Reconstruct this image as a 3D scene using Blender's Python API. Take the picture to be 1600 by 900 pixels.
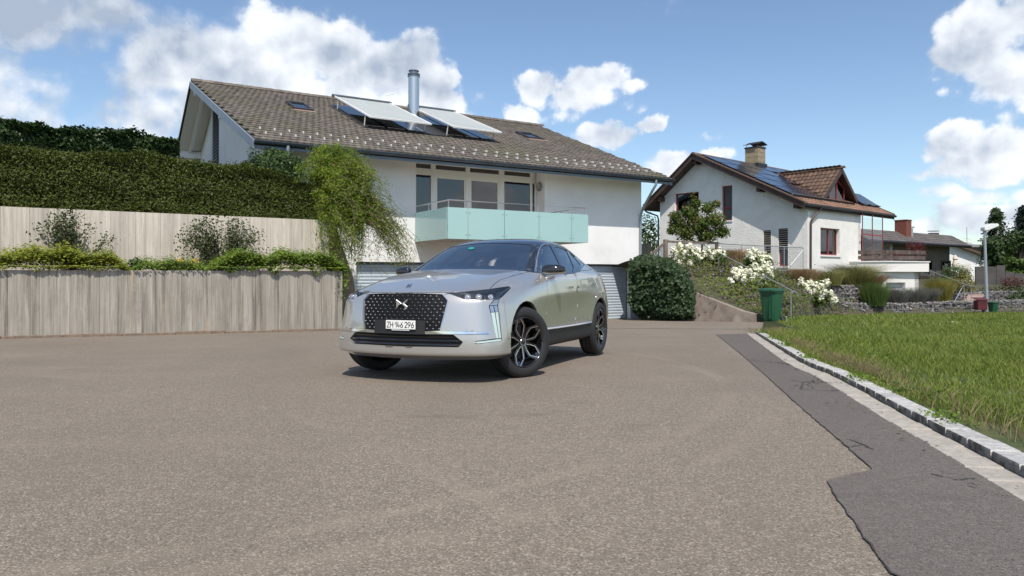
import bpy, bmesh, math, random
import numpy as np
from mathutils import Vector, Matrix
from mathutils.bvhtree import BVHTree
for _o in list(bpy.data.objects):
    bpy.data.objects.remove(_o)
random.seed(7)
RNG = np.random.default_rng(7)
SC = bpy.context.scene
COL = SC.collection
FOC, HOR = 1110.0, 430.0          # focal length and horizon row of the 1600x900 photograph

# ------------------------------------------------------------------ camera
cam_d = bpy.data.cameras.new('camera')
cam = bpy.data.objects.new('camera', cam_d)
COL.objects.link(cam)
cam_d.sensor_width = 36.0
cam_d.lens = 36.0 * FOC / 1600.0
cam_d.shift_y = -20.0 / 1600.0
cam_d.clip_start = 0.05
cam_d.clip_end = 6000.0
cam.location = (0, 0, 0)
cam.rotation_euler = (math.radians(90), 0, 0)
SC.camera = cam
SC.view_settings.view_transform = 'Standard'
SC.view_settings.look = 'None'
SC.view_settings.exposure = 0.27
SC.view_settings.gamma = 1.0

# ------------------------------------------------------------------ sun and sky
SUN_DIR = Vector((0.12, -0.993, 0)).normalized()      # horizontal direction towards the sun
SUN_EL = math.radians(54)
to_sun = Vector((SUN_DIR.x * math.cos(SUN_EL), SUN_DIR.y * math.cos(SUN_EL), math.sin(SUN_EL)))
sun_d = bpy.data.lights.new('sun', 'SUN')
sun_d.energy = 3.8
sun_d.angle = math.radians(0.5)
sun_d.color = (1.0, 0.93, 0.84)
sun = bpy.data.objects.new('sun', sun_d)
COL.objects.link(sun)
sun.rotation_euler = (-to_sun).to_track_quat('-Z', 'Y').to_euler()
sun.location = (0, -20, 40)

world = bpy.data.worlds.new('World')
SC.world = world
world.use_nodes = True
SKY_STRENGTH = 0.132

class NT:
    """small helper to write node graphs"""
    def __init__(s, tree):
        s.t = tree; s.n = tree.nodes; s.l = tree.links
    def node(s, typ, **kw):
        n = s.n.new(typ)
        for k, v in kw.items():
            setattr(n, k, v)
        return n
    def put(s, sock, val):
        if isinstance(val, bpy.types.NodeSocket):
            s.l.new(val, sock)
        elif val is not None:
            sock.default_value = val
    def m(s, op, a, b=None, c=None, clamp=False):
        n = s.node('ShaderNodeMath', operation=op, use_clamp=clamp)
        for i, x in enumerate((a, b, c)):
            if x is not None:
                s.put(n.inputs[i], x)
        return n.outputs[0]
    def vm(s, op, a, b=None, out=0):
        n = s.node('ShaderNodeVectorMath', operation=op)
        s.put(n.inputs[0], a)
        if b is not None:
            s.put(n.inputs[1], b)
        return n.outputs[out]
    def noise(s, vec, scale, detail=4, rough=0.55, col=False, dist=0.0):
        n = s.node('ShaderNodeTexNoise')
        s.put(n.inputs['Vector'], vec)
        n.inputs['Scale'].default_value = scale
        n.inputs['Detail'].default_value = detail
        n.inputs['Roughness'].default_value = rough
        n.inputs['Distortion'].default_value = dist
        return n.outputs['Color' if col else 'Fac']
    def vor(s, vec, scale, feature='F1', out='Distance', rnd=1.0):
        n = s.node('ShaderNodeTexVoronoi', feature=feature)
        s.put(n.inputs['Vector'], vec)
        n.inputs['Scale'].default_value = scale
        n.inputs['Randomness'].default_value = rnd
        return n.outputs[out]
    def sm(s, x, a, b, lo=0.0, hi=1.0):
        n = s.node('ShaderNodeMapRange', interpolation_type='SMOOTHSTEP')
        s.put(n.inputs[0], x)
        n.inputs[1].default_value = a; n.inputs[2].default_value = b
        n.inputs[3].default_value = lo; n.inputs[4].default_value = hi
        return n.outputs[0]
    def mix(s, fac, a, b, blend='MIX'):
        n = s.node('ShaderNodeMix', data_type='RGBA', blend_type=blend)
        s.put(n.inputs[0], fac)
        s.put(n.inputs[6], (*a, 1) if isinstance(a, tuple) and len(a) == 3 else a)
        s.put(n.inputs[7], (*b, 1) if isinstance(b, tuple) and len(b) == 3 else b)
        return n.outputs[2]
    def scale(s, vec, xyz):
        return s.vm('MULTIPLY', vec, xyz)
    def pos(s):
        return s.node('ShaderNodeNewGeometry').outputs['Position']

def px_dir(px, py):
    d = Vector(((px - 800) / FOC, 1.0, (HOR - py) / FOC)).normalized()
    return math.atan2(d.x, d.y), math.asin(d.z)

def build_sky():
    w = NT(world.node_tree)
    w.n.clear()
    out = w.node('ShaderNodeOutputWorld')
    sky = w.node('ShaderNodeTexSky', sky_type='NISHITA')
    sky.sun_disc = False
    sky.sun_elevation = SUN_EL
    sky.sun_rotation = math.atan2(to_sun.x, to_sun.y)
    sky.altitude = 450
    sky.air_density = 1.0; sky.dust_density = 0.7; sky.ozone_density = 1.6
    bg = w.node('ShaderNodeBackground')
    tint = w.mix(1.0, sky.outputs[0], SKY_TINT, 'MULTIPLY')
    w.l.new(tint, bg.inputs[0])
    bg.inputs[1].default_value = SKY_STRENGTH
    tc = w.node('ShaderNodeTexCoord').outputs['Generated']
    sp = w.node('ShaderNodeSeparateXYZ'); w.l.new(tc, sp.inputs[0])
    az = w.m('ARCTAN2', sp.outputs[0], sp.outputs[1])
    el = w.m('ARCSINE', sp.outputs[2])
    # warp the sky angles a little so that outlines billow
    wn = w.noise(tc, 9.0, 5, 0.6, col=True)
    ws = w.node('ShaderNodeSeparateXYZ'); w.l.new(wn, ws.inputs[0])
    azw = w.m('ADD', az, w.m('MULTIPLY', w.m('SUBTRACT', ws.outputs[0], 0.5), 0.10))
    elw = w.m('ADD', el, w.m('MULTIPLY', w.m('SUBTRACT', ws.outputs[1], 0.5), 0.07))
    field = None
    for (px, py, rx, ry, wgt) in CLOUDS:
        a0, e0 = px_dir(px, py)
        ra, rb = rx / FOC, ry / FOC
        da = w.m('MULTIPLY', w.m('SUBTRACT', azw, a0), 1 / ra)
        de = w.m('MULTIPLY', w.m('SUBTRACT', elw, e0), 1 / rb)
        r2 = w.m('MULTIPLY_ADD', da, da, w.m('MULTIPLY', de, de))
        f = w.m('MULTIPLY_ADD', r2, -wgt, wgt)
        field = f if field is None else w.m('SMOOTH_MAX', field, f, 0.18)
    # the rest of the sky carries the same scattered cumulus
    low = w.noise(w.scale(tc, (1, 1, 2.2)), 3.1, 2, 0.5)
    outside = w.m('MAXIMUM', w.sm(w.m('ABSOLUTE', az), 0.70, 0.95), w.sm(el, 0.42, 0.60))
    rest = w.m('MULTIPLY', w.m('SUBTRACT', low, 0.50), 6.0)
    rest = w.m('ADD', rest, w.m('MULTIPLY', w.m('SUBTRACT', outside, 1.0), 5.0))
    field = w.m('MAXIMUM', field, rest)
    def billow(v):
        """cauliflower relief: rounded cells over a fractal"""
        wv = w.vm('ADD', v, w.scale(w.vm('SUBTRACT', w.noise(v, 14.0, 3, .5, col=True), (.5, .5, .5)), (.055, .055, .055)))
        c1 = w.vor(wv, 17.0); c2 = w.vor(wv, 41.0); fb = w.noise(v, 15.0, 8, .58)
        r = w.m('MULTIPLY', fb, 1.10)
        r = w.m('ADD', r, w.m('MULTIPLY', c1, -.34))
        return w.m('ADD', r, w.m('MULTIPLY', c2, -.20)), fb
    n1, f1 = billow(tc)
    n2, f2 = billow(w.vm('ADD', tc, (0.010, -0.004, 0.016)))
    dens = w.m('ADD', field, w.m('MULTIPLY', w.m('SUBTRACT', n1, 0.315), 2.3))
    alpha = w.m('MULTIPLY_ADD', w.sm(dens, 0.0, 0.50), .72, w.m('MULTIPLY', w.sm(dens, -0.25, 0.95), .28))
    veil = w.sm(az, -0.30, -0.44)
    alpha = w.m('ADD', w.m('MULTIPLY', alpha, w.m('SUBTRACT', 1.0, veil)), w.m('MULTIPLY', w.sm(dens, -0.40, 0.95), veil))
    soft = w.sm(w.noise(tc, 5.0, 3, .5), .35, .65)
    alpha = w.m('MULTIPLY', alpha, w.sm(el, -0.02, 0.01))
    big = w.noise(tc, 6.5, 3, 0.5)
    big2 = w.noise(w.vm('ADD', tc, (0.012, -0.01, 0.040)), 6.5, 3, 0.5)
    rel = w.m('ADD', w.m('MULTIPLY', w.m('SUBTRACT', n1, n2), 1.35), w.m('MULTIPLY', w.m('SUBTRACT', big, big2), 2.4))
    shade = w.m('ADD', 0.76, w.m('MULTIPLY', rel, 1.1))
    grey_l = w.sm(az, -0.36, -0.52)
    hi = w.sm(el, 0.20, 0.32)
    shade = w.m('SUBTRACT', shade, w.m('MULTIPLY', grey_l, w.m('MULTIPLY_ADD', hi, 0.30, 0.22)))
    shade = w.m('SUBTRACT', shade, w.sm(dens, 0.55, 1.3, 0.0, 0.30))
    shade = w.m('MINIMUM', w.m('MAXIMUM', shade, 0.0), 1.0)
    cc = w.mix(shade, CLOUD_DARK, CLOUD_LIGHT)
    bgc = w.node('ShaderNodeBackground')
    w.l.new(cc, bgc.inputs[0]); bgc.inputs[1].default_value = 1.0
    mx = w.node('ShaderNodeMixShader')
    w.l.new(alpha, mx.inputs[0]); w.l.new(bg.outputs[0], mx.inputs[1]); w.l.new(bgc.outputs[0], mx.inputs[2])
    w.l.new(mx.outputs[0], out.inputs[0])

SKY_TINT = (0.93, 0.96, 0.97)
CLOUD_DARK, CLOUD_LIGHT = (0.36, 0.43, 0.54), (0.88, 0.91, 0.95)
CLOUDS = [  # px, py, radius x, radius y, weight: where each cumulus tower stands
    (435, 50, 85, 62, 1.3), (375, 75, 70, 50, 1.2), (250, 95, 85, 62, 1.25), (320, 110, 110, 70, 1.2), (535, 95, 75, 62, 1.3), (600, 110, 80, 62, 1.3), (655, 125, 55, 55, 1.2),
    (420, 150, 200, 80, 1.2), (230, 170, 60, 60, 0.8), (690, 160, 34, 45, 1.1), (700, 195, 28, 36, .9), (560, 170, 170, 60, 1.0), (265, 205, 90, 50, .7),
    (20, 15, 160, 62, 1.3), (-20, 85, 100, 60, 0.8), (45, 135, 55, 24, 0.7), (-40, 160, 90, 45, 0.9), (90, 60, 75, 35, .7),
    (845, 132, 46, 34, 1.2), (935, 122, 60, 32, 1.3), (900, 150, 85, 30, 1.0), (825, 180, 45, 20, 0.7), (985, 136, 30, 16, .8), (880, 175, 50, 18, .6),
    (962, 206, 48, 22, 1.0), (1015, 190, 32, 15, 1.0), (998, 168, 13, 7, 0.4),
    (1050, 252, 55, 20, 0.9), (1120, 236, 32, 11, 0.6), (1118, 208, 24, 9, .4), (1030, 262, 30, 16, .8),
    (1020, 12, 36, 10, 0.22), (1560, 35, 70, 48, 1.4), (1525, 75, 52, 34, 1.2), (1570, 105, 52, 50, 1.0), (1495, 80, 26, 16, .5), (1500, 130, 18, 10, .3),
    (1500, 215, 55, 30, 1.3), (1580, 222, 60, 32, 1.3), (1540, 256, 85, 22, 0.9), (1530, 296, 110, 12, 0.4), (1565, 332, 120, 24, 1.0),
    (1470, 350, 70, 18, .8), (1690, 120, 80, 110, 1.0), (1400, 350, 20, 11, .5),
]
build_sky()

# ------------------------------------------------------------------ ground shape
def sp_(x, k=1.5):
    return k * math.log1p(math.exp(min(x / k, 60)))
def gz(Y):
    return -(0.894 + 0.0173 * Y + 0.0167 * sp_(Y - 9) - 0.034 * sp_(Y - 46, 3.0))
def gpx(px, py, lift=0.0):
    """point of the ground seen at a pixel"""
    lo, hi = 0.5, 200.0
    k = (HOR - py) / FOC
    for _ in range(60):
        mid = (lo + hi) / 2
        if k * mid < gz(mid) + lift: hi = mid
        else: lo = mid
    return Vector(((px - 800) / FOC * lo, lo, gz(lo) + lift))
def at(px, py, Y):
    return Vector(((px - 800) / FOC * Y, Y, (HOR - py) / FOC * Y))
def cast(px, py, p0, n):
    d = Vector(((px - 800) / FOC, 1.0, (HOR - py) / FOC))
    return d * (p0.dot(n) / d.dot(n))

class Frame:
    """a building's own axes: u along its front, v into it, z up"""
    def __init__(s, ox, oy, vpx):
        d = Vector((vpx - 800, FOC, 0)).normalized()
        s.o = Vector((ox, oy, 0)); s.u = d; s.v = Vector((-d.y, d.x, 0))
    def P(s, u, v, z):
        return s.o + s.u * u + s.v * v + Vector((0, 0, z))
    def loc(s, p):
        q = p - s.o
        return q.dot(s.u), q.dot(s.v), p.z
    def V(s, px, py, v0=0.0):
        return s.loc(cast(px, py, s.P(0, v0, 0), s.v))
    def U(s, px, py, u0=0.0):
        return s.loc(cast(px, py, s.P(u0, 0, 0), s.u))

# ------------------------------------------------------------------ objects
ORG = {}
def empty(name, loc):
    o = bpy.data.objects.new(name, None)
    o.empty_display_size = 0.2
    o.location = loc
    COL.objects.link(o)
    ORG[o] = Vector(loc)
    return o
def tag(o, label=None, cat=None, group=None, kind=None):
    if label: o['label'] = label
    if cat: o['category'] = cat
    if group: o['group'] = group
    if kind: o['kind'] = kind
    return o
def thing(name, loc, label, cat, group=None):
    return tag(empty(name, loc), label, cat, group)
def link(name, me, parent=None, loc=None):
    """link a mesh whose vertices are in world space; origin moves to the parent's (or loc)"""
    org = ORG[parent] if parent is not None else (Vector(loc) if loc is not None else Vector((0, 0, 0)))
    me.transform(Matrix.Translation(-org))
    o = bpy.data.objects.new(name, me)
    COL.objects.link(o)
    if parent is not None:
        o.parent = parent
    else:
        o.location = org
    ORG[o] = org
    return o
def inst(name, me, M, parent=None):
    """an object that shares mesh data, placed by a world matrix"""
    o = bpy.data.objects.new(name, me)
    COL.objects.link(o)
    if parent is not None:
        o.parent = parent
        M = Matrix.Translation(-ORG[parent]) @ M
        ORG[o] = ORG[parent]
    o.matrix_local = M
    return o
def copy_tree(src, M, label=None):
    """copy a thing and its parts; M moves it in world space (things are not rotated themselves)"""
    def rec(o, par):
        c = o.copy(); COL.objects.link(c)
        if par is not None:
            c.parent = par
        for ch in list(o.children):
            rec(ch, c)
        return c
    r = rec(src, None)
    r.matrix_local = M @ src.matrix_local
    ORG[r] = r.matrix_local.translation.copy()
    if label: r['label'] = label
    return r

class MB:
    """collects shapes and builds them as one mesh"""
    def __init__(s): s.v = []; s.f = []; s.mi = []; s.cur = 0
    def add(s, vs, fs):
        n = len(s.v)
        s.v += [tuple(x) for x in vs]
        for f in fs:
            s.f.append([i + n for i in f]); s.mi.append(s.cur)
        return s
    def box8(s, c):
        return s.add(c, [(0, 3, 2, 1), (4, 5, 6, 7), (0, 1, 5, 4), (1, 2, 6, 5), (2, 3, 7, 6), (3, 0, 4, 7)])
    def obox(s, o, a, b, c):
        o = Vector(o); a = Vector(a); b = Vector(b); c = Vector(c)
        if a.cross(b).dot(c) < 0: a, b = b, a
        return s.box8([o, o + a, o + a + b, o + b, o + c, o + a + c, o + a + b + c, o + b + c])
    def fbox(s, fr, u0, u1, v0, v1, z0, z1):
        return s.obox(fr.P(u0, v0, z0), fr.u * (u1 - u0), fr.v * (v1 - v0), (0, 0, z1 - z0))
    def cbox(s, c, sx, sy, sz, rz=0.0):
        x = Vector((math.cos(rz), math.sin(rz), 0)) * sx; y = Vector((-math.sin(rz), math.cos(rz), 0)) * sy; z = Vector((0, 0, sz))
        return s.obox(Vector(c) - x / 2 - y / 2, x, y, z)
    def bar(s, p, q, w, h, up=(0, 0, 1)):
        p = Vector(p); q = Vector(q); d = (q - p)
        side = d.cross(Vector(up)).normalized() * w
        upv = side.cross(d).normalized() * h
        return s.obox(p - side / 2 - upv / 2, d, side, upv)
    def prism(s, poly, vec):
        n = len(poly); vec = Vector(vec)
        poly = [Vector(p) for p in poly]
        nrm = Vector((0, 0, 0))
        for i in range(n):
            nrm += poly[i].cross(poly[(i + 1) % n])
        if nrm.dot(vec) < 0: poly = poly[::-1]
        vs = poly + [p + vec for p in poly]
        fs = [tuple(range(n - 1, -1, -1)), tuple(range(n, 2 * n))] + [(i, (i + 1) % n, n + (i + 1) % n, n + i) for i in range(n)]
        return s.add(vs, fs)
    def tube(s, pts, r, n=8, cap=True):
        pts = [Vector(p) for p in pts]
        rs = r if isinstance(r, (list, tuple)) else [r] * len(pts)
        rings = []
        ref = Vector((0, 0, 1))
        t0 = (pts[1] - pts[0]).normalized()
        if abs(t0.dot(ref)) > 0.95: ref = Vector((1, 0, 0))
        x = t0.cross(ref).normalized()
        for i, p in enumerate(pts):
            if i == 0: t = pts[1] - pts[0]
            elif i == len(pts) - 1: t = pts[-1] - pts[-2]
            else: t = (pts[i + 1] - p).normalized() + (p - pts[i - 1]).normalized()
            t = t.normalized()
            x = (x - t * x.dot(t)).normalized()
            y = t.cross(x)
            rings.append([p + (x * math.cos(2 * math.pi * k / n) + y * math.sin(2 * math.pi * k / n)) * rs[i] for k in range(n)])
        vs = [q for rg in rings for q in rg]
        fs = []
        for i in range(len(pts) - 1):
            for k in range(n):
                k2 = (k + 1) % n
                fs.append((i * n + k, i * n + k2, (i + 1) * n + k2, (i + 1) * n + k))
        if cap:
            fs.append(tuple(range(n - 1, -1, -1))); fs.append(tuple(range((len(pts) - 1) * n, len(pts) * n)))
        return s.add(vs, fs)
    def lathe(s, prof, M, n=24, closed=False):
        """prof: (radius, height) pairs turned about the local z axis of matrix M"""
        vs = []
        for (r, h) in prof:
            for k in range(n):
                a = 2 * math.pi * k / n
                vs.append(M @ Vector((r * math.cos(a), r * math.sin(a), h)))
        fs = []
        m = len(prof)
        for i in range(m if closed else m - 1):
            j = (i + 1) % m
            for k in range(n):
                k2 = (k + 1) % n
                fs.append((i * n + k, i * n + k2, j * n + k2, j * n + k))
        return s.add(vs, fs)
    def mesh(s, name, mats, smooth=False, bevel=0.0, seg=1, angle=35):
        me = bpy.data.meshes.new(name)
        me.from_pydata(s.v, [], s.f)
        mats = mats if isinstance(mats, (list, tuple)) else [mats]
        for m in mats: me.materials.append(m)
        if len(mats) > 1: me.polygons.foreach_set('material_index', s.mi)
        if bevel > 0:
            bm = bmesh.new(); bm.from_mesh(me)
            bm.normal_update()
            es = [e for e in bm.edges if len(e.link_faces) == 2 and e.calc_face_angle(0) > 0.5]
            bmesh.ops.bevel(bm, geom=es, offset=bevel, segments=seg, profile=0.7, affect='EDGES', clamp_overlap=True)
            bm.to_mesh(me); bm.free()
        if smooth:
            me.shade_smooth()
            me.set_sharp_from_angle(angle=math.radians(angle))
        return me
    def build(s, name, mats, parent=None, loc=None, smooth=False, bevel=0.0, seg=1, label=None, kind=None, angle=35):
        o = link(name, s.mesh(name, mats, smooth, bevel, seg, angle), parent, loc)
        if label: o['label'] = label
        if kind: o['kind'] = kind
        return o

# ------------------------------------------------------------------ materials
MATS = {}
def mat(name, c, rough=0.6, metal=0.0, c2=None, scale=4.0, detail=5, lo=0.35, hi=0.65, bump=0.0, bscale=60.0, stretch=None,
        coat=0.0, spec=0.5, trans=0.0, sub=0.0, island=0.0, ramp2=None, bdist=0.01, emis=None):
    if name in MATS: return MATS[name]
    m = bpy.data.materials.new(name); m.use_nodes = True
    w = NT(m.node_tree)
    b = w.n['Principled BSDF']
    b.inputs['Roughness'].default_value = rough
    b.inputs['Metallic'].default_value = metal
    b.inputs['Coat Weight'].default_value = coat
    b.inputs['Coat Roughness'].default_value = 0.03
    b.inputs['Specular IOR Level'].default_value = spec
    b.inputs['Transmission Weight'].default_value = trans
    pos = w.pos()
    if stretch: pos = w.scale(pos, stretch)
    col = (*c, 1)
    if c2 is not None:
        f = w.sm(w.noise(pos, scale, detail), lo, hi)
        col = w.mix(f, c, c2)
    if ramp2 is not None:       # a second, broader variation
        cc, sc2, lo2, hi2 = ramp2
        f = w.sm(w.noise(w.vm('ADD', pos, (13.1, 7.7, 3.3)), sc2, 4), lo2, hi2)
        col = w.mix(f, col, cc)
    if island > 0:
        r = w.node('ShaderNodeNewGeometry').outputs['Random Per Island']
        oi = w.node('ShaderNodeObjectInfo').outputs['Random']
        rr = w.m('FRACT', w.m('ADD', r, oi))
        v = w.m('MULTIPLY_ADD', rr, 2 * island, 1 - island)
        vv = w.node('ShaderNodeCombineXYZ')
        for i in range(3): w.l.new(v, vv.inputs[i])
        col = w.mix(1.0, col, vv.outputs[0], 'MULTIPLY')
    w.put(b.inputs['Base Color'], col)
    if bump > 0:
        bn = w.node('ShaderNodeBump')
        bn.inputs['Strength'].default_value = bump
        bn.inputs['Distance'].default_value = bdist
        w.put(bn.inputs['Height'], w.noise(pos, bscale, 4))
        w.l.new(bn.outputs[0], b.inputs['Normal'])
    if emis is not None:
        b.inputs['Emission Color'].default_value = (*emis[0], 1); b.inputs['Emission Strength'].default_value = emis[1]
    MATS[name] = m
    return m

def leaf_mat(name, c1, c2, rough=0.5, trans=0.25, scale=1.3, c3=None):
    """leaf: two tones that vary from leaf to leaf and from clump to clump, some light through the blade"""
    if name in MATS: return MATS[name]
    m = bpy.data.materials.new(name); m.use_nodes = True
    w = NT(m.node_tree)
    b = w.n['Principled BSDF']; out = w.n['Material Output']
    r = w.node('ShaderNodeNewGeometry').outputs['Random Per Island']
    n = w.noise(w.pos(), scale, 3)
    f = w.m('ADD', w.m('MULTIPLY', r, 0.6), w.m('MULTIPLY', w.sm(n, 0.3, 0.7), 0.4))
    col = w.mix(f, c1, c2)
    if c3 is not None:
        col = w.mix(w.sm(w.m('FRACT', w.m('MULTIPLY', r, 7.31)), 0.86, 0.92), col, c3)
    w.put(b.inputs['Base Color'], col)
    b.inputs['Roughness'].default_value = rough
    b.inputs['Specular IOR Level'].default_value = 0.35
    t = w.node('ShaderNodeBsdfTranslucent')
    w.put(t.inputs[0], col)
    mx = w.node('ShaderNodeMixShader'); mx.inputs[0].default_value = trans
    w.l.new(b.outputs[0], mx.inputs[1]); w.l.new(t.outputs[0], mx.inputs[2]); w.l.new(mx.outputs[0], out.inputs[0])
    MATS[name] = m
    return m

def glass_mat(name, tint, rough=0.02, refl=1.0, fmin=0.05, blend=1.45):
    """window glass: a mirror film over a tinted clear pane"""
    if name in MATS: return MATS[name]
    m = bpy.data.materials.new(name); m.use_nodes = True
    w = NT(m.node_tree); w.n.clear()
    out = w.node('ShaderNodeOutputMaterial')
    t = w.node('ShaderNodeBsdfTransparent'); t.inputs[0].default_value = (*tint, 1)
    g = w.node('ShaderNodeBsdfGlossy'); g.inputs['Roughness'].default_value = rough; g.inputs[0].default_value = (refl, refl, refl, 1)
    fr = w.node('ShaderNodeFresnel'); fr.inputs[0].default_value = blend
    bk = w.node('ShaderNodeNewGeometry').outputs['Backfacing']      # only the outer face of a pane mirrors
    fac = w.m('MULTIPLY', w.m('MAXIMUM', fr.outputs[0], fmin), w.m('SUBTRACT', 1.0, bk))
    mx = w.node('ShaderNodeMixShader')
    w.l.new(fac, mx.inputs[0]); w.l.new(t.outputs[0], mx.inputs[1]); w.l.new(g.outputs[0], mx.inputs[2]); w.l.new(mx.outputs[0], out.inputs[0])
    MATS[name] = m
    return m

# ------------------------------------------------------------------ foliage
def np_mesh(name, co, nv, mats, mi=None, smooth=False):
    """co: (N,nv,3) polygons with nv corners each"""
    n = co.shape[0]
    me = bpy.data.meshes.new(name)
    me.vertices.add(n * nv); me.loops.add(n * nv); me.polygons.add(n)
    me.vertices.foreach_set('co', co.reshape(-1).astype(np.float32))
    me.loops.foreach_set('vertex_index', np.arange(n * nv, dtype=np.int32))
    me.polygons.foreach_set('loop_start', np.arange(0, n * nv, nv, dtype=np.int32))
    if mi is not None: me.polygons.foreach_set('material_index', mi.astype(np.int32))
    for m in (mats if isinstance(mats, (list, tuple)) else [mats]): me.materials.append(m)
    me.update(calc_edges=True)
    return me
def unit(a): return a / (np.linalg.norm(a, axis=-1, keepdims=True) + 1e-9)
def leaves(points, size, aspect=0.55, up=0.4, var=0.45, outward=None, ow=0.6):
    """rhombic leaves at points, turned at random, biased to face outward and up"""
    n = len(points)
    nrm = RNG.normal(size=(n, 3))
    if outward is not None: nrm = unit(nrm) + ow * 2 * outward
    nrm[:, 2] += up * 2
    nrm = unit(nrm)
    t = unit(np.cross(nrm, RNG.normal(size=(n, 3))))
    s = np.cross(nrm, t)
    L = size * (1 + var * (RNG.random((n, 1)) * 2 - 1))
    W = L * aspect
    p = np.asarray(points)
    bend = nrm * L * 0.12
    return np.stack([p - t * L / 2, p + s * W / 2 + bend, p + t * L / 2, p - s * W / 2 + bend], axis=1)
def blob_points(n, c, r, shell=0.55, power=1.0):
    """points in an ellipsoid, denser near its skin; returns points and outward directions"""
    d = unit(RNG.normal(size=(n, 3)))
    rad = (shell + (1 - shell) * RNG.random((n, 1)) ** power)
    lump = 1 + 0.16 * np.sin(d[:, :1] * 5 + 1.3 + c[0]) * np.sin(d[:, 1:2] * 6 + c[1]) + 0.10 * np.sin(d[:, 2:3] * 9 + d[:, :1] * 7)
    return np.asarray(c) + d * rad * lump * np.asarray(r), d
def noise3(p, f, seed=0.0):
    return (np.sin(p[:, 0] * f + seed) + np.sin(p[:, 1] * f * 1.13 + seed * 2.1 + p[:, 2] * f * .7) + np.sin(p[:, 2] * f * 1.31 + seed * .7 + p[:, 0] * f * .6)) / 3
# ================================================================== SETTING
def asphalt(name, base, light, dark, marks=()):
    m = bpy.data.materials.new(name); m.use_nodes = True
    w = NT(m.node_tree); b = w.n['Principled BSDF']
    p = w.pos()
    cell = w.vor(p, 150.0, out='Color')
    sp = w.node('ShaderNodeSeparateXYZ'); w.l.new(cell, sp.inputs[0])
    chips = w.sm(sp.outputs[0], 0.62, 0.95)
    pits = w.sm(sp.outputs[1], 0.70, 0.98)
    dist = w.vor(p, 150.0)
    col = w.mix(w.m('MULTIPLY', chips, 0.85), base, light)
    col = w.mix(w.m('MULTIPLY', pits, 0.75), col, dark)
    med = w.noise(p, 24.0, 5, 0.7)
    col = w.mix(w.sm(med, 0.30, 0.75, 0.0, 0.42), col, tuple(x * 0.66 for x in base))
    big = w.noise(w.scale(p, (1, 0.55, 1)), 0.55, 5, 0.6)
    col = w.mix(w.sm(big, 0.35, 0.70, 0.0, 0.38), col, tuple(x * 0.70 for x in base))
    big2 = w.noise(w.scale(p, (0.35, 1, 1)), 0.9, 6, 0.65)
    col = w.mix(w.sm(big2, 0.52, 0.75, 0.0, 0.35), col, tuple(min(1, x * 1.3) for x in base))
    # tyre tracks and old stains
    st = w.noise(w.scale(p, (0.8, 1.6, 1)), 1.7, 3, 0.5)
    col = w.mix(w.sm(st, 0.63, 0.76, 0.0, 0.34), col, tuple(x * 0.55 for x in base))
    # pale rubbed arcs where tyres have turned
    for (cx, cy, R, wd_) in marks:
        d = w.vm('DISTANCE', w.scale(p, (1, 1, 0)), (cx, cy, 0), out=1)
        dd = w.m('ABSOLUTE', w.m('SUBTRACT', d, R))
        f = w.m('MULTIPLY', w.sm(dd, wd_, wd_ * .3, 0, 1), w.sm(w.noise(p, 1.1, 3), .36, .62, 0, .20))
        col = w.mix(f, col, tuple(min(1, x * 1.5) for x in base))
    w.put(b.inputs['Base Color'], col)
    b.inputs['Roughness'].default_value = 0.82
    b.inputs['Specular IOR Level'].default_value = 0.25
    bn = w.node('ShaderNodeBump'); bn.inputs['Strength'].default_value = 0.55; bn.inputs['Distance'].default_value = 0.006
    w.put(bn.inputs['Height'], w.m('ADD', w.m('MULTIPLY', dist, -1.2), w.noise(p, 60, 3)))
    w.l.new(bn.outputs[0], b.inputs['Normal'])
    return m
def circle3(a, b, c):
    ax, ay, bx, by, cx, cy = a.x, a.y, b.x, b.y, c.x, c.y
    d = 2 * (ax * (by - cy) + bx * (cy - ay) + cx * (ay - by))
    ux = ((ax * ax + ay * ay) * (by - cy) + (bx * bx + by * by) * (cy - ay) + (cx * cx + cy * cy) * (ay - by)) / d
    uy = ((ax * ax + ay * ay) * (cx - bx) + (bx * bx + by * by) * (ax - cx) + (cx * cx + cy * cy) * (bx - ax)) / d
    return ux, uy, math.hypot(ax - ux, ay - uy)
MARKS = [(*circle3(gpx(1175, 612), gpx(1095, 725), gpx(800, 812)), .10), (*circle3(gpx(1120, 590), gpx(1010, 700), gpx(760, 770)), .09), (*circle3(gpx(100, 590), gpx(420, 640), gpx(640, 720)), .09)]
M_ASPH = asphalt('asphalt_old', (0.222, 0.186, 0.147), (0.45, 0.385, 0.315), (0.092, 0.075, 0.058), MARKS)
M_PATCH = asphalt('asphalt_new', (0.150, 0.129, 0.114), (0.225, 0.20, 0.18), (0.070, 0.061, 0.055))
M_SOIL = mat('soil', (0.09, 0.07, 0.05), 0.95, c2=(0.06, 0.075, 0.03), scale=3, bump=.6, bscale=30)
M_TURF = mat('turf', (0.045, 0.07, 0.018), 0.95, c2=(0.09, 0.10, 0.035), scale=2.2, bump=.8, bscale=40)

def sheet(name, xs, ys, lift, m):
    v = [(x, y, gz(y) + lift) for y in ys for x in xs]
    nx = len(xs)
    f = [(j * nx + i, j * nx + i + 1, (j + 1) * nx + i + 1, (j + 1) * nx + i) for j in range(len(ys) - 1) for i in range(nx - 1)]
    me = bpy.data.meshes.new(name); me.from_pydata(v, [], f); me.materials.append(m)
    me.shade_smooth()
    o = link(name, me); o['kind'] = 'structure'
    return o
ys = [-400, -100, -40, -15, -6, -2] + [i * 0.75 for i in range(0, 90)] + [75, 90, 120, 200, 500, 2500]
sheet('ground', [-2500, -600, -150, -60, -30, 0, 30, 60, 150, 600, 2500], ys, -0.03, M_TURF)
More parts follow.
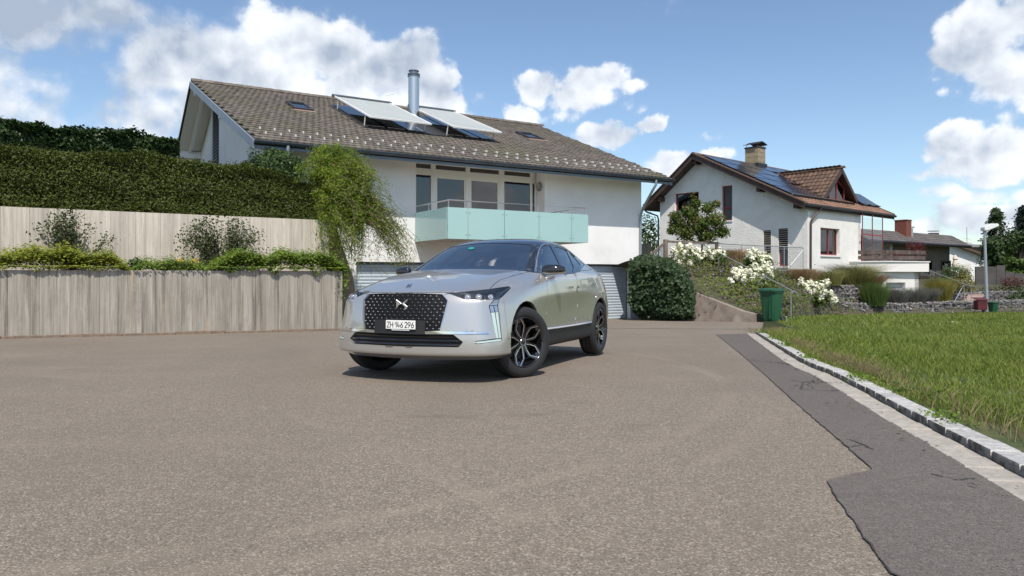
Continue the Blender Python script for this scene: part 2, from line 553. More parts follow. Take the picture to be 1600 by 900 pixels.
# the paved yard: everything in front of the two houses
def outline_sheet(name, pts, lift, m, kind='structure', sub=0.9):
    """flat polygon in plan, cut every `sub` metres in depth and draped on the ground"""
    bm = bmesh.new()
    vs = [bm.verts.new((p[0], p[1], 0)) for p in pts]
    bm.faces.new(vs)
    bmesh.ops.triangulate(bm, faces=bm.faces[:])
    y0 = min(p[1] for p in pts); y1 = max(p[1] for p in pts)
    y = math.ceil(y0 / sub) * sub
    while y < y1:
        bmesh.ops.bisect_plane(bm, geom=bm.verts[:] + bm.edges[:] + bm.faces[:], plane_co=(0, y, 0), plane_no=(0, 1, 0))
        y += sub
    for v in bm.verts: v.co.z = gz(v.co.y) + lift
    bmesh.ops.recalc_face_normals(bm, faces=bm.faces[:])
    for f in bm.faces:
        if f.normal.z < 0: f.normal_flip()
    me = bpy.data.meshes.new(name); bm.to_mesh(me); bm.free(); me.materials.append(m)
    o = link(name, me)
    if kind: o['kind'] = kind
    return o

# kerb line (grass side of the road): bottom of the stone face, seen in the photograph
KERB = [gpx(*p) for p in [(1183, 523), (1243, 561.5), (1302, 588.5), (1354, 616), (1418, 651.5), (1454, 671), (1521, 706), (1574, 735), (1600, 748)]]
def smooth_path(pts, n):
    """points at equal steps along a Catmull-Rom curve through pts"""
    P = [Vector(p) for p in pts]
    P = [P[0] * 2 - P[1]] + P + [P[-1] * 2 - P[-2]]
    out = []
    for i in range(1, len(P) - 2):
        for k in range(24):
            t = k / 24
            a, b, c, d = P[i - 1], P[i], P[i + 1], P[i + 2]
            out.append(0.5 * ((2 * b) + (c - a) * t + (2 * a - 5 * b + 4 * c - d) * t * t + (3 * b - a - 3 * c + d) * t ** 3))
    out.append(P[-2])
    L = [0]
    for i in range(1, len(out)): L.append(L[-1] + (out[i] - out[i - 1]).length)
    res = []
    j = 0
    for k in range(n + 1):
        s = L[-1] * k / n
        while j < len(L) - 2 and L[j + 1] < s: j += 1
        t = (s - L[j]) / max(1e-9, L[j + 1] - L[j])
        res.append(out[j].lerp(out[j + 1], t))
    return res, L[-1]
# straighten the traced line a little, extend it towards and past the camera, round it off at the far end
d_near = (KERB[-1] - KERB[-4]).normalized()
near_ext = [KERB[-1] + d_near * s for s in (1.0, 2.5, 5.0, 9.0)]
far = KERB[0]
turn = [far + Vector((0.16, 0.34, 0)), far + Vector((0.55, 0.62, 0)), far + Vector((1.2, 0.72, 0))]
kline = turn[::-1] + [far] + KERB[1:] + near_ext
for p in kline: p.z = 0
kpath, klen = smooth_path(kline, 260)
def off_path(path, d):
    out = []
    for i, p in enumerate(path):
        t = (path[min(i + 1, len(path) - 1)] - path[max(i - 1, 0)]).normalized()
        nrm = Vector((t.y, -t.x, 0))            # points to the road side when the path runs towards the camera
        out.append(p + nrm * -d)
    return out
# which side is the road? the road lies at smaller x
_test = off_path(kpath, 0.3)
if _test[130].x < kpath[130].x: KS = -1
else: KS = 1
def kerb_off(d): return off_path(kpath, d * KS)     # positive: into the lawn
road_pts = kerb_off(0.02)
yard = [(p.x, p.y) for p in road_pts] + [(-1, -12), (-40, -12), (-40, 10), (-14, 10)]
yard += [(-9.5, 13.9), (-3.9, 17.5), (-4.6, 21.6), (5.2, 28.2), (9.5, 27.2), (14.5, 27.5)]
outline_sheet('asphalt_yard', yard, 0.0, M_ASPH)
# the darker, newer strip of asphalt beside the kerb: broken left edge
edge = [gpx(*p) for p in [(1119, 523), (1254, 639.5), (1300, 679), (1333, 708), (1364, 735), (1291, 753), (1319, 797), (1352, 842), (1392, 898)]]
ep = [(p.x, p.y) for p in edge] + [(edge[-1].x + .25, 1.6), (edge[-1].x + .3, -3)]
rough = []
for i in range(len(ep) - 1):
    a = Vector((*ep[i], 0)); b = Vector((*ep[i + 1], 0)); n = max(2, int((b - a).length / 0.06))
    t = (b - a).normalized(); s = Vector((-t.y, t.x, 0))
    for k in range(n):
        rough.append(a.lerp(b, k / n) + s * random.gauss(0, 0.003))
inner = [p for p in kerb_off(-0.18)]
i0 = min(range(len(inner)), key=lambda i: (inner[i] - Vector((gpx(1160, 519).x, gpx(1160, 519).y, 0))).length)
patch = [(p.x, p.y) for p in rough] + [(p.x, p.y) for p in inner[::-1] if p.y > -3 and p.y < inner[i0].y]
patch_o = outline_sheet('asphalt_strip', patch, 0.004, M_PATCH)
# dark seam where the two coats of asphalt meet
sm_ = MB()
seam = [p for p in rough if p.y > 0.5]
M_SEAM = mat('bitumen', (0.05, 0.045, 0.042), 0.8)
for i in range(len(seam) - 1):
    a, b = seam[i], seam[i + 1]
    t = (b - a).normalized(); s = Vector((-t.y, t.x, 0)) * (0.001 + 0.0035 * random.random() ** 2)
    q = [a - s, b - s, b + s, a + s]
    sm_.add([(p.x, p.y, gz(p.y) + 0.007) for p in q], [(0, 1, 2, 3)])
sm_.build('asphalt_seam', M_SEAM, kind='structure')

# branching cracks and a patched scar in the newer strip
ck = MB()
def crack(px, wd0=.010):
    pts = [gpx(*p) for p in px]
    for a, b in zip(pts[:-1], pts[1:]):
        n = max(2, int((b - a).length / .05)); prev = a
        for k in range(1, n + 1):
            q = a.lerp(b, k / n) + Vector((random.gauss(0, .008), random.gauss(0, .012), 0)); t = (q - prev).normalized(); s = Vector((-t.y, t.x, 0)) * wd0 * random.uniform(.3, 1)
            ck.add([(v.x, v.y, gz(v.y) + .0075) for v in (prev - s, q - s, q + s, prev + s)], [(0, 1, 2, 3)]); prev = q
crack([(1172, 563), (1196, 566), (1216, 567), (1240, 572)], .012)
crack([(1236, 595), (1256, 598), (1278, 597), (1300, 600)], .010); crack([(1240, 604), (1262, 602), (1280, 592)], .008); crack([(1256, 598), (1250, 609), (1296, 612), (1318, 611)], .008); crack([(1262, 602), (1272, 608)], .006)
crack([(1322, 688), (1338, 692), (1352, 700), (1362, 704)], .008); crack([(1330, 700), (1346, 697)], .007)
crack([(1455, 742), (1476, 748), (1500, 752), (1522, 750)], .005); crack([(1470, 738), (1490, 744)], .004)
ck.build('asphalt_cracks', M_SEAM, kind='structure')
# an old cross joint in the asphalt near the houses
sj_ = MB(); jp = [gpx(*p) for p in [(900, 512.5), (985, 513.5), (1060, 513), (1130, 514.5), (1192, 514.0)]]
for a, b in zip(jp[:-1], jp[1:]):
    for k in range(8):
        p, q = a.lerp(b, k / 8), a.lerp(b, (k + 1) / 8); s = Vector((0, .03 + .02 * random.random(), 0))
        sj_.add([(v.x, v.y, gz(v.y) + .003) for v in (p - s, q - s, q + s, p + s)], [(0, 1, 2, 3)])
sj_.build('asphalt_joint', M_SEAM, kind='structure')
# kerb stones and the flat gutter setts, one object per stone
M_GRAN = mat('granite', (0.50, 0.49, 0.465), 0.75, c2=(0.35, 0.34, 0.325), scale=26, detail=6, bump=.5, bscale=90, island=.10)
M_SETT = mat('gutter_granite', (0.42, 0.385, 0.335), 0.8, c2=(0.33, 0.30, 0.26), scale=20, detail=6, bump=.5, bscale=80, island=.10)
M_KFACE = mat('kerb_face_dark', (0.20, 0.19, 0.175), 0.9, c2=(0.055, 0.05, 0.047), scale=11, lo=.42, hi=.62, bump=.5, bscale=60)  # darker mottled tone, used only on the road-side face of each kerb stone
def stones(name, child, d0, d1, z0, z1, length, m, gap=0.006):
    root = empty(name, (0, 0, 0)); root['kind'] = 'structure'
    n = int(klen / length)
    A = off_path(smooth_path(kline, n)[0], d0 * KS); Bq = off_path(smooth_path(kline, n)[0], d1 * KS)
    cnt = 0
    for i in range(n):
        a, a2, b, b2 = A[i], A[i + 1], Bq[i], Bq[i + 1]
        if max(a.y, a2.y) < 0.8: continue
        t = (a2 - a); L = t.length
        if L < 1e-4: continue
        g = gap / L
        a_, a2_ = a.lerp(a2, g), a2.lerp(a, g); b_, b2_ = b.lerp(b2, g), b2.lerp(b, g)
        j = random.uniform(-.004, .004)
        top = z1 + j; bev = 0.010
        mb = MB()
        def up(p, h): return Vector((p.x, p.y, gz(p.y) + h))
        c = (a_ + a2_ + b_ + b2_) / 4
        base = [up(p, z0) for p in (a_, a2_, b2_, b_)]
        mid = [up(p, top - bev) for p in (a_, a2_, b2_, b_)]
        tp = [up(p.lerp(c, 0.06), top) for p in (a_, a2_, b2_, b_)]
        vs = base + mid + tp
        fs = []
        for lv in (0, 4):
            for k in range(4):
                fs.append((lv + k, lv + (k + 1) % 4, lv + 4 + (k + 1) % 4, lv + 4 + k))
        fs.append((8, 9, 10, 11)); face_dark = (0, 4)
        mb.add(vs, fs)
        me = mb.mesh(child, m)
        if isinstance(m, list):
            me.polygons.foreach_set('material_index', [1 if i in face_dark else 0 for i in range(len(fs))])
        bm = bmesh.new(); bm.from_mesh(me); bmesh.ops.recalc_face_normals(bm, faces=bm.faces[:]); bm.to_mesh(me); bm.free()
        link(child, me, root); cnt += 1
    return cnt
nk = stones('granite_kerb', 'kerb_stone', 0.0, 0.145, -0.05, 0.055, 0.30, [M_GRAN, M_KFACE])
ng = stones('gutter', 'gutter_sett', -0.185, -0.006, -0.05, 0.008, 0.24, M_SETT, 0.004)
print('kerb stones', nk, 'setts', ng)
# the dark face joint under the kerb
# lawn sheet
kl = kerb_off(0.125)
lawn = [(p.x, p.y) for p in kl if p.y > -6] + [(30, -6), (45, 10), (45, 36), (25, 36.5), (15.3, 32.6), (12.0, 28.3), (9.6, 27.0)]
LAWN_POLY = lawn
outline_sheet('lawn', lawn, 0.035, M_TURF)
# ================================================================== WHITE HOUSE
A = Frame(4.97, 27.3, 2640)
M_WHITE = mat('white_render', (0.82, 0.82, 0.81), 0.85, c2=(0.78, 0.78, 0.77), scale=1.3, bump=.15, bscale=140, bdist=.004, ramp2=((.70, .695, .675), 1.1, .54, .85))
M_WPAINT = mat('white_paint', (0.80, 0.80, 0.79), 0.5)
M_SOFFIT = mat('soffit_boards', (0.74, 0.71, 0.66), 0.6)
M_FRAME = mat('pale_window_frame', (0.68, 0.70, 0.66), 0.45)
M_ZINC = mat('grey_zinc', (0.10, 0.125, 0.155), 0.45, metal=.3, c2=(0.075, 0.09, 0.11), scale=2)
M_FASC = mat('blue_grey_board', (0.20, 0.25, 0.31), 0.6, c2=(0.17, 0.215, 0.27), scale=3)
M_PIPE = mat('pale_zinc', (0.33, 0.37, 0.41), 0.4, metal=.5)
M_STEEL = mat('stainless', (0.60, 0.62, 0.63), 0.34, metal=1.0)
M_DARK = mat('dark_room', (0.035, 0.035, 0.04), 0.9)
M_ROOM = mat('room_wall', (0.22, 0.21, 0.20), 0.9)
M_CURT = mat('curtain', (0.55, 0.55, 0.53), 0.9)
M_GARAGE = mat('garage_blue_grey', (0.49, 0.56, 0.62), 0.45, c2=(0.46, 0.53, 0.59), scale=1.5)
M_GLASS = glass_mat('window_glass', (0.62, 0.66, 0.66), 0.015, 0.9, 0.10, 1.55)
M_TILE = mat('concrete_tile', (0.105, 0.088, 0.076), 0.85, c2=(0.17, 0.145, 0.122), scale=9, detail=5, island=.20, bump=.3, bscale=90,
             ramp2=((0.120, 0.112, 0.070), 0.42, 0.50, 0.72))
M_TILED = mat('tile_underlay', (0.03, 0.026, 0.022), 0.95)

house1 = thing('white_house', A.P(-7, 7, -1.7), 'large white rendered house with grey tiled roof and glass balcony above its garages', 'house')
UL, UR, DEP = -13.95, 0.0, 13.4
ZE, EV = 3.66, -1.0           # eave height and depth
RV, PIT = 8.4, math.tan(math.radians(21.35))
ZR = ZE + (RV - EV) * PIT
def roofz(v):
    return ZE + (v - EV) * PIT if v <= RV else ZR - (v - RV) * PIT
def vl(v): return -14.44 - 0.44 * (min(v, RV) - EV) / 9.4 if v <= RV else -14.88 + 0.0 * v
def vr(v): return 0.60 + 0.27 * (min(v, RV) - EV) / 9.4
ZG0, ZG1 = -2.2, 0.41
DOORS = [(-11.30, -6.60), (-5.30, -0.55)]
LU0, LU1, LZ0, LZ1 = -9.35, -4.46, 1.18, 3.71
wall = MB()
T = 0.30
for (a, b) in [(UL, DOORS[0][0]), (DOORS[0][1], DOORS[1][0]), (DOORS[1][1], UR)]:
    wall.fbox(A, a, b, 0, T, ZG0, ZG1)
wall.fbox(A, UL, UR, 0, T, ZG1, LZ0)
wall.fbox(A, UL, LU0, 0, T, LZ0, LZ1)
wall.fbox(A, LU1, UR, 0, T, LZ0, LZ1)
wall.fbox(A, UL, UR, 0, T, LZ1, roofz(0) - 0.22)
# reveals of the loggia
wall.fbox(A, LU1, LU1 + .2, T, 0.75, LZ0, LZ1)
wall.fbox(A, LU0 - .2, LU0, T, 0.75, LZ0, LZ1)
wall.fbox(A, LU0, LU1, T, 0.75, LZ1, LZ1 + .08)
# gable walls and back
def gable(u0, u1):
    prof = [(T, ZG0), (DEP, ZG0), (DEP, roofz(DEP) - .22), (RV, ZR - .22), (T, roofz(T) - .22)]
    wall.prism([A.P(u0, v, z) for v, z in prof], A.u * (u1 - u0))
gable(UL, UL + T); gable(UR - T, UR)
wall.fbox(A, UL + T, UR - T, DEP - T, DEP, ZG0, roofz(DEP) - .22)
wall_o = wall.build('wall', M_WHITE, house1)

# garage doors: horizontal ribs, each rib its own slat
def garage(u0, u1, z0, z1, label, seam=None):
    d = MB(); d.fbox(A, u0, u1, 0.24, 0.28, z0, z1)
    do = d.build('garage_door', M_GARAGE, house1, label=label)
    n = 19; h = (z1 - z0 - .07) / n
    for k in range(n):
        zz = z0 + k * h
        cuts = [u0 + .03, u1 - .03] if seam is None else [u0 + .03, seam - .012, seam + .012, u1 - .03]
        s = MB()
        for i in range(0, len(cuts), 2):
            a, b = cuts[i], cuts[i + 1]
            pr = [(0.24, zz + .004), (0.222, zz + .02), (0.214, zz + h * .55), (0.226, zz + h - .010), (0.24, zz + h - .004)]
            s.prism([A.P(a, v, z) for v, z in pr], A.u * (b - a))
        s.build('slat', M_GARAGE, do)
    r = MB(); r.fbox(A, u0, u1, 0.18, 0.24, z1 - .07, z1); r.fbox(A, u0, u0 + .03, .20, .24, z0, z1 - .07); r.fbox(A, u1 - .03, u1, .20, .24, z0, z1 - .07)
    r.build('door_rail', M_ZINC, do)
garage(*DOORS[0], gz(24) - .03, ZG1, 'ribbed blue grey garage door with a narrow side leaf, behind the car', seam=-10.75)
garage(*DOORS[1], gz(26) - .04, ZG1, 'ribbed blue grey garage door beside the ivy')
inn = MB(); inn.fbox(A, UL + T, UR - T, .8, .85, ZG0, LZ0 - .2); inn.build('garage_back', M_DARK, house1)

# loggia glazing
WV = 0.50
def wz(px, py): return A.V(px, py, WV)[2]
zt1, zt0, zb1 = wz(700, 259.5), wz(700, 266.3), wz(700, 276.5)
zb0 = LZ0 + .06
us = lambda px: A.V(px, 300, WV)[0]
cols = [(us(640), us(672.5)), (us(680), us(727)), (us(733.5), us(779)), (us(787), us(827.5))]
M_WIN = []
win = MB()
U0, U1 = cols[0][0] - .1, LU1 - .02
edges_u = [U0] + [x for c in cols for x in c] + [us(831)]
fr_ = MB()
for i in range(0, len(edges_u), 2):           # mullions
    a = edges_u[i]; b = edges_u[i + 1] if i + 1 < len(edges_u) else a + .1
    fr_.fbox(A, a, b, WV - .05, WV + .05, LZ0, LZ1)
for (a, b) in cols:
    fr_.fbox(A, a, b, WV - .045, WV + .05, zb1, zt0)
    fr_.fbox(A, a, b, WV - .045, WV + .05, zt1, LZ1)
    fr_.fbox(A, a, b, WV - .045, WV + .05, LZ0, zb0)
# side light that turns back to the reveal
fr_.fbox(A, us(831) + .02, LU1 - .02, WV + .02, WV + .07, LZ0, zb0); fr_.fbox(A, us(831) + .02, LU1 - .02, WV + .02, WV + .07, zb1, LZ1)
fr_.fbox(A, LU1 - .09, LU1 - .005, WV + .02, WV + .08, LZ0, LZ1)
win_o = fr_.build('balcony_window', M_FRAME, house1, bevel=.006)
for (a, b) in cols:
    g = MB(); g.fbox(A, a, b, WV - .006, WV + .006, zb0, zb1); g.build('pane', M_GLASS, win_o)
    g = MB(); g.fbox(A, a, b, WV - .006, WV + .006, zt0, zt1); g.build('transom_pane', M_GLASS, win_o)
g = MB(); g.fbox(A, edges_u[-1] + .1, LU1 - .09, WV + .03, WV + .042, zb0, zb1); g.build('pane', M_GLASS, win_o)
sash = MB()
for (a, b) in cols[1:3]:
    for (x0, x1, y0, y1) in [(a, a + .06, zb0, zb1), (b - .06, b, zb0, zb1), (a + .06, b - .06, zb0, zb0 + .08), (a + .06, b - .06, zb1 - .07, zb1)]:
        sash.fbox(A, x0, x1, WV - .035, WV + .035, y0, y1)
sash.build('door_sash', M_FRAME, win_o, bevel=.004)
room = MB()
room.fbox(A, U0 - .5, LU1 + 1, 4.2, 4.3, LZ0 - .2, LZ1 + .2); room.fbox(A, U0 - .5, LU1 + 1, .60, 4.2, LZ0 - .25, LZ0 - .05); room.fbox(A, U0 - .5, LU1 + 1, .80, 4.2, LZ1 + .12, LZ1 + .2)
room.fbox(A, U0 - .6, U0 - .5, .8, 4.3, LZ0, LZ1); room.fbox(A, LU1 + 1, LU1 + 1.1, .8, 4.3, LZ0, LZ1)
room.build('living_room', M_ROOM, house1)
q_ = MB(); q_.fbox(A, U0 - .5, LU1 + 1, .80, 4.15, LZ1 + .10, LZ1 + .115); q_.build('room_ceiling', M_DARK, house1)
fur = MB(); c = A.P(us(806), 2.2, LZ0)
fur.fbox(A, us(800), us(812), 1.6, 2.0, LZ0, 2.45)
fur.build('cupboard', M_CURT, house1)

# balcony
bu0 = A.V(648.5, 340, 0)[0]; BV = A.U(699, 324, bu0)[1]; bu1 = A.V(919, 335, BV)[0]
bz1 = (A.V(699, 324, BV)[2] + A.V(919, 335, BV)[2]) / 2; bz0 = (A.V(700, 373.3, BV)[2] + A.V(919, 379, BV)[2]) / 2
rz = (A.V(699, 311.5, BV)[2] + A.V(912, 325, BV)[2]) / 2
sl = MB()
sl.fbox(A, bu0 + .05, bu1 - .05, BV + .05, 0, bz0 + .03, bz0 + .23)
bal_o = sl.build('balcony', mat('pinkish_concrete', (0.55, 0.47, 0.42), .85, c2=(.50, .43, .39), scale=2), house1)
M_FROST = mat('frosted_green_glass', (0.33, 0.52, 0.505), 0.12, spec=.5, c2=(0.315, 0.50, 0.49), scale=.7, coat=.3)
fj = [bu0] + [A.V(px, 340, BV)[0] for px in (731, 788, 842, 893)] + [bu1]
for a, b in zip(fj[:-1], fj[1:]):
    g = MB(); g.fbox(A, a + .008, b - .008, BV - .012, BV + .004, bz0, bz1); g.build('glass_panel', M_FROST, bal_o)
sj = [BV + .01, BV * .38, -.02]
for a, b in zip(sj[:-1], sj[1:]):
    for uu in (bu0 - .012, bu1 - .004):
        g = MB(); g.fbox(A, uu, uu + .016, a + .006, b - .006, bz0, bz1); g.build('glass_panel', M_FROST, bal_o)
for uu in fj[1:-1]:
    for zz in (bz0 + .13, bz1 - .13):
        for du in (-.055, .055):
            q = MB(); q.tube([A.P(uu + du, BV + .004, zz), A.P(uu + du, BV - .022, zz)], .018, 8); q.build('glass_clamp', M_STEEL, bal_o)
for vv in (BV * .38,):
    for zz in (bz0 + .13, bz1 - .13):
        q = MB(); q.tube([A.P(bu0, vv, zz), A.P(bu0 - .022, vv, zz)], .018, 8); q.build('glass_clamp', M_STEEL, bal_o)
posts = [A.P(u_, BV + .07, 0) for u_ in fj[1:-1]] + [A.P(bu0 + .07, BV * .38, 0), A.P(bu1 - .07, BV * .38, 0), A.P(bu0 + .07, BV + .07, 0), A.P(bu1 - .07, BV + .07, 0)]
for p in posts:
    q = MB(); q.tube([(p.x, p.y, bz0 + .2), (p.x, p.y, rz)], .018, 8); q.build('baluster', M_STEEL, bal_o)
hr = MB(); hr.tube([A.P(bu0 + .05, -.01, rz), A.P(bu0 + .05, BV + .06, rz), A.P(bu1 - .05, BV + .06, rz), A.P(bu1 - .05, -.01, rz)], .024, 10)
hr.build('handrail', M_STEEL, bal_o, smooth=True)
lampm = MB(); c = A.V(844.5, 290, 0.02)
rim = Matrix.Translation(A.P(LU1 - .02, .30, c[2])) @ (-A.u).to_track_quat('Z', 'Y').to_matrix().to_4x4()
lampm.lathe([(0.0, .06), (.10, .06), (.155, .03), (.165, 0)], rim, 20)
wl = lampm.build('wall_lamp', mat('lamp_grey', (.25, .26, .27), .35, metal=.4), house1, smooth=True)
lg = MB(); lg.lathe([(0, .075), (.07, .072), (.10, .058)], rim, 20); lg.build('lamp_glass', mat('lamp_glass', (.42, .42, .42), .2), wl, smooth=True)

# roof body, soffit, verge boards, gutter
rf = MB()
def slab(v0, v1, t0, t1):
    pts = [A.P(vl(v0), v0, roofz(v0) - t0), A.P(vr(v0), v0, roofz(v0) - t0), A.P(vr(v1), v1, roofz(v1) - t0), A.P(vl(v1), v1, roofz(v1) - t0)]
    rf.prism(pts, (0, 0, t0 - t1))
VB = 14.2
slab(EV, RV, 0.035, 0.17); slab(RV, VB, 0.035, 0.17)
roof_o = rf.build('roof', M_TILED, house1)
# soffit boards run along the slope under the overhangs
for (u_a, u_b, v_a, v_b) in [(None, 'L', 0, 0)]:
    bw = 0.14
    v = -0.9
    while v < 14.0:
        v2 = min(v + bw, 14.1)
        if not (v < RV < v2):
            s = MB()
            z_ = lambda q: roofz(q) - .172
            pts = [A.P(vl(v) + .02, v + .004, z_(v)), A.P(UL, v + .004, z_(v)), A.P(UL, v2 - .004, z_(v2)), A.P(vl(v2) + .02, v2 - .004, z_(v2))]
            s.prism(pts, (0, 0, -.02)); s.build('soffit_board', M_SOFFIT, roof_o)
        v = v2
s = MB(); s.prism([A.P(UL, EV + .03, ZE - .174), A.P(UR + .5, EV + .03, ZE - .174), A.P(UR + .5, 0, roofz(0) - .174), A.P(UL, 0, roofz(0) - .174)], (0, 0, -.018)); s.build('eave_soffit', M_SOFFIT, roof_o)
s = MB(); s.prism([A.P(UR, 0, roofz(0) - .174), A.P(UR + .5, 0, roofz(0) - .174), A.P(UR + .75, RV, ZR - .174), A.P(UR, RV, ZR - .174)], (0, 0, -.018)); s.build('eave_soffit', M_SOFFIT, roof_o)
for side, fn in (('l', vl), ('r', vr)):
    for (v0, v1) in ((EV, RV), (RV, VB)):
        s = MB()
        d = -.045 if side == 'l' else .045
        back_ = v0 >= RV and side == 'l'; hb_ = .16 if back_ else .28
        pts = [A.P(fn(v0), v0, roofz(v0) - .03), A.P(fn(v1), v1, roofz(v1) - .03), A.P(fn(v1), v1, roofz(v1) - hb_), A.P(fn(v0), v0, roofz(v0) - hb_)]
        s.prism(pts, A.u * d); s.build('verge_board', M_TILED if back_ else M_FASC, roof_o)
s = MB(); s.prism([A.P(vl(EV), EV, ZE - .05), A.P(vr(EV), EV, ZE - .05), A.P(vr(EV), EV, ZE - .25), A.P(vl(EV), EV, ZE - .25)], A.v * .04)
s.build('fascia_board', M_FASC, roof_o)
s = MB(); s.prism([A.P(vl(VB), VB, roofz(VB) - .05), A.P(vr(VB), VB, roofz(VB) - .05), A.P(vr(VB), VB, roofz(VB) - .30), A.P(vl(VB), VB, roofz(VB) - .30)], A.v * .04)
s.build('fascia_board', M_FASC, roof_o)
gt = MB()
n = 8; rr = .075
u0, u1 = vl(EV) - .04, vr(EV) + .05
cz = ZE - .075
ring = [(EV - .085 + rr * math.cos(t), cz + rr * math.sin(t)) for t in [math.pi + math.pi * k / n for k in range(n + 1)]]
ring2 = [(EV - .085 + (rr - .008) * math.cos(t), cz + (rr - .008) * math.sin(t)) for t in [2 * math.pi - math.pi * k / n for k in range(n + 1)]]
gt.prism([A.P(u0, v, z) for v, z in ring + ring2], A.u * (u1 - u0))
gt.tube([A.P(u0, EV - .165, cz + .006), A.P(u1, EV - .165, cz + .006)], .012, 6)
gut_o = gt.build('gutter', M_ZINC, roof_o)
k = u0 + .5
while k < u1:
    s = MB(); s.fbox(A, k, k + .025, EV - .172, EV - .012, cz + .008, cz + .016); s.build('gutter_bracket', M_ZINC, gut_o); k += .82
def downpipe(pts, r=.048):
    q = MB(); q.tube(pts, r, 10); o = q.build('downpipe', M_PIPE, house1, smooth=True, angle=60); return o
ul = A.V(450, 225, EV - .085)[0]
downpipe([A.P(ul, EV - .085, cz - .05), A.P(ul, EV - .085, cz - .32), A.P(ul, EV + .10, cz - .55), A.P(ul, -.10, cz - .85), A.P(ul, -.06, cz - 1.05), A.P(ul, -.06, 1.2)])
ur = A.V(1025, 285, EV - .085)[0]
downpipe([A.P(ur, EV - .085, cz - .05), A.P(ur, EV - .085, cz - .24), A.P(ur - .05, EV + .05, cz - .45), A.P(-.12, -.22, cz - 1.05), A.P(-.10, -.10, cz - 1.25), A.P(-.10, -.07, cz - 1.45), A.P(-.10, -.07, gz(27))])

# purlins that carry the left verge
def purlin(v, z0, h, w=.20):
    s = MB(); s.fbox(A, vl(v) + .10, UL, v - w / 2, v + w / 2, z0, z0 + h); s.build('purlin', M_WPAINT, roof_o, bevel=.01)
for v in (0.0, 4.0, RV, 12.9):
    purlin(v, roofz(v) - .19 - .30 - (.06 if v == RV else 0), .29)
for v0, v1, uo in ((RV + .12, 14.0, .42),):
    s = MB()
    pts = [A.P(vl(v0) + uo, v0, roofz(v0) - .193), A.P(vl(v1) + uo, v1, roofz(v1) - .193), A.P(vl(v1) + uo, v1, roofz(v1) - .33), A.P(vl(v0) + uo, v0, roofz(v0) - .33)]
    s.prism(pts, A.u * .12); s.build('rafter', M_WPAINT, roof_o)
# stair window column in the left gable: pilaster and dark louvres
vA = A.U(337.5, 200, UL)[1]; vB_ = A.U(331, 200, UL)[1]; 
vc = (A.U(342, 200, UL)[1] + A.U(334, 200, UL)[1]) / 2; hw = abs(A.U(334, 200, UL)[1] - A.U(342, 200, UL)[1]) / 2
s = MB(); s.fbox(A, UL - .05, UL - .002, vc + hw + .01, vc + hw + .45, 1.2, roofz(vc + hw) - .25); s.build('pilaster', mat('pale_grey_render', (.62, .63, .64), .85), house1)
lv = MB(); lv.fbox(A, UL - .02, UL - .001, vc - hw, vc + hw, 1.2, roofz(vc) - .55)
lvo = lv.build('louvre', mat('dark_recess', (.12, .125, .13), .9), house1)
z = 1.3
M_LOUV = mat('louvre_grey', (.45, .46, .47), .5)
while z < roofz(vc) - .7:
    s = MB(); s.prism([A.P(UL - .075, vc - hw, z), A.P(UL - .065, vc - hw, z + .015), A.P(UL - .02, vc - hw, z + .085), A.P(UL - .03, vc - hw, z + .07)], A.v * (2 * hw)); s.build('louvre_slat', M_LOUV, lvo); z += .12

# tiles
def tile_mesh(w, l, t=.034, curve=.013):
    """interlocking tile: x across, y up the slope, z out; a shallow trough and a raised lip"""
    n = 6
    v = []; f = []
    for (y, dz) in ((0, 0.0), (l, -0.012)):
        for k in range(n + 1):
            x = w * (k / n - .5)
            h = curve * (0.5 - 0.5 * math.cos(2 * math.pi * (k / n + .12)))
            v.append((x, y, h + t + dz))
    for k in range(n + 1):
        x = w * (k / n - .5)
        v.append((x, 0, curve * (0.5 - 0.5 * math.cos(2 * math.pi * (k / n + .12))) - .004))
    for k in range(n):
        f.append((k, k + 1, n + 2 + k, n + 1 + k))
        f.append((2 * n + 2 + k, 2 * n + 3 + k, k + 1, k))
    f.append((0, n + 1, 2 * n + 2)); f.append((n, 3 * n + 2, 2 * n + 1))
    return v, f
TW, TL, EX = .205, .40, .335
tv, tf = tile_mesh(TW * .985, TL)
tme = bpy.data.meshes.new('roof_tile'); tme.from_pydata(tv, [], tf); tme.materials.append(M_TILE)
def roof_matrix(fr, u, v, zfun, slope, sgn=1):
    x = fr.u * sgn; y = (fr.v * sgn + Vector((0, 0, slope))).normalized(); z = x.cross(y)
    p = fr.P(u, v, zfun(v)) 
    return Matrix(((x.x, y.x, z.x, p.x), (x.y, y.y, z.y, p.y), (x.z, y.z, z.z, p.z), (0, 0, 0, 1)))
# openings in the covering: roof windows
def roofcast(px, py, lift=0.0):
    n = (Vector((0, 0, 1)) - A.v * PIT).normalized()
    return A.loc(cast(px, py, A.P(0, EV, ZE) + n * lift, n))
sky1 = [roofcast(*p) for p in ((449, 161.6), (476, 164), (487.6, 174.4), (459.5, 172))]
sky2 = [roofcast(*p) for p in ((806.7, 208), (834, 212), (848.7, 220.5), (821, 216))]
def rect(c): 
    us_ = [p[0] for p in c]; vs_ = [p[1] for p in c]
    uc, vc_ = sum(us_) / 4, sum(vs_) / 4
    w_ = (abs(c[1][0] - c[0][0]) + abs(c[2][0] - c[3][0])) / 2; h_ = (abs(c[0][1] - c[3][1]) + abs(c[1][1] - c[2][1])) / 2
    return uc - w_ / 2, uc + w_ / 2, vc_ - h_ / 2, vc_ + h_ / 2
R1, R2 = rect(sky1), rect(sky2)
LIFT = 0.42
pan1 = [roofcast(*p, LIFT) for p in ((520.6, 149), (612.5, 161), (666, 192), (575, 181))]
pan2 = [roofcast(*p, LIFT) for p in ((655.6, 168), (712, 175), (777.5, 205), (695, 197))]
Q1, Q2 = rect(pan1), rect(pan2)
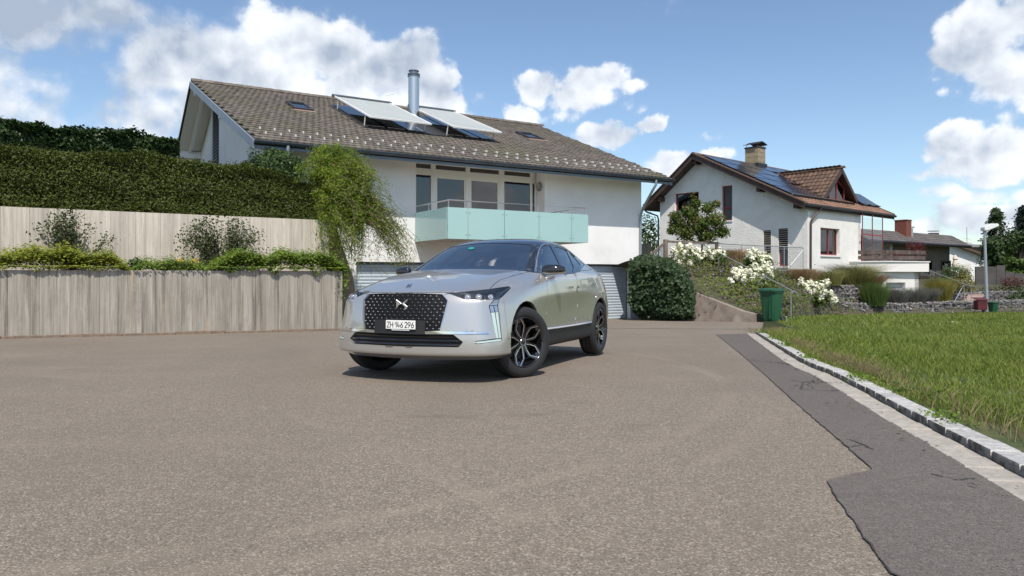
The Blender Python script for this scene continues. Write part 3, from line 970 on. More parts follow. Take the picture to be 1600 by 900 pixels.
wv = max(Q1[3] - Q1[2], Q2[3] - Q2[2]); 
Q1 = (Q1[0], Q1[1], Q1[2], Q1[2] + wv); Q2 = (Q1[1] + (Q2[0] - Q1[1] if Q2[0] > Q1[1] else .35), Q2[1], Q1[2], Q1[2] + wv)
print('balcony', bu0, bu1, BV, bz0, bz1, rz); print('skylights', R1, R2, 'panels', Q1, Q2)
big = (Q1[0] - .05, Q2[1] + .05, Q1[2] + .25, Q1[3] + .25)
rows = int((RV - EV) * math.sqrt(1 + PIT ** 2) / EX) + 1
cs = 1 / math.sqrt(1 + PIT ** 2)
places = []
for r in range(rows):
    v = EV - .05 + r * EX * cs
    if v > RV - .2: continue
    a = vl(v) + TW / 2 + (TW / 2 if r % 2 else 0); b = vr(v)
    while a < b:
        vm = v + .15
        if not (any(q[0] < a < q[1] and q[2] < vm < q[3] for q in (R1, R2, big))):
            places.append((a, v, r))
        a += TW
camd = lambda pl: (A.P(pl[0], pl[1], roofz(pl[1]))).length
places.sort(key=camd)
tilt = .045
def tile_M(u, v):
    M = roof_matrix(A, u, v, roofz, PIT)
    return M @ Matrix.Translation((0, 0, -.012)) @ Matrix.Rotation(-tilt + random.gauss(0, .008), 4, 'X') @ Matrix.Rotation(random.gauss(0, .008), 4, 'Y')
for (u, v, r) in places[:300]:
    inst('roof_tile', tme, tile_M(u, v), roof_o)
rest = MB()
for (u, v, r) in places[300:]:
    M = tile_M(u, v)
    rest.add([M @ Vector(q) for q in tv], tf)
rest.build('roof_tiles', M_TILE, roof_o, kind='stuff')
# back slope: tiles as courses
bk = MB()
v = VB + .03
while v > RV + .1:
    L = vr(v) - vl(v)
    s0 = roofz(v)
    bk.prism([A.P(vl(v), v, s0 + .01), A.P(vl(v), v, s0 + .035), A.P(vl(v), v - .36, roofz(v - .36) + .012), A.P(vl(v), v - .36, roofz(v - .36) - .01)], A.u * L)
    v -= .33
bk.build('back_tile_courses', M_TILE, roof_o, kind='stuff')
u = vl(RV)
while u < vr(RV):
    s = MB(); 
    pr = [(-.15, -.045), (-.09, .045), (0, .085), (.09, .045), (.15, -.045), (.10, -.035), (0, .04), (-.10, -.035)]
    s.prism([A.P(u, RV + a, ZR + b + .02) for a, b in pr], A.u * .385 + Vector((0, 0, .012))); s.build('ridge_tile', M_TILE, roof_o); u += .37
# verge: the rough cut edge of the tiles on the left
# snow guards: two rows of pale clips
sg = MB(); 
guard = MB(); guard.box8([Vector(p) for p in [(-.010, -.02, 0), (.010, -.02, 0), (.010, .20, 0), (-.010, .20, 0), (-.010, .0, .055), (.010, .0, .055), (.010, .06, .055), (-.010, .06, .055)]])
M_GUARD = mat('guard_white', (.72, .72, .70), .5)
gme = guard.mesh('snow_guard', M_GUARD)
for row, vv, offu in ((0, EV + 2 * EX * cs, 0.), (1, EV + 4 * EX * cs, .0)):
    u = vl(vv) + .45
    while u < vr(vv) - .2:
        inst('snow_guard', gme, roof_matrix(A, u, vv, roofz, PIT) @ Matrix.Translation((0, -.02, .025)), roof_o)
        u += TW * 2
# roof windows
M_WFR = mat('roof_window_frame', (.07, .07, .075), .4, metal=.4)
M_SKYG = glass_mat('roof_glass', (.10, .12, .15), .02, 1.0, .30, 1.6)
def roofbox(mb, u0, u1, v0, v1, h0, h1):
    n = (Vector((0, 0, 1)) - A.v * PIT).normalized()
    a = A.P(u0, v0, roofz(v0)) + n * h0
    mb.obox(a, A.u * (u1 - u0), A.v * (v1 - v0) + Vector((0, 0, PIT * (v1 - v0))), n * (h1 - h0))
def roof_window(R, label):
    u0, u1, v0, v1 = R
    m = MB(); t = .07
    roofbox(m, u0, u0 + t, v0, v1, 0, .10); roofbox(m, u1 - t, u1, v0, v1, 0, .10); roofbox(m, u0 + t, u1 - t, v0, v0 + t, 0, .10); roofbox(m, u0 + t, u1 - t, v1 - t * 1.6, v1, 0, .115)
    o = m.build('roof_window', M_WFR, roof_o, label=label, bevel=.008)
    g = MB(); roofbox(g, u0 + t, u1 - t, v0 + t, v1 - t, .05, .065); g.build('pane', M_SKYG, o)
    f = MB(); roofbox(f, u0 - .05, u1 + .05, v0 - .22, v0 - .004, .02, .035); f.build('flashing', mat('lead_apron', (.30, .20, .16), .7), o)
roof_window(R1, 'small dark roof window near the left end of the roof')
roof_window(R2, 'small dark roof window near the right end of the roof')
# the glazed roof field under the two raised sun screens
fl = MB(); roofbox(fl, big[0], big[1], big[2], big[3], -.02, .03); fl_o = fl.build('roof_light_field', M_WFR, roof_o)
for Q in (Q1, Q2):
    nn = 3
    for k in range(nn):
        w_ = (Q[1] - Q[0]) / nn
        g = MB(); roofbox(g, Q[0] + k * w_ + .05, Q[0] + (k + 1) * w_ - .05, big[2] + .12, big[3] - .12, .05, .08); g.build('roof_glass', M_SKYG, fl_o)
M_SCREEN = mat('screen_fabric', (.40, .43, .42), .6, c2=(.37, .40, .39), scale=1.0)
for Q, lab in ((Q1, 'raised pale sun screen left of the steel flue'), (Q2, 'raised pale sun screen right of the steel flue')):
    u0, u1, v0, v1 = Q
    sc = MB(); roofbox(sc, u0 + .05, u1 - .05, v0 + .06, v1 - .06, LIFT - .012, LIFT)
    so = sc.build('sun_screen', M_SCREEN, roof_o, label=lab)
    b = MB()
    roofbox(b, u0, u0 + .05, v0, v1, LIFT - .03, LIFT + .02); roofbox(b, u1 - .05, u1, v0, v1, LIFT - .03, LIFT + .02); roofbox(b, u0 + .05, u1 - .05, v0, v0 + .06, LIFT - .03, LIFT + .02)
    b.build('screen_frame', M_WPAINT, so)
    b = MB(); roofbox(b, u0 - .06, u1 + .06, v1 - .05, v1 + .12, LIFT - .05, LIFT + .06); b.build('roller_box', M_ZINC, so, bevel=.02)
    for uu in (u0 + .03, u1 - .03):
        for vv in (v0 + .5, v1 - .5):
            q = MB(); roofbox(q, uu - .015, uu + .015, vv, vv + .03, .02, LIFT - .03); q.build('screen_leg', M_WPAINT, so)
# steel flue
fp = roofcast(646.5, 188)
fu, fv = fp[0], fp[1]
base = A.P(fu, fv, roofz(fv)); Yf = base.y
fr0 = 8.6 / FOC * Yf
ztop = (HOR - 109.5) / FOC * Yf
zsh = (HOR - 121) / FOC * Yf
q = MB(); I = Matrix.Translation((base.x, base.y, 0))
q.lathe([(fr0, base.z - .1), (fr0, zsh - .62), (fr0 * 1.015, zsh - .62), (fr0 * 1.015, zsh - .60), (fr0, zsh - .60), (fr0, zsh)], I, 24)
fo = q.build('flue', M_STEEL, house1, smooth=True)
q = MB(); hh = ztop - zsh
q.lathe([(fr0, zsh), (fr0 * 1.12, zsh + .01), (fr0 * 1.12, zsh + .04), (fr0 * .9, zsh + .05), (fr0 * .9, zsh + hh * .3), (fr0 * 1.13, zsh + hh * .32), (fr0 * 1.13, zsh + hh * .45), (fr0 * .78, zsh + hh * .5), (fr0 * .78, zsh + hh * .75), (fr0 * .95, zsh + hh * .8), (fr0 * .95, zsh + hh * .9), (0, zsh + hh)], I, 24)
q.build('flue_cap', mat('flue_cap', (.25, .26, .27), .3, metal=.9), fo, smooth=True)
q = MB(); q.lathe([(fr0 * 1.7, base.z - .25), (fr0 * 1.35, base.z + .05), (fr0 * 1.05, base.z + .18)], I, 20); q.build('flue_collar', M_STEEL, fo, smooth=True)
# small wind sensor on the ridge side of the left screen
wp = A.P(Q1[1], Q1[3] + .05, roofz(Q1[3]) + LIFT)
q = MB(); q.tube([wp, wp + Vector((0, 0, .28))], .012, 6); q.tube([wp + Vector((-.10, 0, .30)), wp + Vector((.18, 0, .40))], .012, 6); q.cbox(wp + Vector((.18, 0, .38)), .09, .05, .06); q.build('wind_sensor', M_WPAINT, roof_o)
# ================================================================== ROUGH-PLASTER HOUSE
B = Frame((1262 - 800) / FOC * 34.0, 34.0, 2100)
M_PLAST = mat('rough_plaster', (0.83, 0.815, 0.77), 0.9, c2=(0.77, 0.755, 0.71), scale=2, bump=.6, bscale=15, bdist=.04)
M_SMOOTHW = mat('cream_render', (0.78, 0.76, 0.72), 0.85, bump=.1, bscale=90)
M_DWOOD = mat('dark_brown_wood', (0.045, 0.028, 0.020), 0.6, c2=(0.07, 0.042, 0.03), scale=4, stretch=(1, 1, .2))
M_RED = mat('dark_red_frame', (0.22, 0.028, 0.036), 0.45)
M_BTILE = mat('brown_tile', (0.095, 0.055, 0.038), 0.8, c2=(0.15, 0.088, 0.060), scale=10, island=.28, bump=.3, bscale=60)
M_BTILE2 = mat('russet_tile', (0.20, 0.112, 0.072), 0.8, c2=(0.26, 0.155, 0.10), scale=8, island=.2, bump=.3, bscale=60)
M_PV = mat('solar_cell', (0.012, 0.017, 0.036), 0.15, spec=.55)
M_ALU = mat('aluminium', (0.55, 0.56, 0.58), 0.35, metal=.9)
M_BLACK = mat('black_metal', (0.018, 0.018, 0.02), 0.45)
M_CHIM = mat('chimney_block', (0.33, 0.27, 0.185), 0.9, c2=(0.26, 0.21, 0.14), scale=8, bump=.3)
M_GALV = mat('galvanised', (0.40, 0.42, 0.43), 0.45, metal=.6)
M_RGLASS = glass_mat('house_glass', (0.30, 0.33, 0.36), .02, .9, .16, 1.55)
M_BLIND = mat('blind_slat', (.48, .42, .33), .6)

house2 = thing('plaster_house', B.P(3, 4, .4), 'white rough plastered house with brown roof, solar panels and red window frames', 'house')
z0b = -0.6
OH = -0.62
GE = B.U(1258, 318, OH); AP = B.U(1083, 241, OH); BK = B.U(1006, 323, OH)
e_v, e_z = GE[1], GE[2] + .02
r_v, r_z = AP[1], AP[2]
b_v, b_z = BK[1], BK[2] + .02
p1 = (r_z - e_z) / (r_v - e_v); p2 = (r_z - b_z) / (b_v - r_v)
UE = B.V(1397, 340, e_v)[0]           # right end of the eave
def rz2(v): return e_z + (v - e_v) * p1 if v <= r_v else r_z - (v - r_v) * p2
WD = 8.75
UF = B.V(1345, 370, 0)[0]; UW = UF + 2.9
print('house2', e_v, e_z, r_v, r_z, b_v, b_z, 'UE', UE, 'UF', UF)
th = .22
# openings in the gable (u=0): rows of boxes around the windows
def gz_(px, py): return B.U(px, py, 0)
def win_rect(tl, br):
    a = gz_(*tl); b = gz_(*br); return (min(a[1], b[1]), max(a[1], b[1]), b[2], a[2])
w1 = win_rect((1054.5, 304), (1091.7, 342)); w1 = (w1[0], w1[1], gz_(1074, 341)[2], gz_(1074, 301)[2])
w2 = (gz_(1144, 300)[1], gz_(1128, 300)[1], gz_(1136, 344.5)[2], gz_(1136, 290)[2])
b1 = (gz_(1204.5, 380)[1], gz_(1192.5, 380)[1], gz_(1198, 418)[2], gz_(1198, 360)[2])
b2 = (gz_(1231, 380)[1], gz_(1216, 380)[1], gz_(1223, 416)[2], gz_(1223, 357)[2])
wall = MB()
def holed(rects, vmin, vmax, zmin, ztop):
    """gable wall as prisms between the openings, sorted along v"""
    rects = sorted(rects)
    v = vmin
    def col(a, b, lo, hi_fn, hi=None):
        if b - a < 1e-3: return
        if hi is None:
            brk = [a] + ([r_v] if a < r_v < b else []) + [b]
            prof = [(a, lo), (b, lo)] + [(x, rz2(x) - th) for x in brk[::-1]]
        else:
            prof = [(a, lo), (b, lo), (b, hi), (a, hi)]
        wall.prism([B.P(0, x, z) for x, z in prof], B.u * .30)
    for (a, b, lo, hi) in rects:
        col(v, a, zmin, None); col(a, b, zmin, None, lo); col(a, b, hi, None); v = b
    col(v, vmax, zmin, None)
holed([w1, w2, b1, b2], 0, WD, z0b, 0)
fw = (B.V(1282, 355, 0)[0], B.V(1312, 358, 0)[0], (B.V(1283, 398, 0)[2] + B.V(1312, 399.5, 0)[2]) / 2, (B.V(1282, 355.4, 0)[2] + B.V(1312, 358, 0)[2]) / 2)
ztw = rz2(0) - th
for (a, b, lo, hi) in [(.30, fw[0], z0b, ztw), (fw[1], UF, z0b, ztw), (fw[0], fw[1], z0b, fw[2]), (fw[0], fw[1], fw[3], ztw)]:
    wall.fbox(B, a, b, 0, .3, lo, hi)
wall.prism([B.P(UF - .3, x, z) for x, z in [(.3, z0b), (WD - .3, z0b), (WD - .3, rz2(WD - .3) - th), (r_v, r_z - th), (.3, rz2(.3) - th)]], B.u * .3)
wall.fbox(B, .3, UF, WD - .3, WD, z0b, rz2(WD) - th)
wall.build('wall', M_PLAST, house2)
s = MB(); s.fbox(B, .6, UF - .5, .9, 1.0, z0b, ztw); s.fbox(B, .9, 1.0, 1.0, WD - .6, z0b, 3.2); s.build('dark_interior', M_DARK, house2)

def window_g(r, label, mull=None, panes=None, depth=.12, sill=True):
    """window in the gable wall (u=0)"""
    v0, v1, lo, hi = r; t = .07
    m = MB()
    m.fbox(B, depth, depth + .07, v0, v0 + t, lo, hi); m.fbox(B, depth, depth + .07, v1 - t, v1, lo, hi)
    m.fbox(B, depth, depth + .07, v0 + t, v1 - t, lo, lo + t); m.fbox(B, depth, depth + .07, v0 + t, v1 - t, hi - t, hi)
    zs = [lo + t, hi - t]
    if mull: m.fbox(B, depth, depth + .07, v0 + t, v1 - t, mull - .05, mull + .05); zs = [lo + t, mull - .05, mull + .05, hi - t]
    o = m.build('window', M_RED, house2, label=label)
    for i in range(0, len(zs), 2):
        g = MB(); g.fbox(B, depth + .03, depth + .045, v0 + t, v1 - t, zs[i], zs[i + 1]); g.build('pane', M_RGLASS, o)
    if sill:
        g = MB(); g.fbox(B, -.05, depth - .002, v0 - .04, v1 + .04, lo - .07, lo - .001); g.build('sill', M_SMOOTHW, o)
    return o
window_g(w1, 'wide upper window behind the small tree')
window_g(w2, 'tall narrow upper window with red frame', mull=w2[2] + (w2[3] - w2[2]) * .36)
o1 = window_g(b1, 'narrow lower window with half lowered blind, left'); o2 = window_g(b2, 'narrow lower window with half lowered blind, right')
for o, r, zl in ((o1, b1, gz_(1198, 393)[2]), (o2, b2, gz_(1223, 391)[2])):
    z = r[3] - .05
    while z > zl:
        g = MB(); g.prism([B.P(.03, r[0] + .02, z), B.P(.10, r[0] + .02, z - .035), B.P(.10, r[0] + .02, z - .05), B.P(.03, r[0] + .02, z - .015)], B.v * (r[1] - r[0] - .04)); g.build('blind_slat', M_BLIND, o)
        z -= .105
    g = MB(); g.fbox(B, .06, .115, r[0] + .01, r[1] - .01, zl - .06, r[3]); g.build('blind_back', M_BLACK, o)
# front window
a, b, lo, hi = fw; t = .07
m = MB(); d = .16
mid = a + (b - a) * .56
for (x0, x1, q0, q1) in [(a, a + t, lo, hi), (b - t, b, lo, hi), (a + t, b - t, lo, lo + t), (a + t, b - t, hi - t, hi), (mid - .05, mid + .05, lo + t, hi - t)]:
    m.fbox(B, x0, x1, d, d + .07, q0, q1)
o = m.build('window', M_RED, house2, label='two leaf red framed window beside the downpipe')
for (x0, x1) in ((a + t, mid - .05), (mid + .05, b - t)):
    g = MB(); g.fbox(B, x0, x1, d + .03, d + .045, lo + t, hi - t); g.build('pane', M_RGLASS, o)
g = MB(); g.fbox(B, mid + .08, b - t, d + .10, d + .2, lo + t, hi - t); g.build('curtain', mat('red_curtain', (.22, .09, .09), .9), o)
g = MB(); g.fbox(B, a + t, mid - .2, d + .3, d + .34, lo + t, hi - t); g.build('net_curtain', mat('net_curtain', (.45, .47, .5), .9), o)
g = MB(); g.fbox(B, a - .05, b + .06, -.06, d - .002, lo - .08, lo - .001); g.build('sill', M_SMOOTHW, o)

# roof
rf = MB()
def slab2(v0, v1, u0a, u1a, t0, t1):
    rf.prism([B.P(u0a, v0, rz2(v0) - t0), B.P(u1a, v0, rz2(v0) - t0), B.P(u1a, v1, rz2(v1) - t0), B.P(u0a, v1, rz2(v1) - t0)], (0, 0, t0 - t1))
slab2(e_v, r_v, OH, UE, .04, .2); slab2(r_v, b_v, OH, UE, .04, .2)
roof2 = rf.build('roof', M_DWOOD, house2)
for v0, v1 in ((e_v, r_v), (r_v, b_v)):
    for uu, dd in ((OH, -.05), (UE, .05)):
        s = MB(); s.prism([B.P(uu, v0, rz2(v0) + .02), B.P(uu, v1, rz2(v1) + .02), B.P(uu, v1, rz2(v1) - .26), B.P(uu, v0, rz2(v0) - .26)], B.u * dd); s.build('verge_board', M_DWOOD, roof2)
        s = MB(); s.prism([B.P(uu - .12 * (1 if dd < 0 else 0), v0, rz2(v0) + .024), B.P(uu - .12 * (1 if dd < 0 else 0), v1, rz2(v1) + .024), B.P(uu - .12 * (1 if dd < 0 else 0), v1, rz2(v1) + .075), B.P(uu - .12 * (1 if dd < 0 else 0), v0, rz2(v0) + .075)], B.u * (.34 if dd < 0 else .12)); s.build('verge_tiles', M_BTILE, roof2)
s = MB(); s.prism([B.P(OH, e_v, e_z - .03), B.P(UE, e_v, e_z - .03), B.P(UE, e_v, e_z - .24), B.P(OH, e_v, e_z - .24)], B.v * .04); s.build('fascia_board', M_DWOOD, roof2)
s = MB(); s.prism([B.P(OH, b_v - .04, b_z - .03), B.P(UE, b_v - .04, b_z - .03), B.P(UE, b_v - .04, b_z - .24), B.P(OH, b_v - .04, b_z - .24)], B.v * .04); s.build('fascia_board', M_DWOOD, roof2)
q = MB(); q.tube([B.P(OH - .05, e_v - .07, e_z - .08), B.P(UE + .05, e_v - .07, e_z - .08)], .065, 8); q.build('gutter', M_BLACK, roof2, smooth=True)
q = MB(); q.tube([B.P(OH - .05, b_v + .07, b_z - .08), B.P(UE, b_v + .07, b_z - .08)], .065, 8); q.build('gutter', M_BLACK, roof2, smooth=True)
ud = B.V(1283, 325, e_v - .07)[0]
q = MB(); q.tube([B.P(ud, e_v - .07, e_z - .13), B.P(ud - .05, e_v + .02, e_z - .32), B.P(.22, -.16, e_z - .62), B.P(.16, -.08, e_z - .85), B.P(.16, -.07, z0b)], .05, 8); q.build('downpipe', mat('brown_pipe', (.06, .04, .035), .4), house2, smooth=True, angle=70)
q = MB(); q.tube([B.P(-.5, b_v + .07, b_z - .13), B.P(-.4, b_v, b_z - .3), B.P(-.1, WD + .1, b_z - .55), B.P(-.07, WD + .05, b_z - .8), B.P(-.07, WD + .05, z0b)], .05, 8); q.build('downpipe', M_BLACK, house2, smooth=True, angle=70)
for v in (.35, 2.3, r_v, 8.5):       # purlin ends under the verge
    s = MB(); s.fbox(B, OH + .1, 0, v - .1, v + .1, rz2(v) - .46 - (.05 if v == r_v else 0), rz2(v) - .215 - (.05 if v == r_v else 0)); s.build('purlin', M_DWOOD, roof2)
# covering tiles on the bare parts of the front slope and on the whole back slope
n1 = (Vector((0, 0, 1)) - B.v * p1).normalized()
tv2, tf2 = tile_mesh(.245, .38, t=.03, curve=.03)
def cover(places, m, name):
    mb = MB()
    for M in places: mb.add([M @ Vector(q) for q in tv2], tf2)
    mb.build(name, m, roof2, kind='stuff')
pv_u0, pv_v0 = -.62, e_v + 1.05
front = []; low = []
c1 = 1 / math.sqrt(1 + p1 * p1)
v = e_v - .04; r = 0
while v < r_v - .1:
    u = OH + .12
    while u < UE:
        M = roof_matrix(B, u, v, rz2, p1) @ Matrix.Rotation(-.05, 4, 'X')
        (low if v < e_v + .95 else front).append(M)
        u += .25
    v += .33 * c1; r += 1
cover(low, M_BTILE2, 'eave_tiles'); cover(front, M_BTILE, 'upper_tiles')
s = MB(); v = b_v
while v > r_v:
    s.prism([B.P(OH, v, rz2(v) + .03), B.P(OH, v, rz2(v) + .055), B.P(OH, max(r_v, v - .36), rz2(max(r_v, v - .36)) + .03), B.P(OH, max(r_v, v - .36), rz2(max(r_v, v - .36)) + .005)], B.u * (UE - OH)); v -= .33
s.build('back_tile_courses', M_BTILE, roof2, kind='stuff')
u = OH - .05
while u < UE:
    s = MB(); s.prism([B.P(u, r_v + a_, r_z + b_) for a_, b_ in [(-.16, .0), (-.1, .08), (0, .12), (.1, .08), (.16, 0)]], B.u * .40); s.build('ridge_tile', M_BTILE, roof2); u += .38
# solar modules on the front slope
def rbox2(mb, u0, u1, v0, v1, h0, h1):
    a_ = B.P(u0, v0, rz2(v0)) + n1 * h0
    mb.obox(a_, B.u * (u1 - u0), B.v * (v1 - v0) + Vector((0, 0, p1 * (v1 - v0))), n1 * (h1 - h0))
def cast2(px, py, h=0.0):
    return B.loc(cast(px, py, B.P(0, e_v, e_z) + n1 * h, n1))
def module(u0, u1, v0, v1, h=.13):
    m = MB(); t = .025
    rbox2(m, u0, u1, v0, v0 + t, h - .035, h); rbox2(m, u0, u1, v1 - t, v1, h - .035, h); rbox2(m, u0, u0 + t, v0 + t, v1 - t, h - .035, h); rbox2(m, u1 - t, u1, v0 + t, v1 - t, h - .035, h)
    o = m.build('solar_module', M_BLACK, roof2)
    g = MB(); rbox2(g, u0 + t, u1 - t, v0 + t, v1 - t, h - .02, h - .004); g.build('solar_glass', M_PV, o)
pvv0 = cast2(1258, 309)[1]; pvv1 = r_v - .28
chp = cast2(1180, 258)        # foot of the chimney
dl = cast2(1296, 311)
dcu = (B.V(1292, 309, 1.0)[0] + B.V(1337, 317, 1.0)[0]) / 2
nrow = 5; dv = (pvv1 - pvv0) / nrow
for i in range(nrow):
    va, vb = pvv0 + i * dv + .012, pvv0 + (i + 1) * dv - .012
    u = OH + .36
    while u < UE - 1.2:
        vm = (va + vb) / 2
        near_ch = abs(u + .85 - chp[0]) < 1.15 and abs(vm - chp[1]) < .8
        wdorm = max(0, 1.0 - (vm - 1.0) / 3.2) * 1.6 + .25
        in_d = abs(u + .85 - dcu) < wdorm + .75 and vm < 4.3
        if not near_ch and not in_d: module(u, u + 1.68, va, vb)
        u += 1.71
# snow rail of black hooks under the modules
s_u = OH + .4
while s_u < dcu + .6:
    s = MB(); rbox2(s, s_u, s_u + .03, pvv0 - .22, pvv0 - .05, .02, .13); s.build('roof_hook', M_BLACK, roof2); s_u += .33
s = MB(); rbox2(s, OH + .36, dcu - 1.4, pvv0 - .05, pvv0 - .01, .07, .135); s.build('module_rail', M_ALU, roof2)
# raised thermal collectors at the right end
for k in range(2):
    a_ = B.P(UE - 2.3, e_v + .8 + k * 1.15, rz2(e_v + .8 + k * 1.15) + .12)
    m = MB(); m.obox(a_, B.u * 2.1, B.v * 1.0 + Vector((0, 0, .72)), Vector((0, 0, .08))); o = m.build('raised_collector', M_PV, roof2)
    for uu in (.1, 1.0, 1.95):
        q = MB(); q.bar(a_ + B.u * uu + B.v * -.15 + Vector((0, 0, -.05)), a_ + B.u * uu + B.v * 1.05 + Vector((0, 0, .70)), .05, .05); q.build('collector_rail', M_BLACK, o)
# chimney
ca = chp; s_ = .42
ch = MB(); zb = rz2(ca[1]) - .4
Yc = B.P(*ca[:2], 0).y
ztop = (HOR - 232.5) / FOC * Yc
ch.fbox(B, ca[0] - .42, ca[0] + .42, ca[1] - .42, ca[1] + .42, zb, ztop)
cho = ch.build('chimney', M_CHIM, house2)
s = MB(); s.fbox(B, ca[0] - .46, ca[0] + .46, ca[1] - .46, ca[1] + .46, ztop, ztop + .07); s.build('chimney_slab', mat('dark_slab', (.05, .05, .05), .8), cho)
zj = ztop - .28
while zj > zb + .4:
    s = MB(); 
    for (x0, x1, y0, y1) in [(-.424, .424, -.424, -.418), (-.424, -.418, -.418, .424)]:
        s.fbox(B, ca[0] + x0, ca[0] + x1, ca[1] + y0, ca[1] + y1, zj, zj + .012)
    s.build('mortar_joint', mat('mortar_dark', (.13, .10, .07), .9), cho); zj -= .28
for du, dv_ in ((-.35, -.35), (.35, -.35), (-.35, .35), (.35, .35)):
    q = MB(); q.tube([B.P(ca[0] + du, ca[1] + dv_, ztop + .05), B.P(ca[0] + du, ca[1] + dv_, ztop + .24)], .015, 6); q.build('cap_leg', M_BLACK, cho)
s = MB()
prof = [(-.60, .20), (-.30, .27), (0, .40), (.25, .36), (.62, .24), (.62, .215), (.25, .33), (0, .36), (-.30, .235), (-.60, .17)]
s.prism([B.P(ca[0] + x, ca[1] - .45, ztop + z) for x, z in prof], B.v * .9); s.build('chimney_cowl', M_BLACK, cho)
s = MB(); s.fbox(B, ca[0] - .5, ca[0] + .5, ca[1] - .50, ca[1] + .5, rz2(ca[1]) - .12, rz2(ca[1] - .5) + .30); s.build('lead_flashing', M_BLACK, cho)

# dormer with its own little gable
DV = 1.0
dap = B.V(1311, 263, DV); dlz = B.V(1292, 308, DV); drz = B.V(1337.5, 317, DV)
dh = dap[2]; du0 = dlz[0] - .05; du1 = drz[0] + .05; dc = dap[0]
du0 = dc - (du1 - dc) if (dc - du0) < .5 else du0
zd = rz2(DV) + .03
hwid = max(dc - du0, du1 - dc)
vback = e_v + (dh - e_z) / p1
print('dormer', dap, dlz, drz, 'vback', vback)
DR = []
dorm = MB()
dorm.prism([B.P(dc - hwid + .3, DV + .24, zd - .3), B.P(dc + hwid - .3, DV + .35, zd - .3), B.P(dc, DV + .24, dh - .2)], B.v * 1.0)
do = dorm.build('dormer', mat('dormer_boards', (.20, .165, .14), .8), house2)
for sgn in (-1, 1):
    p0 = B.P(dc, DV - .14, dh); pe = B.P(dc + sgn * hwid, DV - .14, rz2(DV - .1))
    pb = B.P(dc, vback, dh)
    s = MB(); s.prism([p0, pe, pb], (0, 0, -.14)); s.build('dormer_slope', M_DWOOD, do)
    s = MB(); s.prism([p0 + B.v * -.04 + Vector((0, 0, .04)), pe + B.v * -.04 + Vector((0, 0, .04)), pe + B.v * -.04 + Vector((0, 0, -.2)), p0 + B.v * -.04 + Vector((0, 0, -.26))], B.v * .05); s.build('barge_board', M_DWOOD, do)
    # tiles
    x = (B.v * 1.0) * (1 if sgn < 0 else -1)
    ys_ = (p0 - pe); L = ys_.length; yv = ys_.normalized(); nz = x.cross(yv).normalized()
    if nz.z < 0: nz = -nz; x = -x
    mb = MB(); r = 0; d = -.02
    while d < L - .1:
        t = d / L
        vlen = (vback - (DV - .14)) * t
        k = .1
        while k < max(vlen, .3) + .05:
            o_ = pe + yv * d + B.v * (k + (0 if r % 2 else 0.0)) + nz * .0
            M = Matrix(((x.x, yv.x, nz.x, o_.x), (x.y, yv.y, nz.y, o_.y), (x.z, yv.z, nz.z, o_.z), (0, 0, 0, 1))) @ Matrix.Rotation(-.06, 4, 'X')
            mb.add([M @ Vector(q) for q in tv2], tf2)
            k += .25
        d += .33; r += 1
    mb.build('dormer_tiles', M_BTILE, do, kind='stuff')
u = -.3
while u < vback - DV:
    s = MB(); s.prism([B.P(dc + a_, DV + u, dh + b_) for a_, b_ in [(-.14, .0), (-.08, .09), (0, .12), (.08, .09), (.14, 0)]], B.v * .36); s.build('ridge_tile', M_BTILE, do); u += .34
fr_ = MB()
ww = hwid * .44
for (x0, x1, q0, q1) in [(dc - ww, dc - ww + .09, zd, dh - 1.0), (dc + ww - .09, dc + ww, zd, dh - 1.0), (dc - .05, dc + .05, zd, dh - .45)]:
    fr_.fbox(B, x0, x1, DV + .12, DV + .20, q0, q1)
fr_.fbox(B, dc - ww + .09, dc + ww - .09, DV + .125, DV + .195, zd, zd + .09)
for sgn in (-1, 1):
    fr_.bar(B.P(dc + sgn * ww, DV + .16, dh - 1.0), B.P(dc, DV + .16, dh - .58), .07, .09)
wo = fr_.build('dormer_window', M_RED, do)
g = MB(); g.prism([B.P(dc - ww, DV + .15, zd), B.P(dc + ww, DV + .15, zd), B.P(dc + ww, DV + .15, dh - 1.0), B.P(dc, DV + .15, dh - .60), B.P(dc - ww, DV + .15, dh - 1.0)], B.v * .012); g.build('pane', M_RGLASS, wo)

# terrace wind screen with red posts
M_CLEAR = glass_mat('clear_screen', (.92, .95, .95), .02, .9, .08, 1.45)
rz0 = B.V(1349, 395, -.25)[2]; rz1 = ztw - .02
u_p = [B.V(px, 370, -.25)[0] for px in (1347.5, 1363, 1379)]
scr = MB()
for u_ in u_p: scr.fbox(B, u_ - .02, u_ + .02, -.27, -.23, .70, rz1)
scr.fbox(B, u_p[0] + .04, u_p[2] - .04, -.27, -.23, (HOR - 364) / FOC * 35.5, (HOR - 362) / FOC * 35.5)
so = scr.build('wind_screen', M_RED, house2)
g = MB(); g.fbox(B, u_p[0] + .05, u_p[2] - .05, -.255, -.245, .75, rz1 - .2); g.build('screen_glass', M_CLEAR, so)

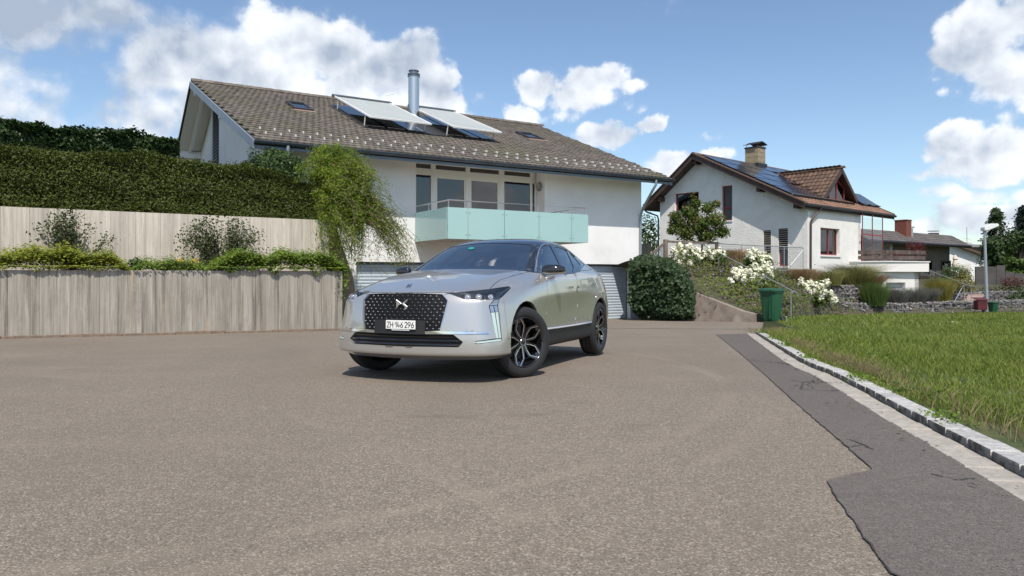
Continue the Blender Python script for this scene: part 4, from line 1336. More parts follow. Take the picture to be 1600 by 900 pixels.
# balcony block with planks and garage below
bq = [(1340, 36.6), (1386, 36.0), (1451.5, 37.2)]
pz = lambda py, Y: (HOR - py) / FOC * Y
P1, P2, P3 = [Vector(((px - 800) / FOC * Y, Y, 0)) for px, Y in bq]
zt_, zb_, zl_ = pz(407.5, 36), pz(424.5, 36), pz(468, 36)
P4 = P3 + B.v * 3.6 + Vector((-1.2, 0.5, 0)); P5 = P1 + B.v * 3.0
bl = MB(); bl.prism([p + Vector((0, 0, zb_)) for p in (P1, P2, P3, P4, P5)], (0, 0, zt_ - zb_ - .06))
terr = bl.build('terrace', M_SMOOTHW, house2)
cen = (P1 + P2 + P3 + P4 + P5) / 5
s = MB(); s.prism([p + (p - cen).normalized() * .07 + Vector((0, 0, zt_ - .06)) for p in (P1, P2, P3, P4, P5)], (0, 0, .06)); s.build('coping', mat('pale_stone', (.70, .69, .66), .8), terr)
ins = lambda p, d: p + (cen - p).normalized() * d
s = MB(); Q2_, Q3_, Q4_, Q5_, Q1_ = ins(P2, .25), ins(P3, .5), P4, P5, ins(P1, .2)
# lower storey in pieces round the low garage window
fd = (Q3_ - Q2_); fl = fd.length; fdn = fd.normalized(); fin = Vector((-fdn.y, fdn.x, 0))
ga, gb = .07 * fl, .62 * fl
gz0, gz1 = zl_ - .6, pz(441.5, 36.3)
zlow = -1.7
for (a_, b_, lo_, hi_) in [(0, ga, zlow, zb_), (gb, fl, zlow, zb_), (ga, gb, gz1, zb_)]:
    s.obox(Q2_ + fdn * a_ + Vector((0, 0, lo_)), fdn * (b_ - a_), fin * .3, (0, 0, hi_ - lo_ - .002))
s.obox(Q1_ + Vector((0, 0, zlow)), Q2_ - Q1_, fin * .3, (0, 0, zb_ - zlow - .002)); s.obox(Q3_ + Vector((0, 0, zlow)), Q4_ - Q3_, (Q2_ - Q3_).normalized() * .3, (0, 0, zb_ - zlow - .002))
s.build('lower_wall', M_SMOOTHW, terr)
s = MB(); s.obox(Q2_ + fdn * ga + fin * .22 + Vector((0, 0, zlow)), fdn * (gb - ga), fin * .05, (0, 0, gz1 - zlow)); gd = s.build('garage_door', mat('pale_door', (.62, .64, .66), .5), terr)
for k in range(1, 5):
    s = MB(); s.obox(Q2_ + fdn * ga + fin * .21 + Vector((0, 0, gz1 - k * .28)), fdn * (gb - ga), fin * .012, (0, 0, .03)); s.build('door_groove', M_GALV, gd)
# planks
pl = [ins(P1, .12), ins(P2, .12), ins(P3, .15), ins(P4, .3)]
for (lo_, hi_) in ((pz(405, 36), pz(399.3, 36)), (pz(396.5, 36), pz(390.5, 36))):
    for i in range(3):
        s = MB(); d_ = pl[i + 1] - pl[i]; s.obox(pl[i] + d_ * .004 + Vector((0, 0, lo_)), d_ * .992, Vector((-d_.y, d_.x, 0)).normalized() * .05, (0, 0, hi_ - lo_)); s.build('railing_plank', mat('weathered_plank', (.075, .05, .042), .8, c2=(.13, .10, .09), scale=5, stretch=(1, 1, .3)), terr)
for i in range(3):
    n_ = max(2, int((pl[i + 1] - pl[i]).length / 1.0))
    for k in range(n_):
        p = pl[i].lerp(pl[i + 1], (k + .5) / n_); d_ = (pl[i + 1] - pl[i]).normalized()
        s = MB(); s.obox(p + Vector((-d_.y, d_.x, 0)) * .055 + Vector((0, 0, zt_)), d_ * .08, Vector((-d_.y, d_.x, 0)) * .06, (0, 0, pz(391, 36) - zt_)); s.build('railing_post', M_DWOOD, terr)
# white banner behind the screen
cpos = at(1366, 366, 36.5)
# ================================================================== RETAINING WALLS
GW = (Vector((-9.71, 13.47, 0)), Vector((-4.08, 17.1, 0)))
wd = (GW[1] - GW[0]).normalized(); wn = Vector((-wd.y, wd.x, 0)); WL = (GW[1] - GW[0]).length
def board_concrete(name, c1, c2, stain, streak, boards=1.0):
    m = bpy.data.materials.new(name); m.use_nodes = True
    w = NT(m.node_tree); b = w.n['Principled BSDF']
    p = w.pos()
    st = w.noise(w.scale(p, (14, 14, .55)), 1.0, 5, .6)
    col = w.mix(w.sm(st, .34, .66), c1, c2)
    fine = w.noise(w.scale(p, (55, 55, 2.2)), 1.0, 4, .6)
    col = w.mix(w.sm(fine, .35, .70, 0, .25 + .30 * boards), col, tuple(x * .72 for x in c2))
    drip = w.noise(w.scale(p, (7, 7, .28)), 1.0, 6, .7)
    col = w.mix(w.sm(drip, .50, .68, 0, streak), col, tuple(x * .42 for x in c2))
    blot = w.noise(w.scale(p, (2.2, 2.2, 1.1)), 1.0, 5, .65)
    col = w.mix(w.sm(blot, .5, .72, 0, .5), col, tuple(x * (1 - .4 * boards) for x in c2))
    mot = w.noise(p, 9.0, 5, .7)
    col = w.mix(w.sm(mot, .55, .8, 0, .35), col, tuple(min(1, x * 1.25) for x in c1))
    rust = w.noise(w.scale(p, (5, 5, .3)), 1.0, 3, .5)
    col = w.mix(w.sm(rust, .66, .76, 0, .55), col, stain)
    t_ = w.m('MULTIPLY', w.vm('DOT_PRODUCT', p, tuple(wd), out=1), 1 / .096)
    wnz = w.node('ShaderNodeTexWhiteNoise', noise_dimensions='1D'); w.l.new(w.m('FLOOR', t_), wnz.inputs['W'])
    col = w.mix(1.0, col, w.mix(wnz.outputs['Value'], tuple(1 - .16 * boards for _ in range(3)), tuple(1 + .09 * boards for _ in range(3))), 'MULTIPLY')
    fr_ = w.m('ABSOLUTE', w.m('SUBTRACT', w.m('FRACT', t_), .5))
    col = w.mix(w.sm(fr_, .42, .49, 0, .38 * boards), col, tuple(x * .5 for x in c2))
    kn = w.vor(w.scale(p, (9, 9, 5)), 1.0); col = w.mix(w.sm(kn, .10, .05, 0, .45), col, tuple(x * .4 for x in c2))
    oi = w.node('ShaderNodeObjectInfo').outputs['Random']
    v = w.m('MULTIPLY_ADD', oi, .16, .92)
    vv = w.node('ShaderNodeCombineXYZ')
    for i in range(3): w.l.new(v, vv.inputs[i])
    col = w.mix(1.0, col, vv.outputs[0], 'MULTIPLY')
    w.put(b.inputs['Base Color'], col); b.inputs['Roughness'].default_value = .9; b.inputs['Specular IOR Level'].default_value = .2
    bn = w.node('ShaderNodeBump'); bn.inputs['Strength'].default_value = .7; bn.inputs['Distance'].default_value = .012
    w.put(bn.inputs['Height'], w.m('ADD', st, fine)); w.l.new(bn.outputs[0], b.inputs['Normal'])
    return m
M_CONC1 = board_concrete('grey_board_concrete', (.43, .395, .34), (.30, .275, .235), (.56, .38, .19), .72, .75)
M_CONC2 = board_concrete('pale_board_concrete', (.66, .60, .51), (.52, .47, .395), (.40, .34, .25), .22, .35)
WT = .10                                         # top of the lower wall
def wp(t, n, z): return GW[0] + wd * t + wn * n + Vector((0, 0, z))
def panel_wall(name, label, m, t0, t1, n0, thick, zb, zt, step, coping=None):
    root = thing(name, wp((t0 + t1) / 2, n0, gz(15)), label, 'wall')
    core = MB(); core.obox(wp(t0, n0 + .012, zb), wd * (t1 - t0), wn * (thick - .012), (0, 0, zt - zb - .004)); core.build('wall_core', m, root)
    n = round((t1 - t0) / step); st = (t1 - t0) / n
    for k in range(n):
        a = t0 + k * st + .0025; b = t0 + (k + 1) * st - .0025; d = random.uniform(-.002, .002)
        s = MB(); s.obox(wp(a, n0 + d, zb), wd * (b - a), wn * (.012 - d), (0, 0, zt - zb))
        s.build('concrete_panel', m, root, bevel=.002)
    return root
lw = panel_wall('retaining_wall', 'long grey board marked concrete wall along the left edge of the yard', M_CONC1, -9, WL, 0, .25, -2.0, WT, .5)
# low brownish edging strip at the foot of the wall
s = MB(); M_EDG = mat('edging_stone', (.24, .175, .125), .9, c2=(.16, .125, .095), scale=12)
root = empty('wall_edging', wp(0, 0, -1.2)); root['kind'] = 'structure'
t = -9.0
while t < WL + .3:
    s = MB(); L = 1.0 + random.uniform(-.02, .02)
    y = wp(t, 0, 0).y
    a = wp(t + .004, -.075, gz(y) - .05); b2 = wp(t + L - .004, -.075, gz(wp(t + L, 0, 0).y) - .05)
    h = .105 + random.uniform(-.012, .012)
    s.obox(a, b2 - a, wn * .07, (0, 0, h)); s.build('edging_stone', M_EDG, root, bevel=.008); t += L
UPN = 1.5
uw = panel_wall('upper_retaining_wall', 'pale board marked concrete wall behind the planting strip, below the clipped hedge', M_CONC2, -8, 6.88, UPN, .25, -.4, 1.425, .5)
# end of the lower wall turns back
s = MB(); s.obox(wp(WL - .25, .25, -2.0), wd * .25, wn * 1.7, (0, 0, 2.0 + WT - .01)); s.build('return_wall', M_CONC1, lw)
# sloping wing wall beside the garage drive
s = MB(); a = wp(6.92, UPN + .02, 0); tip = at(557, 500, 20.9); dirn = tip - a; dirn.z = 0
Lw = dirn.length; dn = dirn.normalized(); sn = Vector((-dn.y, dn.x, 0))
zt1 = (HOR - 434) / FOC * 20.7; zt2 = (HOR - 470) / FOC * 20.9
prof = [(0, -2.0), (0, 1.42), (Lw * .12, 1.42), (Lw * .86, zt1), (Lw, zt2), (Lw, -2.0)]
s.prism([a + dn * x + Vector((0, 0, z)) for x, z in prof], sn * .24)
s.build('wing_wall', mat('brown_concrete', (.21, .165, .125), .9, c2=(.13, .10, .075), scale=6, bump=.3), loc=a)
o = bpy.data.objects['wing_wall']; tag(o, 'brownish sloping wing wall between the upper wall and the garage', 'wall')
# soil in the planting strip and on the upper terrace
def soil(name, pts):
    me = bpy.data.meshes.new(name); me.from_pydata(pts, [], [list(range(len(pts)))]); me.materials.append(M_SOIL); o = link(name, me); o['kind'] = 'structure'
soil('planting_strip', [wp(-9, .2, .02), wp(WL - .1, .2, .02), wp(WL - .1, UPN + .1, .06), wp(-9, UPN + .1, .06)])
soil('upper_terrace', [wp(-30, UPN + .2, 1.36), wp(6.8, UPN + .2, 1.36), A.P(-13.9, -.02, 1.36), A.P(-13.9, 20, 1.36), wp(-30, 40, 1.36)])

# ================================================================== GARDEN ON THE RIGHT
# bank that climbs from the yard to the terrace of the plaster house
BANK = [(1178, 503, 23.4), (1206, 503.5, 23.3), (1240, 500, 24.6), (1280, 495, 27.5), (1318, 489, 31), (1352, 491, 31.7), (1410, 490.5, 32.5), (1470, 488, 33.4), (1528, 486, 34.4), (1660, 482, 37),
    (1000, 405, 25.8), (1030, 418, 25.4), (1060, 436, 25.0), (1090, 455, 24.6), (1130, 472, 24.2), (1165, 487, 24.0), (1150, 445, 27), (1200, 458, 27.2), (1250, 463, 28.5), (1290, 468, 29.8),
    (1040, 402, 29.5), (1100, 400, 30.5), (1150, 408, 31), (1200, 420, 31.5), (1250, 426, 32.5), (1300, 429, 33.6), (1020, 405, 33), (1130, 414, 35), (1262, 420, 34), (1330, 424, 36.5), (1000, 405, 45),
    (1320, 446, 33.4), (1365, 447, 34.6), (1310, 446, 33.2), (1330, 478, 31.9), (1340, 477, 32.2), (1390, 477, 33.2), (1440, 474, 34.4), (1480, 473, 35.6), (1400, 471, 36), (1450, 469, 37.3), (1385, 460, 35.4),
    (1520, 472, 38), (1600, 468, 42), (1540, 446, 47.5), (1600, 446, 50), (1480, 446, 47), (1700, 460, 44), (1400, 440, 44), (1580, 440, 60), (1300, 425, 50)]
BK_ = np.array([tuple(at(*p)) for p in BANK])
def zbank(x, y):
    """height of the planted bank, drawn through surveyed points"""
    d = np.hypot(BK_[:, 0] - x, BK_[:, 1] - y) + .12
    w_ = d ** -3.2
    return float((w_ * BK_[:, 2]).sum() / w_.sum())
FOOT = [gpx(1003, 500.3), gpx(1178, 503), gpx(1206, 503.2), gpx(1240, 500), gpx(1280, 495), at(1318, 489, 31), at(1352, 491, 31.7), at(1410, 490.5, 32.5), at(1470, 488, 33.4), at(1528, 486, 34.4), at(1660, 482, 37), at(1900, 478, 42)]
verts = []; faces = []
fine = []
for a_, b_ in zip(FOOT[:-1], FOOT[1:]):
    n_ = max(1, int((b_ - a_).length / .35))
    fine += [a_.lerp(b_, k / n_) for k in range(n_)]
fine.append(FOOT[-1])
ND = 64
for p in fine:
    for k in range(ND):
        d = 26 * (k / (ND - 1)) ** 1.35
        q = p + A.v * d
        z = zbank(q.x, q.y)
        if k == 0: z = gz(q.y) - .05
        verts.append((q.x, q.y, z))
for i in range(len(fine) - 1):
    for k in range(ND - 1):
        faces.append((i * ND + k, (i + 1) * ND + k, (i + 1) * ND + k + 1, i * ND + k + 1))
me = bpy.data.meshes.new('garden_bank'); me.from_pydata(verts, [], faces); me.materials.append(M_SOIL); me.shade_smooth()
o = link('garden_bank', me); o['kind'] = 'structure'
BANK_BVH = BVHTree.FromPolygons([Vector(v) for v in verts], faces)
def bank_hit(px, py):
    """where the photograph's pixel meets the bank"""
    d = Vector(((px - 800) / FOC, 1.0, (HOR - py) / FOC)).normalized()
    h = BANK_BVH.ray_cast(Vector((0, 0, 0)), d)
    return h[0]

# concrete wing wall at the foot of the bank, ivy grows on its left part
wa = gpx(1000, 500); wb = gpx(1178, 503.5)
ww_d = (wb - wa); ww_d.z = 0; wwn = Vector((-ww_d.y, ww_d.x, 0)).normalized()
pz_ = lambda px, py: (HOR - py) / FOC * wa.lerp(wb, (px - 1000) / 178).y
s = MB()
def wpt(px, z): q = wa.lerp(wb, (px - 1000) / 178.0); return Vector((q.x, q.y, z))
s.prism([wpt(1000, -2.1), wpt(1178, -2.1), wpt(1178, pz_(1178, 490)), wpt(1162, pz_(1162, 486)), wpt(1086, pz_(1086, 455)), wpt(1000, pz_(1000, 405))], wwn * .28)
M_CONC3 = mat('weathered_concrete', (.27, .225, .185), .9, c2=(.18, .145, .12), scale=3, detail=7, bump=.4, bscale=40, ramp2=((.34, .30, .26), 1.2, .55, .75))
tag(s.build('stair_wall', M_CONC3, loc=wpt(1090, -1.6), bevel=.012), 'sloping weathered concrete wall between the ivy and the green bin', 'wall')
# steps behind the bin
sp = gpx(1222, 498)
steps = thing('garden_steps', sp, 'stone garden steps climbing behind the green bin', 'steps')
M_STEP = mat('step_stone', (.45, .42, .38), .9, c2=(.36, .335, .30), scale=5)
sdir = (Vector((at(1140, 400, 30).x, 30, 0)) - Vector((sp.x, sp.y, 0))); slen = sdir.length; sdir.normalize(); sside = Vector((-sdir.y, sdir.x, 0))
for k in range(11):
    p = Vector((sp.x, sp.y, 0)) + sdir * (k * .52)
    s = MB(); z = gz(24) + .16 * (k + 1)
    s.obox(p - sside * .55 + Vector((0, 0, z - .16)), sside * 1.1, sdir * .56, (0, 0, .155)); s.build('step', M_STEP, steps, bevel=.01)
# galvanised handrail down the steps
def rail(name, label, pts, posts, r=.02, cat='handrail', diag=None):
    root = thing(name, posts[0][0], label, cat)
    q = MB(); q.tube(pts, r, 8); q.build('rail_tube', M_GALV, root, smooth=True)
    for a, b in posts:
        q = MB(); q.tube([a, b], r * .85, 8); q.build('post', M_GALV, root, smooth=True)
    return root
ra = at(1247, 459, 24.6); rb = at(1129, 400, 29.0); rc = at(1095, 380.5, 30.5); rd = at(1062, 381, 31.0)
Lr = [ra, rb, rc, rd]
def on(pa, pb, t): return pa.lerp(pb, t)
posts_ = [(on(ra, rc, t), on(ra, rc, t) - Vector((0, 0, h))) for t, h in ((.06, .95), (.52, .98), (.78, .85))]
rail('handrail', 'thin galvanised handrail sloping down beside the garden steps', [ra, rc, rd], posts_, .022)
# level railing with mesh in front of the gable windows
za = at(1122, 380.5, 32.2); zb2 = at(1255, 387, 33.4)
pp = [(za.lerp(zb2, t), za.lerp(zb2, t) - Vector((0, 0, 1.0))) for t in (.0, .27, .54, .77, 1.0)]
rl = rail('terrace_railing', 'galvanised mesh railing in front of the narrow blind windows', [za, zb2], pp, .024, 'railing')
q = MB(); q.tube([zb2 - Vector((0, 0, .1)), za.lerp(zb2, .82) - Vector((0, 0, .98))], .016, 6); q.build('brace', M_GALV, rl)
q = MB()
for k in range(1, 60):
    p = za.lerp(zb2, k / 60); q.tube([p, p - Vector((0, 0, .95))], .0035, 3, False)
for k in range(1, 9):
    d = Vector((0, 0, .11 * k)); q.tube([za - d, zb2 - d], .0035, 3, False)
q.build('wire_mesh', M_GALV, rl, kind='stuff')
# old wooden gate and fence posts with wire beside the white house
M_OLDW = mat('old_grey_wood', (.20, .165, .13), .9, c2=(.12, .10, .08), scale=6, stretch=(1, 1, .15), bump=.3)
gp = [(1014, 395, 29.2, 27), (1040, 374, 30.0, 30), (1067, 376, 30.6, 26), (1120, 378, 31.6, 24)]
fence = thing('wooden_fence', at(1040, 404, 30), 'old grey wooden fence with wire between the white house and the small tree', 'fence')
tops = []
for (px, py, Y, h) in gp:
    p = at(px, py, Y); q = MB(); q.cbox(p - Vector((0, 0, 1.15)), .17 if px == 1040 else .12, .12, 1.15, .3); q.build('post', M_OLDW, fence, bevel=.01); tops.append(p)
for i, dz in ((0, .12), (1, .08), (2, .06)):
    q = MB(); q.bar(tops[i] - Vector((0, 0, dz + .0)), tops[i + 1] - Vector((0, 0, dz)), .05, .09); q.build('fence_rail', M_OLDW, fence)
q = MB()
for k in range(0, 30):
    a_ = tops[0].lerp(tops[1], k / 30) - Vector((0, 0, .15)); b_ = tops[0].lerp(tops[1], (k + 3) / 30) - Vector((0, 0, 1.0)); q.tube([a_, b_], .004, 3, False)
    a_ = tops[0].lerp(tops[1], (k + 3) / 30) - Vector((0, 0, .15)); b_ = tops[0].lerp(tops[1], k / 30) - Vector((0, 0, 1.0)); q.tube([a_, b_], .004, 3, False)
q.build('wire_mesh', M_GALV, fence, kind='stuff')
# dark plank screen between the houses
s = MB(); 
scr = thing('plank_screen', at(1012, 430, 28.5), 'short weathered plank screen at the corner of the white house', 'fence')
for k in range(7):
    a_ = at(1004 + k * 1.9, 381, 28.4); q = MB(); q.cbox(a_ - Vector((0, 0, 1.2)), .045, .03, 1.2 + .02 * (k % 2)); q.build('plank', M_OLDW, scr)

# ------------------------------------------------------------------ wheelie bin
M_BIN = mat('bin_green', (.018, .095, .045), .45, c2=(.014, .08, .04), scale=5)
M_BIND = mat('bin_dark_green', (.014, .075, .038), .4)
M_RUB = mat('black_rubber', (.02, .02, .022), .7)
def wheelie(name, base, h, w, rz, label, group=None):
    root = thing(name, base, label, 'wheelie bin', group)
    R = Matrix.Translation(base) @ Matrix.Rotation(rz, 4, 'Z') @ Matrix.Scale(h, 4)
    def ring(z, hw, y0, y1, c=.06):
        return [(-hw + c, y0, z), (hw - c, y0, z), (hw, y0 + c, z), (hw, y1 - c, z), (hw - c, y1, z), (-hw + c, y1, z), (-hw, y1 - c, z), (-hw, y0 + c, z)]
    q = MB()
    rings = [ring(.05, .185 * w, -.19, .20), ring(.10, .195 * w, -.205, .215), ring(.70, .235 * w, -.255, .24), ring(.85, .245 * w, -.27, .25), ring(.85, .262 * w, -.29, .27), ring(.90, .265 * w, -.295, .27)]
    vs = [R @ Vector(p) for r in rings for p in r]; fs = []
    for i in range(len(rings) - 1):
        for k in range(8): fs.append((i * 8 + k, i * 8 + (k + 1) % 8, (i + 1) * 8 + (k + 1) % 8, (i + 1) * 8 + k))
    fs.append(tuple(range(7, -1, -1))); fs.append(tuple(range(40, 48)))
    q.add(vs, fs); q.build('bin_body', M_BIN, root, smooth=True)
    q = MB(); rings = [ring(.903, .285 * w, -.325, .27), ring(.935, .285 * w, -.325, .27), ring(.965, .265 * w, -.29, .25), ring(.985, .20 * w, -.20, .17)]
    vs = [R @ Vector(p) for r in rings for p in r]; fs = []
    for i in range(3):
        for k in range(8): fs.append((i * 8 + k, i * 8 + (k + 1) % 8, (i + 1) * 8 + (k + 1) % 8, (i + 1) * 8 + k))
    fs.append(tuple(range(7, -1, -1))); fs.append(tuple(range(24, 32)))
    q.add(vs, fs); q.build('lid', M_BIND, root, smooth=True)
    q = MB(); q.tube([R @ Vector(p) for p in [(-.2 * w, .25, .90), (-.2 * w, .33, .93), (.2 * w, .33, .93), (.2 * w, .25, .90)]], .014 * h, 6); q.build('handle', M_BIND, root)
    for sx in (-1, 1):
        q = MB(); M = R @ Matrix.Translation((sx * .235 * w, .19, .095)) @ Matrix.Rotation(math.radians(90), 4, 'Y')
        q.lathe([(.0, -.028), (.055, -.028), (.06, -.022), (.06, .022), (.055, .028), (0, .028)], M, 18); wh = q.build('wheel_hub', M_BIND, root, smooth=True)
        q = MB(); q.lathe([(.06, -.026), (.088, -.03), (.097, -.018), (.097, .018), (.088, .03), (.06, .026)], M, 18, closed=True); q.build('tyre', M_RUB, wh, smooth=True)
    for sx in (-.09, .09):
        q = MB(); q.box8([R @ Vector(p) for p in [(sx - .012, -.262, .12), (sx + .012, -.262, .12), (sx + .012, -.2, .12), (sx - .012, -.2, .12), (sx - .012, -.275, .80), (sx + .012, -.275, .80), (sx + .012, -.23, .80), (sx - .012, -.23, .80)]]); q.build('rib', M_BIN, root)
    return root
bb = gpx(1206, 503.5)
wheelie('wheelie_bin', bb, 1.12, 1.0, math.radians(-52), 'green wheelie bin standing at the foot of the bank beside the concrete wall')

# ------------------------------------------------------------------ gabion walls
M_GAB = mat('gabion_stone', (.24, .222, .215), .9, c2=(.13, .12, .12), scale=9, island=.35)
M_WIRE = mat('gabion_wire', (.30, .31, .32), .5, metal=.5)
def gabion(name, label, path, h, thick=.5, size=.13):
    """wire baskets full of crushed stone; stones are too many to pick apart"""
    base = path[0]
    root = thing(name, base, label, 'gabion wall')
    st = MB(); wr = MB()
    ico = [(-1, -.6, -.5), (.9, -.7, -.6), (.8, .8, -.55), (-.8, .7, -.6), (-.7, -.5, .6), (.7, -.8, .5), (.95, .6, .65), (-.6, .8, .55)]
    for i in range(len(path) - 1):
        a, b = path[i], path[i + 1]
        d = b - a; L = d.length; d = d.normalized(); n_ = Vector((-d.y, d.x, 0)).normalized()
        core = MB(); core.obox(a + n_ * .08 - Vector((0, 0, .4)), d * L, n_ * (thick - .1), (0, 0, h + .33)); core.build('stone_core', M_GAB, root)
        cnt = int(L * (h + thick * .8) / (size * size) * 1.25)
        for _ in range(cnt):
            t = random.random() * L
            hh = random.random() * (h + thick * .8)
            if hh < h: p = a + d * t + n_ * random.uniform(.0, .07) + Vector((0, 0, hh))
            else: p = a + d * t + n_ * ((hh - h) / .8) + Vector((0, 0, h - random.uniform(0, .03)))
            s_ = size * random.uniform(.35, .72)
            ax = Vector((random.gauss(0, 1), random.gauss(0, 1), random.gauss(0, 1))).normalized()
            R = Matrix.Translation(p) @ Matrix.Rotation(random.random() * 6.28, 4, ax) @ Matrix.Diagonal((s_, s_ * random.uniform(.5, .9), s_ * random.uniform(.45, .8), 1))
            st.box8([R @ Vector(q) for q in ico])
        nv = max(2, int(L / .5)); 
        for k in range(nv + 1):
            p = a + d * (L * k / nv) - n_ * .035; wr.tube([p, p + Vector((0, 0, h + .02))], .007, 4, False)
        for k in range(0, int(h / .2) + 1):
            wr.tube([a - n_ * .035 + Vector((0, 0, k * .2)), b - n_ * .035 + Vector((0, 0, k * .2))], .006, 4, False)
    st.build('stones', M_GAB, root, kind='stuff'); wr.build('basket_wire', M_WIRE, root, kind='stuff')
def gp_(px, py, Y): return at(px, py, Y)
low_path = [gp_(1318, 489, 31.2), gp_(1352, 491, 31.8), gp_(1410, 490.5, 32.6), gp_(1470, 488, 33.5), gp_(1528, 486, 34.5), gp_(1660, 482, 37)]
gabion('gabion_wall', 'low long gabion wall of crushed grey stone behind the lawn', low_path, .46, .5)
gabion('gabion_wall', 'taller gabion wall under the big ornamental grass, left of the pale garage', [gp_(1296, 474, 31.4), gp_(1346, 472, 32.6), gp_(1376, 470, 33.8)], .74, .6)
gabion('gabion_wall', 'gabion wall at the far right behind the lamp post', [gp_(1488, 478, 37), gp_(1545, 474, 38), gp_(1640, 472, 40)], .60, .5)

# ------------------------------------------------------------------ lamp post, mailbox, second bin
M_LAMP = mat('lamp_galvanised', (.36, .40, .44), .45, metal=.4)
lb = gpx(1542.5, 491.5); Yl = lb.y
lt = at(1538.5, 362, Yl)
lp = thing('street_lamp', lb, 'grey street lamp with a slanted flat head at the far edge of the lawn', 'street lamp')
q = MB(); q.tube([lb - Vector((0, 0, .3)), lb.lerp(lt, .25), lt], [.085, .075, .055], 14); q.build('pole', M_LAMP, lp, smooth=True)
ld = (at(1558, 352, Yl) - at(1534.5, 358.5, Yl)); la = at(1534.5, 358.5, Yl)
sd = Vector((0, .17, 0))
up = Vector((-ld.z, 0, ld.x)).normalized()
q = MB(); prof = [(0, -.05), (.06, .06), (.5, .12), (.95, .055), (1.0, .0), (.95, -.03), (.2, -.075)]
q.prism([la + ld * x + up * (y * 1.5) - sd for x, y in prof], sd * 2); q.build('lamp_head', mat('lamp_head', (.72, .73, .73), .4), lp, bevel=.02)
q = MB(); q.prism([la + ld * x + up * y - sd * .8 for x, y in [(.22, -.115), (.92, -.05), (.92, -.065), (.22, -.135)]], sd * 1.6); q.build('lamp_glass', mat('lamp_lens', (.35, .35, .33), .15), lp)
q = MB(); q.cbox(lt + Vector((0, 0, -.12)), .12, .12, .2); q.build('lamp_bracket', M_LAMP, lp)
mbp = at(1537, 489, 33.2); M_MB = mat('mailbox_red', (.10, .014, .018), .5)
mbx = thing('mailbox', mbp, 'dark red mailbox on a post beside the street lamp', 'mailbox')
q = MB(); q.cbox(at(1532, 484, 33.2), .46, .34, .44); q.build('box', M_MB, mbx, bevel=.015)
q = MB(); c = at(1532, 484, 33.2) + Vector((0, 0, .44)); q.prism([c + Vector((-.27, -.2, 0)), c + Vector((.27, -.2, 0)), c + Vector((.27, .2, .10)), c + Vector((-.27, .2, .10))], (0, 0, .03)); q.build('lid', M_MB, mbx)
q = MB(); q.cbox(at(1537, 490, 33.3), .09, .09, .35); q.build('post', M_MB, mbx)
q = MB(); q.cbox(at(1532, 484, 33.2) + Vector((0, -.172, .30)), .30, .008, .035); q.build('letter_slot', M_BLACK, mbx)
wheelie('wheelie_bin', at(1551.5, 491.5, 33.6), .62, 1.15, math.radians(20), 'small green wheelie bin behind the street lamp')

# steps and railing at the far right
rr_a, rr_b, rr_c = at(1455, 424, 39), at(1514, 446.5, 36.5), at(1490, 474, 35)
rail('handrail', 'pale handrail descending to the right of the white terrace', [at(1453, 423, 39), rr_b, at(1521, 447, 36.6)],
     [(at(1454, 423, 39), at(1454, 440, 39)), (at(1506, 444, 36.8), at(1507, 470, 36.8)), (at(1517, 446, 36.4), at(1518, 468, 36.4)), (at(1505, 446, 36.2), at(1490, 474, 35.4))], .022)
st2 = thing('stone_steps', at(1515, 470, 37), 'low reddish stone steps at the end of the pale handrail', 'steps')
for k in range(4):
    q = MB(); q.cbox(at(1514 + k * 2, 474 - k * 3.4, 36.6 + k * .35), 1.0, .4, .13, .15); q.build('step', mat('reddish_stone', (.36, .27, .23), .9), st2, bevel=.01)

# ================================================================== HOUSES FURTHER BACK
M_GTILE = mat('grey_brown_tile', (.085, .072, .066), .85, c2=(.125, .11, .10), scale=3, island=.12)
M_BRICK = mat('red_brick', (.20, .062, .040), .85, c2=(.15, .048, .034), scale=14)
M_GREYW = mat('pale_blue_render', (.55, .60, .60), .85)
M_BROWNW = mat('brown_board_wall', (.10, .085, .065), .85, c2=(.14, .12, .09), scale=3)
C = Frame(*at(1375, 430, 52).xy, 2300)
h3 = thing('grey_roof_house', C.P(8, 4, -1), 'low house with wide grey brown roof and red brick chimney behind the white terrace', 'house')
# gable end faces left; roof runs away to the right
ce = C.U(1404, 377, 0); ca_ = C.U(1352, 341, 0)
v0c, z0c = ce[1], ce[2]; vrc = v0c + 8.0; 
slope3 = (C.U(1345, 338, 0)[2] - z0c) / (C.U(1345, 338, 0)[1] - v0c)
slope3 = max(.28, min(slope3, .6))
def rz3(v): return z0c + (v - v0c) * slope3
L3 = C.V(1515, 394, v0c)[0]
best = 9e9
for k in range(10, 90):          # ridge depth that gives the outline of the photograph
    vt = v0c + k * .1; p_ = cast(1440, 367, C.P(0, vt, 0), C.v)
    if abs(p_.z - rz3(vt)) < best: best = abs(p_.z - rz3(vt)); vrc = vt
print('ridge', vrc - v0c)
print('house3', ce, slope3, L3)
rf3 = MB()
U3 = -4.5
rf3.prism([C.P(U3, v0c, z0c), C.P(L3, v0c, z0c), C.P(L3, vrc, rz3(vrc)), C.P(U3, vrc, rz3(vrc))], (0, 0, -.22))
rf3.prism([C.P(U3, vrc, rz3(vrc)), C.P(L3, vrc, rz3(vrc)), C.P(L3, vrc + 7, rz3(vrc) - 7 * slope3), C.P(U3, vrc + 7, rz3(vrc) - 7 * slope3)], (0, 0, -.22))
r3 = rf3.build('roof', M_DWOOD, h3)
q = MB(); v = v0c - .05; c3 = 1 / math.sqrt(1 + slope3 ** 2); n3 = (Vector((0, 0, 1)) - C.v * slope3).normalized()
while v < vrc - .1:
    u = U3 - .1
    while u < L3:
        w_ = 1.2
        q.obox(C.P(u, v, rz3(v) + .015), C.u * min(w_ * .99, L3 - u + .1), C.v * .36 + Vector((0, 0, .36 * slope3 - .03)), n3 * .04); u += w_
    v += .33 * c3
